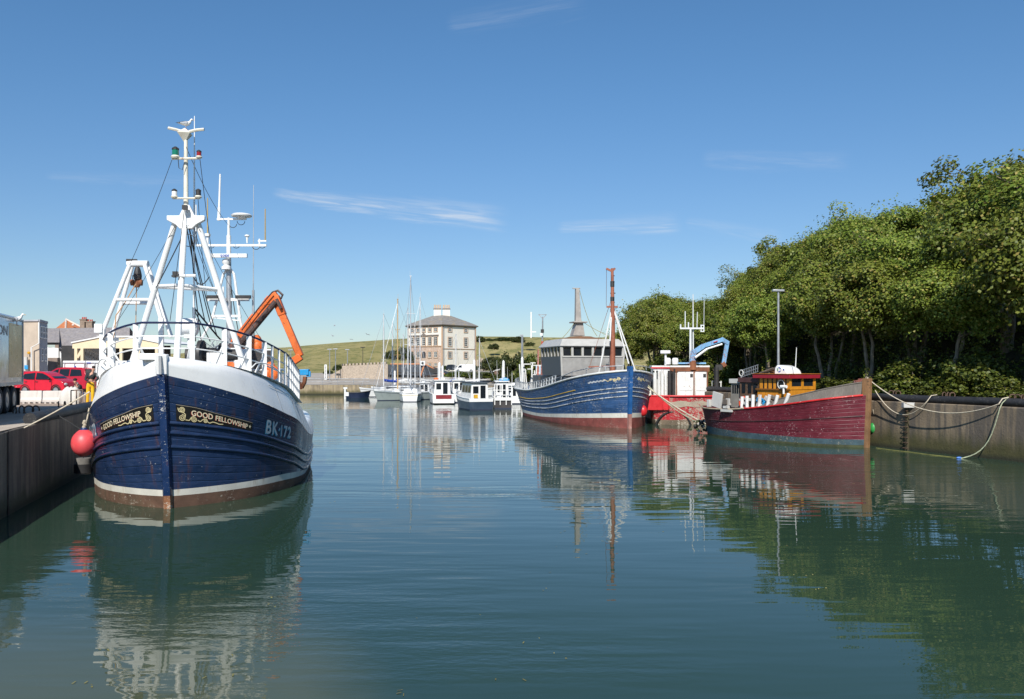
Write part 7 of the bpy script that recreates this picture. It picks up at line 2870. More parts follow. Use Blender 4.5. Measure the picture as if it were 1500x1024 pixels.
lamp_post(483, 512, 556, 140, 'pale lamp post nearest the white vertical sign board')
lamp_post(491.5, 511.5, 554, 142, 'lamp post with reddish head second from the white sign board')
lamp_post(509, 512.5, 540, 146, 'lamp post standing above the left end of the rubble wall')
lamp_post(531.5, 509, 540, 148, 'dark slim lamp post rising behind the middle of the rubble wall', r=0.05, col=DARK)
lamp_post(426, 513, 545, 133, 'grey lamp post on the far quay by the trawler stern', r=0.06)
sg = thing('sign_board', 'tall white vertical sign board with dark lettering on the far quay', 'sign', P(477, 557, 142))
m = MB()
m.box((0, 0, 1.35), (0.40, 0.08, 2.5))
m.build('panel', WHITE, sg)
m = MB()
for k in range(9):
    m.box((0.0, -0.045, 0.45 + 0.24 * k), (0.17, 0.012, 0.15))
m.build('lettering', paint('dark_letter', (0.08, 0.08, 0.10), 0.6), sg)
m = MB()
m.bar((0, 0.06, -1.0), (0, 0.06, 2.5), 0.1)
m.build('post', STEEL, sg)
# tall bare masts and poles near the shore
for nm, lab, px, y0, y1, d, r, mt in (('flagpole', 'plain white pole standing on the hill behind the blue boat', 778, 457, 500, 320, 0.33, WHITE),
                                     ('utility_pole', 'grey pole with a lamp on the shore left of the blue boat wheelhouse', 765, 492, 555, 118, 0.16, STEEL)):
    t = thing(nm, lab, 'pole', P(px, y1, d))
    h = P(px, y0, d).z - P(px, y1, d).z
    m = MB()
    m.cyl((0, 0, -1), (0, 0, h), r, r * 0.85, 8)
    m.build('shaft', mt, t)
    m = MB()
    if d > 200:
        m.box((1.0, 0, h * 0.32), (1.7, 0.3, 0.35))
    else:
        m.box((-0.1, 0, h + 0.05), (0.5, 0.25, 0.2))
    m.build('bracket', mt, t)
t = thing('navigation_mast', 'red and white mast with wide V shaped top beside the blue boat', 'mast', P(794.5, 560, 96))
m = MB()
L_ = loc_of(t)
m.cyl(L_(794.5, 562, 96), L_(794.5, 500, 96), 0.16, 0.14, 8, 1)
m.cyl(L_(794.5, 500, 96), L_(795, 464, 96), 0.09, 0.07, 8, 0)
m.bar(L_(795, 467, 96), L_(789.5, 461, 96), 0.08)
m.bar(L_(795, 467, 96), L_(800, 461, 96), 0.08)
m.bar(L_(788.5, 461, 96), L_(801, 461, 96), 0.08)
m.build('pole', [STEEL, paint('red_white_mast', (0.50, 0.10, 0.06), 0.5, 0.2, chip=0.8, chipcol=(0.7, 0.7, 0.68))], t)
m = MB()
m.box(L_(794.5, 485, 95.9), (0.36, 0.3, 0.4), 0)
m.box(L_(793, 490, 95.9), (0.3, 0.3, 0.3), 1)
m.build('lantern', [DARK, WHITE], t)
t = thing('notice_board', 'small pale blue notice board left of the blue boat wheelhouse', 'sign', P(788.5, 545, 95))
m = MB()
m.box((0, 0, 0.3), (0.55, 0.06, 0.9), 0)
m.box((0, -0.04, 0.3), (0.2, 0.02, 0.55), 1)
m.build('panel', [paint('pale_blue', (0.45, 0.58, 0.68), 0.5), DARK], t)
m = MB()
m.bar((0, 0.05, -2.0), (0, 0.05, 0.8), 0.08)
m.build('post', STEEL, t)

# ------------------------------------------------------------------ yachts
SAILB = paint('blue_sail_cover', (0.01, 0.045, 0.30), 0.7, 0.1)
SAILW = paint('pale_sail_cover', (0.62, 0.61, 0.58), 0.8, 0.08)
YW = paint('yacht_white', (0.78, 0.78, 0.76), 0.25, 0.03)
MASTW = paint('mast_alloy', (0.60, 0.61, 0.62), 0.35, 0.05)
MASTT = paint('mast_tan', (0.50, 0.33, 0.15), 0.5, 0.08)
ANTB = paint('dark_waterline', (0.02, 0.03, 0.06), 0.6)


def make_yacht(label, px, y_w, rz, L, hullm, mast_px_h, mastm, cover, d=None, band=None):
    d = d or F * H / (y_w - HZ)
    p = P(px, y_w, d)
    t = thing('yacht', label, 'yacht', (p.x, p.y, 0), rz, 'yachts moored at the head of the harbour')
    B = L * 0.15
    hu = Hull([(0, 0.03, 0.05, 1.30), (L * .1, B * .35, B * .5, 1.2), (L * .3, B * .75, B * .9, 1.07), (L * .55, B * .92, B, 0.98), (L * .85, B * .75, B * .85, 0.98), (L, B * .55, B * .68, 1.02)], lambda z: 0.45 * max(0, z), L * .5, 1.1)
    zsf = hu.zs
    hu.shell([(lambda y: -0.5, lambda y: 0.08, 2, 1), (lambda y: 0.08, lambda y: zsf(y) - 0.22, 4, 0), (lambda y: zsf(y) - 0.22, lambda y: zsf(y) - 0.16, 1, 2), (lambda y: zsf(y) - 0.16, zsf, 1, 0)], 24).build('hull', [hullm, ANTB, band or ANTB], t, smooth=50)
    hu.deck(lambda y: zsf(y) - 0.01).build('deck', YW, t)
    m = MB()
    m.add([Vector((sx * B * k, y, z)) for y, z, k in ((L * .28, 1.06, .30), (L * .36, 1.42, .42), (L * .66, 1.50, .55), (L * .68, 1.02, .6)) for sx in (-1, 1)],
          [(0, 1, 3, 2), (2, 3, 5, 4), (4, 5, 7, 6), (0, 2, 4, 6), (1, 7, 5, 3)])
    m.build('coachroof', YW, t, smooth=0, bevel=0.05)
    m = MB()
    for sx in (-1, 1):
        m.quad((sx * (B * .41 + .02), L * .40, 1.18), (sx * (B * .53 + .02), L * .62, 1.2), (sx * (B * .50 + .02), L * .62, 1.38), (sx * (B * .40 + .02), L * .40, 1.34))
    m.build('cabin_window', GLASS, t, smooth=0)
    mh = mast_px_h * d / F
    my = L * .38
    m = MB()
    m.cyl((0, my, 1.2), (0, my, mh), 0.085, 0.06, 8)
    for zf, w in ((0.45, 0.8), (0.70, 0.6)):
        m.bar((-w, my, mh * zf), (w, my, mh * zf), 0.045)
    m.box((0.0, my, mh + 0.05), (0.25, 0.12, 0.08))
    m.cyl((0.08, my, mh), (0.08, my, mh + 0.7), 0.015, n=4)
    m.build('mast', mastm, t, smooth=50)
    m = MB()
    for sx in (-1, 1):
        m.tube([(sx * B * .9, my + .1, 1.0), (sx * 0.8, my, mh * .45), (0, my, mh * .97)], 0.018, 4)
    m.tube([(0, -0.3, 1.3), (0, my, mh * .97)], 0.022, 4)
    m.tube([(0, L, 1.1), (0, my, mh)], 0.018, 4)
    m.build('rigging', STEEL, t)
    m = MB()
    m.cyl((0, my, 2.05), (0, L * .82, 2.0), 0.05, n=6)
    m.build('boom', mastm, t)
    m = MB()
    m.tube([(0, my + .1, 2.35), (0, my + L * .1, 2.25), (0, L * .65, 2.15), (0, L * .80, 2.08)], [0.2, 0.19, 0.14, 0.06], 8)
    m.build('sail_cover', cover, t, smooth=60)
    m = MB()
    for ph in (0.45, 0.8):
        rail_ = []
        for sx in (-1, 1):
            pts = [hu.pt(sx, y, zsf(y)) + Vector((-sx * 0.06, 0, ph * 0.75)) for y in [L * k / 8 for k in range(9)]]
            m.tube(pts, 0.016, 4)
            if ph > 0.5:
                for q in pts:
                    m.bar(q, q - Vector((0, 0, 0.6)), 0.025)
    m.build('guard_rail', STEEL, t)
    return t


make_yacht('white yacht with bright blue sail cover, leftmost of the yachts', 532, 581.5, R(-62), 8.0, YW, 122, MASTW, SAILB)
make_yacht('grey hulled yacht with tan wooden mast among the white yachts', 553, 587, R(-48), 8.0, paint('yacht_grey', (0.30, 0.34, 0.33), 0.3, 0.05), 150, MASTT, SAILW)
make_yacht('white yacht showing its wide stern, tallest mast in the harbour', 590, 588.5, R(186), 9.5, YW, 190, MASTW, SAILW, band=paint('gold_band', (0.45, 0.3, 0.05), 0.5)).location.y += 8.5
make_yacht('white yacht behind the wide sterned one, mast just left of the house corner', 590, 580, R(-50), 8.0, YW, 145, MASTW, SAILW)
make_yacht('white yacht with furled pale sail between the grey yacht and the tall mast', 626, 580, R(105), 7.5, YW, 128, MASTW, SAILW)

make_yacht('small white yacht with thin mast moored behind the blue sail cover yacht', 549, 579.5, R(-70), 7.0, YW, 108, MASTW, SAILB)
make_yacht('white yacht half hidden behind the white motor cruiser', 634, 580.5, R(70), 7.5, YW, 98, MASTW, SAILW)
make_yacht('small white yacht behind the grey hulled yacht, low mast', 568, 578.5, R(-65), 6.5, YW, 88, MASTW, SAILW)
make_yacht('white yacht with blue cover right of the white motor cruiser', 690, 580, R(60), 7.0, YW, 90, MASTW, SAILB)
make_yacht('white yacht furthest right, mast between the motor boats', 726, 580, R(65), 7.0, YW, 84, MASTW, SAILW)

# ------------------------------------------------------------------ motor boats


def make_cruiser(label, name, px, y_w, rz, L, B, hullm, topm, cabin, band, d=None, cat='boat', roofm=None, zf=1.0):
    d = d or F * H / (y_w - HZ)
    p = P(px, y_w, d) - Vector((-math.sin(rz), math.cos(rz), 0)) * L      # the stern lies at the given place
    t = thing(name, label, cat, (p.x, p.y, 0), rz)
    hu = Hull([(0, 0.05, 0.12, 1.75 * zf), (L * .08, B * .35, B * .62, 1.66 * zf), (L * .25, B * .8, B * .95, 1.45 * zf), (L * .5, B * .95, B, 1.25 * zf), (L * .9, B * .92, B * .96, 1.15 * zf), (L, B * .9, B * .94, 1.15 * zf)], lambda z: 0.5 * max(0, z / 1.7), L * .5, 1.1)
    zsf = hu.zs
    hu.shell([(lambda y: -0.5, lambda y: 0.12, 2, 2), (lambda y: 0.12, lambda y: zsf(y) * .72, 4, 0), (lambda y: zsf(y) * .72, zsf, 2, 1)], 26).build('hull', [hullm, topm, band], t, smooth=50)
    hu.deck(lambda y: zsf(y) - 0.28).build('deck', PALE, t)
    hu.strake(lambda y: zsf(y), 0.05, 0.02, L - .02, 30).build('rubbing_band', topm, t)
    y0, y1, h = cabin
    m = MB()
    z0 = 0.9 * zf
    w0, w1 = B * .72, B * .62
    m.add([Vector((sx * w, y, z)) for y, z, w in ((y0 * L, z0, w0), (y0 * L + .35, z0 + h, w1), (y1 * L, z0 + h, w1), (y1 * L, z0, w0)) for sx in (-1, 1)],
          [(0, 1, 3, 2), (2, 3, 5, 4), (4, 5, 7, 6), (0, 2, 4, 6), (1, 7, 5, 3), (0, 6, 7, 1)])
    co = m.build('cabin', topm, t, smooth=0, bevel=0.04)
    m = MB()
    m.box((0, (y0 + y1) / 2 * L + .1, z0 + h + .05), (w1 * 2 + .3, (y1 - y0) * L + .2, 0.1))
    m.build('roof', roofm or topm, t, bevel=0.03)
    nwin = 3
    for sx in (-1, 1):
        for k in range(nwin):
            ya, yb = lerp(y0 * L + .5, y1 * L - .15, k / nwin) + .06, lerp(y0 * L + .5, y1 * L - .15, (k + 1) / nwin) - .06
            f0, f1 = .45, .86
            wa = lambda f: lerp(w0, w1, f) + .012
            w = MB()
            w.quad((sx * wa(f0), ya, z0 + h * f0), (sx * wa(f0), yb, z0 + h * f0), (sx * wa(f1), yb, z0 + h * f1), (sx * wa(f1), ya, z0 + h * f1))
            w.build('window', GLASS, co, smooth=0)
    for x0, x1 in ((-.85, -.1), (.1, .85)):
        w = MB()
        f0, f1 = .45, .88
        yv = lambda f: y0 * L + .35 * f - .015
        w.quad((x0 * w1, yv(f0), z0 + h * f0), (x1 * w1, yv(f0), z0 + h * f0), (x1 * w1, yv(f1), z0 + h * f1), (x0 * w1, yv(f1), z0 + h * f1))
        w.build('window', GLASS, co, smooth=0)
    w = MB()
    w.box((-.25 * B, y1 * L + .012, z0 + h * .45), (B * .4, .03, h * .82))
    w.box((.32 * B, y1 * L + .012, z0 + h * .62), (B * .42, .03, h * .4))
    w.build('aft_door', GLASS, co)
    m = MB()
    for sx in (-1, 1):
        pts = [hu.pt(sx, y, zsf(y)) + Vector((-sx * .05, 0, .55)) for y in [L * k / 10 for k in range(5)]]
        m.tube(pts, 0.022, 5)
        for q in pts:
            m.bar(q, q - Vector((0, 0, .55)), 0.03)
    m.build('pulpit_rail', STEEL, t)
    m = MB()
    m.cyl((0, y1 * L - .5, z0 + h), (0, y1 * L - .5, z0 + h + 1.5), .03, .02, 6)
    m.cyl((.5, y1 * L - .4, z0 + h), (.55, y1 * L - .4, z0 + h + 2.2), .018, .01, 5)
    m.lathe((-.3, y0 * L + 1.0, z0 + h + .08), [(.22, 0), (.25, .08), (.2, .2), (.05, .25)], 12)
    m.bar((-w1, y1 * L - .3, z0 + h + .3), (w1, y1 * L - .3, z0 + h + .3), .05)
    m.build('aerial', WHITE, t)
    return t, hu


REDB_ = paint('maroon_panel', (0.20, 0.02, 0.025), 0.4)
GREYH = paint('slate_blue_hull', (0.035, 0.055, 0.085), 0.35, 0.12, streak=0.4, streakcol=(0.12, 0.11, 0.10))
cr1, h1 = make_cruiser('white motor cruiser with a maroon side panel near the yachts', 'motor_cruiser', 650, 592, R(190), 6.5, 1.35, YW, YW, (0.25, 0.75, 1.75), ANTB)
m = MB()
m.box((0, 6.53, 0.82), (1.8, 0.05, 0.45), 0)
m.box((0, 6.70, 0.35), (2.3, 0.4, 0.45), 1)
m.build('transom_panel', [REDB_, YW], cr1)
m = MB()
m.ball((0.7, 4.6, 2.85), (0.32, 0.22, 0.14))
m.build('orange_float', ORANGE, cr1)
cr2, h2 = make_cruiser('white cabin boat moored behind the white motor cruiser', 'motor_boat', 674, 590, R(188), 5.8, 1.15, YW, YW, (0.25, 0.8, 1.7), ANTB)
wk, h3 = make_cruiser('slate blue hulled workboat with pale grey wheelhouse', 'motor_boat', 705, 601, R(199), 6.2, 1.30, GREYH, YW, (0.30, 0.92, 1.75), ANTB, roofm=STLD)
m = MB()
m.box((0.5, 6.0, 1.35), (0.35, 0.3, 0.35))
tag(m.build('yellow_tub', paint('yellow_tub', (0.65, 0.36, 0.02), 0.5), wk), 'x', 'tub')
for k_ in ('label', 'category'):
    del bpy.data.objects['yellow_tub'][k_]
wk2, h4 = make_cruiser('white cabin boat with open framed stern beside the slate blue workboat', 'motor_boat', 737, 599, R(184), 5.6, 0.95, paint('dark_hull', (0.05, 0.045, 0.045), 0.5), YW, (0.2, 0.78, 1.8), ANTB)
m = MB()
for x in (-0.85, -0.3, 0.3, 0.85):
    m.bar((x, 5.7, 0.4), (x, 5.7, 2.5), 0.08)
for z in (0.9, 1.4, 1.9, 2.5):
    m.bar((-0.85, 5.7, z), (0.85, 5.7, z), 0.09, 0.07)
m.build('stern_frame', WHITE, wk2)
m = MB()
m.ball((-0.3, 2.6, 2.85), (0.55, 0.8, 0.28))
m.build('dinghy_cover', CYAN, wk2)
for lab, px, yw, rz_q, L, B in (('small white cabin boat just right of the yachts', 625, 584.5, 200, 5.0, 1.0), ('small white boat behind the white motor cruiser', 661, 582.5, 150, 5.2, 1.0), ('small cabin boat between the white cabin boat and the slate blue workboat', 690, 584, 170, 5.0, 1.0), ('small white boat tucked beside the blue boat stern', 752, 592, 185, 5.0, 0.9)):
    make_cruiser(lab, 'motor_boat', px, yw, R(rz_q), L, B, YW, YW, (0.25, 0.75, 1.35), ANTB, zf=0.8)
# low dark boat and pontoon posts
wk3 = thing('open_boat', 'low dark blue open boat lying by the far wall', 'boat', P(523, 581.5, 118), R(92))
wk3.location.z = 0
hu = Hull([(0, 0.05, 0.1, 0.95), (0.6, 0.5, 0.8, 0.82), (1.5, 0.8, 0.95, 0.72), (3.2, 0.75, 0.9, 0.68)], lambda z: 0.3 * z, 2, 1)
wk3.location.x += 1.6
hu.shell([(lambda y: -0.3, hu.zs, 5, 0)], 18).build('hull', paint('dark_blue_hull', (0.015, 0.025, 0.06), 0.4, 0.15), wk3, smooth=50)
hu.strake(lambda y: hu.zs(y), 0.05, 0.02, 3.18, 20).build('gunwale', DARK, wk3)
m = MB()
for y in (1.2, 2.2):
    m.box((0, y, 0.5), (1.6, 0.25, 0.06))
m.box((0, 3.2, 0.75), (0.4, 0.35, 0.7), 1)
m.build('thwart', [GRYW, BLACK], wk3)
pn = thing('pontoon', 'grey walkway pontoon with upright piles between the yachts and motor boats', 'pontoon', (0, 0, 0))
m = MB()
a, b = Vector((-9.5, 103, 0.35)), Vector((2.0, 99, 0.35))
m.bar(a, b, 1.6, 0.4)
m.bar(Vector((-19.5, 124, 0.35)), Vector((-9.0, 121, 0.35)), 1.6, 0.4)
m.bar(Vector((-9.5, 122, 0.36)), Vector((-9.0, 103, 0.36)), 1.5, 0.39)
m.build('walkway', paint('grey_planks', (0.30, 0.28, 0.25), 0.9, 0.15), pn)
for x, y, h in ((-8.8, 103.5, 4.6), (-4.5, 101.7, 4.9), (-1.0, 100.5, 4.8), (1.2, 99.8, 5.2), (-9.2, 113, 4.2), (-17.0, 123.8, 3.5)):
    m = MB()
    m.cyl((x, y, -0.5), (x, y, h), 0.16, n=10)
    m.lathe((x, y, h), [(0.17, 0), (0.02, 0.25)], 10)
    m.build('pile', YW, pn, smooth=50)
m = MB()
for k in range(6):
    p = a.lerp(b, 0.15 + 0.14 * k) + Vector((0, 0.5, 0))
    m.bar(p, p + Vector((0, 0, 1.1)), 0.18)
m.build('service_post', PALE, pn)
t = thing('channel_post', 'white post standing in the water at the end of the dark open boat', 'post', P(505.5, 585, 113))
t.location.z = 0
m = MB()
m.cyl((0, 0, -0.5), (0, 0, 1.45), 0.14, n=10)
m.box((0.25, 0, 0.65), (0.5, 0.35, 0.5))
m.box((0.05, 0, 1.45), (0.5, 0.3, 0.18))
m.build('pile', YW, t, smooth=30)

# ------------------------------------------------------------------ vehicles, huts and bushes by the far shore
van = [(-2.3, 0.5), (-2.36, 1.0), (-2.3, 1.7), (-2.1, 1.92), (1.0, 1.92), (1.45, 1.75), (1.95, 1.2), (2.4, 1.05), (2.5, 0.5)]
vw_ = {'belt': 1.15, 'side': [('cab_side_window', [(0.75, 1.2), (0.75, 1.72), (1.3, 1.66), (1.65, 1.22)])], 'ends': [('windscreen', (1.93, 1.24, 1.48, 1.72))], 'mirror': 1.5, 'handles': (0.8,), 'seams': (0.65, -0.7)}
p = P(681, 545.5, 165)
vv = make_car('van', 'white van parked in front of the white house', (p.x, p.y, far_height(p.x, p.y)), R(182), 4.9, van, 1.9, YW, 0.33, (-1.5, 1.6), vw_, 'van')
vv.scale = (0.8, 0.8, 0.8)
vv.location.z = P(681, 545.5, 165).z
cg = thing('car_park_wall', 'grey stone terrace wall below the parked white van', 'wall', (0, 0, 0))
m = MB()
a, b = P(655, 549, 160), P(735, 549, 150)
m.quad(Vector((a.x, a.y, 1.2)), Vector((b.x, b.y, 1.2)), b, a)
m.quad(a, b, b + Vector((2, 22, 0.6)), a + Vector((-1, 22, 0.6)))
m.build('stonework', paint('grey_terrace_stone', (0.25, 0.22, 0.18), 0.9, 0.2, scale=2), cg, smooth=0)
p = P(664, 542, 168)
hb_ = make_car('parked_car', 'dark car parked between the white van and the white house', (p.x, p.y, P(664, 543.5, 168).z), R(5), 3.5, hatch, 1.6, paint('car_black', (0.015, 0.017, 0.02), 0.2), 0.29, (-1.08, 1.15), hw_)
hb_.scale = (0.85, 0.85, 0.85)
hut = thing('hut', 'low brown hut with curved pale roof on the far shore', 'hut', (0, 0, 0))
D = 140.0
m = MB()
a, b = P(724, 552, D), P(748, 552, D)
m.box(((a.x + b.x) / 2, D + 1.5, (2.3 + P(736, 543, D).z) / 2), (b.x - a.x, 3, P(736, 543, D).z - 2.3))
m.build('wall', paint('hut_brown', (0.17, 0.11, 0.08), 0.9, 0.15), hut)
m = MB()
ar = [P(722, 543.5, D), P(728, 541, D), P(736, 539.7, D), P(744, 541, D), P(751, 544, D), P(751, 545, D), P(736, 541.2, D), P(722, 544.8, D)]
m.prism(ar, (0, 3.4, 0))
m.build('roof', PALE, hut, smooth=0)

bush_specs = [
    # px, y base, d, width px, height px, material, label
    (752, 556, 128, 42, 52, LEAFD, 'large dark green shrub left of the grey pole'),
    (778, 556, 122, 44, 50, LEAFB, 'large yellow green shrub right of the grey pole'),
    (735, 545, 150, 34, 30, LEAFD, 'rounded green shrub behind the brown hut'),
    (717, 540, 158, 28, 22, LEAFD, 'dark shrub right of the ruined stone wall'),
    (701, 553, 138, 46, 12, LEAFB, 'low sprawling bush below the white van'),
    (670, 551, 138, 40, 11, LEAFB, 'low light green bush left of the low sprawling bush'),
    (735, 557, 135, 30, 9, LEAFB, 'low bush at the foot of the brown hut'),
    (655, 541, 176, 18, 8, LEAFD, 'small dark bush by the near corner of the white house'),
    (692, 541, 176, 22, 9, LEAFD, 'small dark bush at the right corner of the white house'),
    (590, 526, 205, 30, 22, LEAFD, 'dark bush standing left of the white house'),
    (574, 524, 225, 24, 14, LEAFD, 'dark green bush on the hill further left of the white house'),
    (496, 541, 148, 16, 10, LEAFD, 'round bush between the lamp posts left of the rubble wall'),
    (481, 546, 150, 14, 6, LEAFD, 'small flat bush left of the lamp posts'),
    (701, 501, 300, 18, 11, LEAFD, 'dark bush on the hill crest right of the white house'),
    (716, 500, 305, 24, 6, LEAFD, 'low bush on the hill crest, second from the white house'),
    (740, 500, 305, 28, 8, LEAFD, 'broad bush on the hill crest, middle of the row'),
    (759, 500, 300, 18, 10, LEAFD, 'round bush on the hill crest above the grey pole'),
    (723, 511, 270, 16, 10, LEAFD, 'lone dark bush halfway up the hill slope'),
    (776, 506, 280, 14, 7, LEAFD, 'small bush on the upper slope below the white pole'),
    (808, 503, 290, 16, 7, LEAFD, 'bush on the crest left of the grey wheelhouse roof'),
]
protos_b = {}
for i, (px, yb, d, wp, hp, mt, lab) in enumerate(bush_specs):
    key = (mt.name, i % 2)
    w, h = wp * d / F, hp * d / F
    p = P(px, yb, d)
    if key not in protos_b:
        protos_b[key] = make_bush(60 + i, 4.0, 3.0, lab, mt, nclump=44, nleaf=95, leafsize=0.24)
        o = protos_b[key]
    else:
        o = copy_tree(protos_b[key], label=lab)
    o.location = p - Vector((0, 0, 0.15))
    o.rotation_euler = (0, 0, i * 1.7)
    o.scale = (w / 4.0, w / 4.0, h / 3.0)
    o['group'] = 'bushes on the far shore and hill'
# gulls flying far off
for i, (px, py, lab) in enumerate(((490, 477, 'tiny bird flying over the hill, highest of the flock'), (487, 492, 'tiny bird flying low left over the hill'), (513, 497, 'tiny bird gliding just above the hill'), (538, 490, 'tiny bird flying right of the others over the hill'))):
    b_ = MB()
    b_.ball((0, 0, 0), (0.22, 0.07, 0.07), nu=8, nv=6)
    for s in (-1, 1):
        b_.prism([(0.08, 0, 0.03), (0.1, s * 0.35, 0.14), (-0.05, s * 0.7, 0.05), (-0.08, s * 0.35, 0.12), (-0.08, 0, 0.03)], (0, 0, 0.02))
    o = b_.build('flying_gull', GULLG, None)
    o.location = P(px, py, 170)
    o.rotation_euler = (0.3, 0.1, i * 0.8)
    tag(o, lab, 'gull', 'gulls flying over the hill')
# ------------------------------------------------------------------ along the right quay
rp_ = MB()
for k0, pts in ((0, poly_sample(QR, 1.6)),):
    n = Vector((0.957, 0.29))
    pth = [Vector((p.x + n.x * 0.28, p.y + n.y * 0.28, QZ + 0.19 + 0.012 * math.sin(p.y))) for p in pts if p.y < 66]
    rp_.tube(pth, 0.19, 12)
tag(rp_.build('edge_pipe', paint('black_pipe', (0.022, 0.022, 0.024), 0.6), None, smooth=60), 'thick black pipe lying along the top of the right quay wall', 'pipe')
cs_ = MB()
for i, p in enumerate(poly_sample(QR, 1.6)):
    pass
lampr = lamp_post(1140.3, 426.5, 592, 55.5, 'tall grey lamp post in front of the wood on the right quay', r=0.085)
# ladder in the wall
def qr_at(px):
    """point of the quay face seen in column px"""
    best = None
    for p in poly_sample(QR, 0.05):
        e = abs(750 + F * p.x / p.y - px)
        if best is None or e < best[0]:
            best = (e, p)
    return best[1]


fn = Vector((-0.957, -0.29, 0))
q = qr_at(1329.5)
ld = thing('ladder', 'weedy timber fender and rungs on the right quay wall', 'ladder', (q.x + fn.x * 0.06, q.y + fn.y * 0.06, 0), math.atan2(0.957, -0.29) + PI)
m = MB()
m.box((0, 0, 1.0), (0.16, 0.14, 2.6))
m.build('timber', paint('weedy_timber', (0.06, 0.05, 0.025), 0.9, 0.3, bump=0.4), ld)
m = MB()
for k in range(9):
    m.tube([(-0.12, -0.05, 0.1 + 0.27 * k), (-0.12, -0.15, 0.1 + 0.27 * k), (0.12, -0.15, 0.1 + 0.27 * k), (0.12, -0.05, 0.1 + 0.27 * k)], 0.02, 5)
m.build('rung', IRONR, ld)
m = MB()
m.box(P(1331, 593.5, q.y - 0.2), (0.62, 0.3, 0.26))
m.box(P(1341, 592, q.y - 0.1), (0.5, 0.1, 0.1))
tag(m.build('plastic_box', PALE, None, bevel=0.02), 'white box resting on the black pipe above the quay ladder', 'box')
for px, lab in ((1300, 'rusty mooring rings on the right quay beside the red boat stem'), (1378, 'rusty mooring rings in the middle of the right quay'), (1486, 'rusty mooring rings where the pale ropes are tied, right quay')):
    q = qr_at(px)
    hoop_rings('mooring_ring', lab, (q.x - fn.x * 0.45, q.y - fn.y * 0.45, QZ + 0.33), Vector((0.29, -0.957)), 3 if px < 1480 else 5, 0.13, IRONR)
tie = qr_at(1470)
tie = Vector((tie.x - fn.x * 0.3, tie.y - fn.y * 0.3, QZ + 0.42))
head = P(1270, 553.5, 44.8)


def rope(name, pts, r, mat, label, n=6):
    m = MB()
    m.tube(pts, r, n)
    return tag(m.build(name, mat, None, smooth=60), label, 'rope')


edge_ = Vector((tie.x + fn.x * 0.55, tie.y + fn.y * 0.55, QZ + 0.12))
rope('mooring_rope', sag(head, edge_, 1.0, 24) + [edge_ + Vector((-fn.x * .2, -fn.y * .2, 0.24)), tie], 0.028, ROPE, 'long pale rope drooping from the red boat stem to the right quay')
mid = qr_at(1364)
rope('mooring_rope', sag(P(1282, 572, 45.2), Vector((mid.x + fn.x * .25, mid.y + fn.y * .25, QZ + 0.1)), 0.95, 20) + [Vector((mid.x, mid.y, QZ + 0.38)), Vector((mid.x - fn.x * .35, mid.y - fn.y * .35, QZ + 0.42))], 0.024, ROPE, 'short brown rope looping from the red boat bow to the middle of the quay')
b0 = P(1405, 672, 39.3)
rope('mooring_rope', [tie, tie + fn * 0.35 + Vector((0, 0, -0.25))] + [(tie + fn * 0.5 + Vector((0, 0, -0.5))).lerp(b0, k / 10) + Vector((0, 0, -0.55 * math.sin(PI * k / 10))) + Vector((0.25, 0, 0)) * math.sin(PI * k / 10) for k in range(11)], 0.026, ROPEG, 'green tinged rope hanging from the quay rings down into the water')
rope('sunken_rope', [Vector((b0.x, b0.y, 0.01)).lerp(Vector((18.9, 44.2, 0.01)), k / 14) + Vector((0, 0.12 * math.sin(k), 0)) for k in range(15)], 0.022, paint('yellow_weedy_rope', (0.22, 0.21, 0.06), 0.9, 0.3), 'weedy yellow rope floating along the water beside the right quay')
m = MB()
m.ball((b0.x, b0.y, 0.03), (0.13, 0.06, 0.05))
tag(m.build('float', paint('small_blue_float', (0.08, 0.22, 0.65), 0.5), None, smooth=60), 'tiny blue float on the rope end in the water', 'float')
rope('mooring_rope', [P(1134, 597, 48.0), P(1140, 615, 47.6), P(1148, 634, 47.2), P(1156, 646, 46.9), P(1166, 652, 46.7)], 0.035, ROPE, 'pale rope hanging down the red boat side into the water')
m = MB()
pts = sag(P(946, 565, 60.5), P(1036, 622, 55.5), 0.15, 16)
m.tube(pts, 0.05, 6)
tag(m.build('mooring_rope', ROPE, None, smooth=60), 'thick pale rope slanting from the blue boat bow across the red workboat', 'rope')
m = MB()
m.tube(sag(P(947, 562, 60.5), P(1034, 624, 55.5), 0.35, 16), 0.03, 6)
tag(m.build('mooring_rope', ROPEG, None, smooth=60), 'thinner slack rope below the thick one, blue boat to the stern of the red boat', 'rope')
# weed grown fender on the red boat's stern
m = MB()
rn = random.Random(6)
c = P(1026, 624, 54.6)
for k in range(40):
    m.ball(c + Vector((rn.gauss(0, .32), rn.gauss(0, .15), rn.uniform(-0.35, 0.35))), rn.uniform(.05, .13), rn.choice((0, 1, 2)), 6, 4)
tag(m.build('barnacled_fender', [paint('barnacle', (0.45, 0.40, 0.33), 0.9, 0.2), DARK, WEED], None, smooth=60), 'lumpy barnacled fender at the waterline off the red boat stern', 'fender')

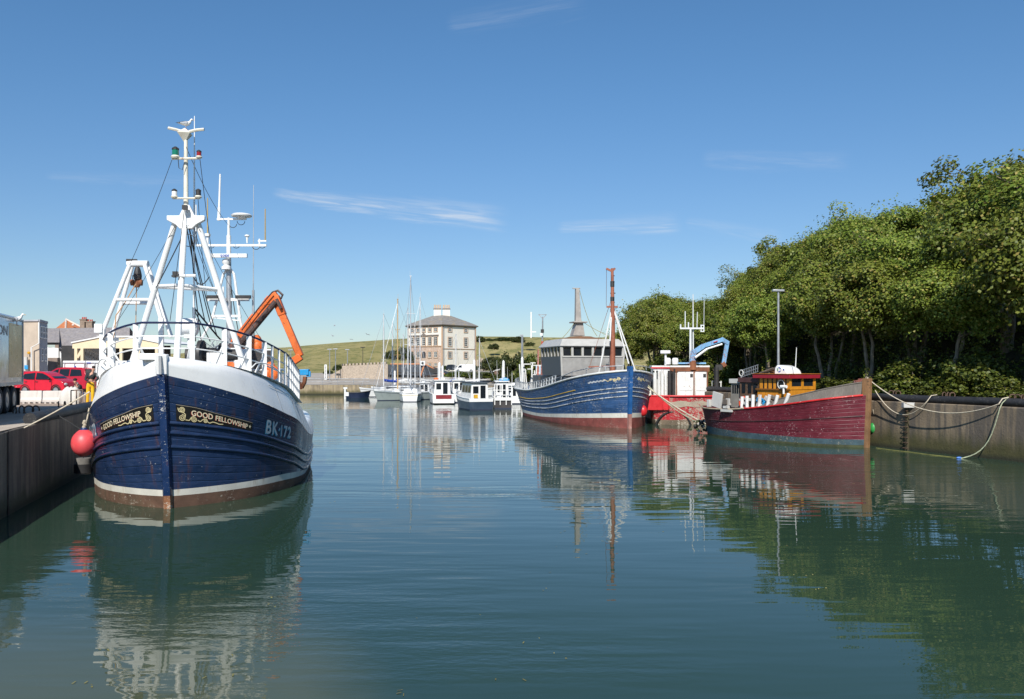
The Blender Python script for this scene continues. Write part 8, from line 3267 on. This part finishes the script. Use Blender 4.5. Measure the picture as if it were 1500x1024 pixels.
# ------------------------------------------------------------------ undergrowth along the foot of the wood
lv = Leaves(77)
rn = random.Random(31)
Y = 33.0
while Y < 100:
    q, n = bank_frame(Y)
    for k in range(10):
        pd = rn.uniform(3.2, 19)
        x, y = q.x + n.x * pd, Y + n.y * pd + rn.uniform(-.8, .8)
        if mnoise.noise(Vector((x * .35, y * .35, 7))) > (0.12 if pd < 6 else -0.05):
            z = bank_height(pd, y)
            up_ = max(0, mnoise.noise(Vector((x * .5, y * .5, 17)))) * 1.6
            lv.clump(Vector((x, y, z + rn.uniform(-0.05, 0.2) + up_ * rn.random())), rn.uniform(0.25, 0.7), 30, 0.16, 0.7)
    Y += 0.8
Y = 33.0
while Y < 96:
    q, n = bank_frame(Y)
    for k in range(5):
        pd = rn.uniform(5.0, 18)
        x, y = q.x + n.x * pd, Y + n.y * pd + rn.uniform(-.8, .8)
        z = bank_height(pd, y)
        hh_ = rn.uniform(0.8, 3.2)
        for j in range(5):
            lv.clump(Vector((x + rn.gauss(0, .25), y + rn.gauss(0, .25), z + hh_ * (j + .5) / 5)), rn.uniform(0.3, 0.6), 14, 0.17, 0.9)
    Y += 0.9
o = lv.build('undergrowth', LEAFB)
tag(o, 'tangled green undergrowth covering the bank under the trees', 'undergrowth', kind='stuff')
# separate shrubs that stand out along the quay edge
bspec = [(1345, 5.6, 4.2, 2.1, 'bright green bush between the two ropes behind the black pipe'), (1392, 5.0, 3.0, 1.0, 'light green bush above the middle mooring rings'),
         (1428, 5.8, 4.0, 2.5, 'sunlit yellow green bush left of the tied ropes'), (1478, 5.2, 3.0, 1.2, 'green bush behind the tied ropes on the right quay'),
         (1310, 5.0, 3.2, 1.1, 'low bush right of the red boat stem'), (1240, 5.5, 3.6, 1.2, 'dark low bush behind the raised bow of the red boat'),
         (1050, 5.0, 4.2, 2.6, 'bright green bush behind the crane of the red workboat'), (1066, 6.0, 3.0, 2.4, 'yellow green bush just left of the varnished wheelhouse'),
         (1005, 6.5, 5.0, 4.2, 'tall light green bush behind the red workboat cabin'), (975, 5.5, 4.0, 3.0, 'leafy bush behind the pipes of the red workboat')]
pb = None
for i, (px, pd, w, h, lab) in enumerate(bspec):
    q = qr_at(px - pd * 14)
    n = Vector((0.957, 0.29))
    best = None
    for p in poly_sample(QR, 0.1):
        x, y = p.x + n.x * pd, p.y + n.y * pd
        e = abs(750 + F * x / y - px)
        if best is None or e < best[0]:
            best = (e, x, y)
    _, x, y = best
    if pb is None:
        pb = make_bush(300, 4.0, 3.0, lab, LEAFB, nclump=52, nleaf=100, leafsize=0.19)
        o = pb
    else:
        o = copy_tree(pb, label=lab)
    o.location = (x, y, bank_height(pd, y) - 0.1)
    o.rotation_euler = (0, 0, i * 2.1)
    o.scale = (w / 4.0, w / 4.0, h / 3.0)
    o['group'] = 'bushes at the foot of the wood'

# ------------------------------------------------------------------ scraps of weed floating on the water
lv = Leaves(5)
rn = random.Random(44)
vs, fs = [], []
for k in range(110):
    y = 11 + 34 * rn.random() ** 1.5
    x = (rn.random() * 1500 - 750) / F * y
    if x < -0.27 * y - 3.5:
        continue
    if mnoise.noise(Vector((x * 0.25, y * 0.12, 2))) < -0.05:
        continue
    for q in range(rn.randrange(1, 4)):
        px_, py_ = x + rn.gauss(0, .12), y + rn.gauss(0, .12)
        a = rn.uniform(0, PI)
        l, w = rn.uniform(.012, .04), rn.uniform(.006, .016)
        ca, sa = math.cos(a), math.sin(a)
        o_ = len(vs)
        vs += [(px_ + ca * l * i - sa * w * j, py_ + sa * l * i + ca * w * j, 0.006 + 0.004 * (i + 1)) for i, j in ((-1, -1), (1, -1), (1, 1), (-1, 1))]
        fs.append((o_, o_ + 1, o_ + 2, o_ + 3))
me = bpy.data.meshes.new('floating_weed')
me.from_pydata(vs, [], fs)
me.materials.append(paint('dead_weed', (0.16, 0.15, 0.05), 0.8, 0.5))
o = bpy.data.objects.new('floating_weed', me)
COL.objects.link(o)
tag(o, 'scattered scraps of weed floating on the harbour water', 'weed', kind='stuff')

# ------------------------------------------------------------------ labels of the front trees, by what they stand behind
FRONT.sort(key=lambda t: t[0])
marks = [(1500, 'tree in the front row at the right edge of the view, above the tied ropes'), (1440, 'front row tree with clear trunk above the sunlit yellow green bush'), (1385, 'front row tree above the middle mooring rings'),
         (1330, 'front row tree above the quay ladder'), (1275, 'front row tree directly above the stem of the red wooden boat'), (1215, 'front row tree behind the foredeck of the red wooden boat'),
         (1165, 'front row tree behind the white shell on the varnished wheelhouse'), (1130, 'front row tree just left of the tall grey lamp post'), (1085, 'front row tree behind the roof rack of the red wooden boat'),
         (1050, 'front row tree behind the blue crane arm'), (1010, 'front row tree behind the aerials of the red workboat'), (975, 'front row tree behind the radar of the red workboat'), (935, 'front row tree at the bow of the blue boat'), (900, 'tree behind the brown foremast of the blue boat')]
left = list(FRONT)
for px, lab in marks:
    if not left:
        break
    k = min(range(len(left)), key=lambda i: abs(left[i][0] - px))
    if abs(left[k][0] - px) < 28:
        left[k][1]['label'] = lab
        left.pop(k)
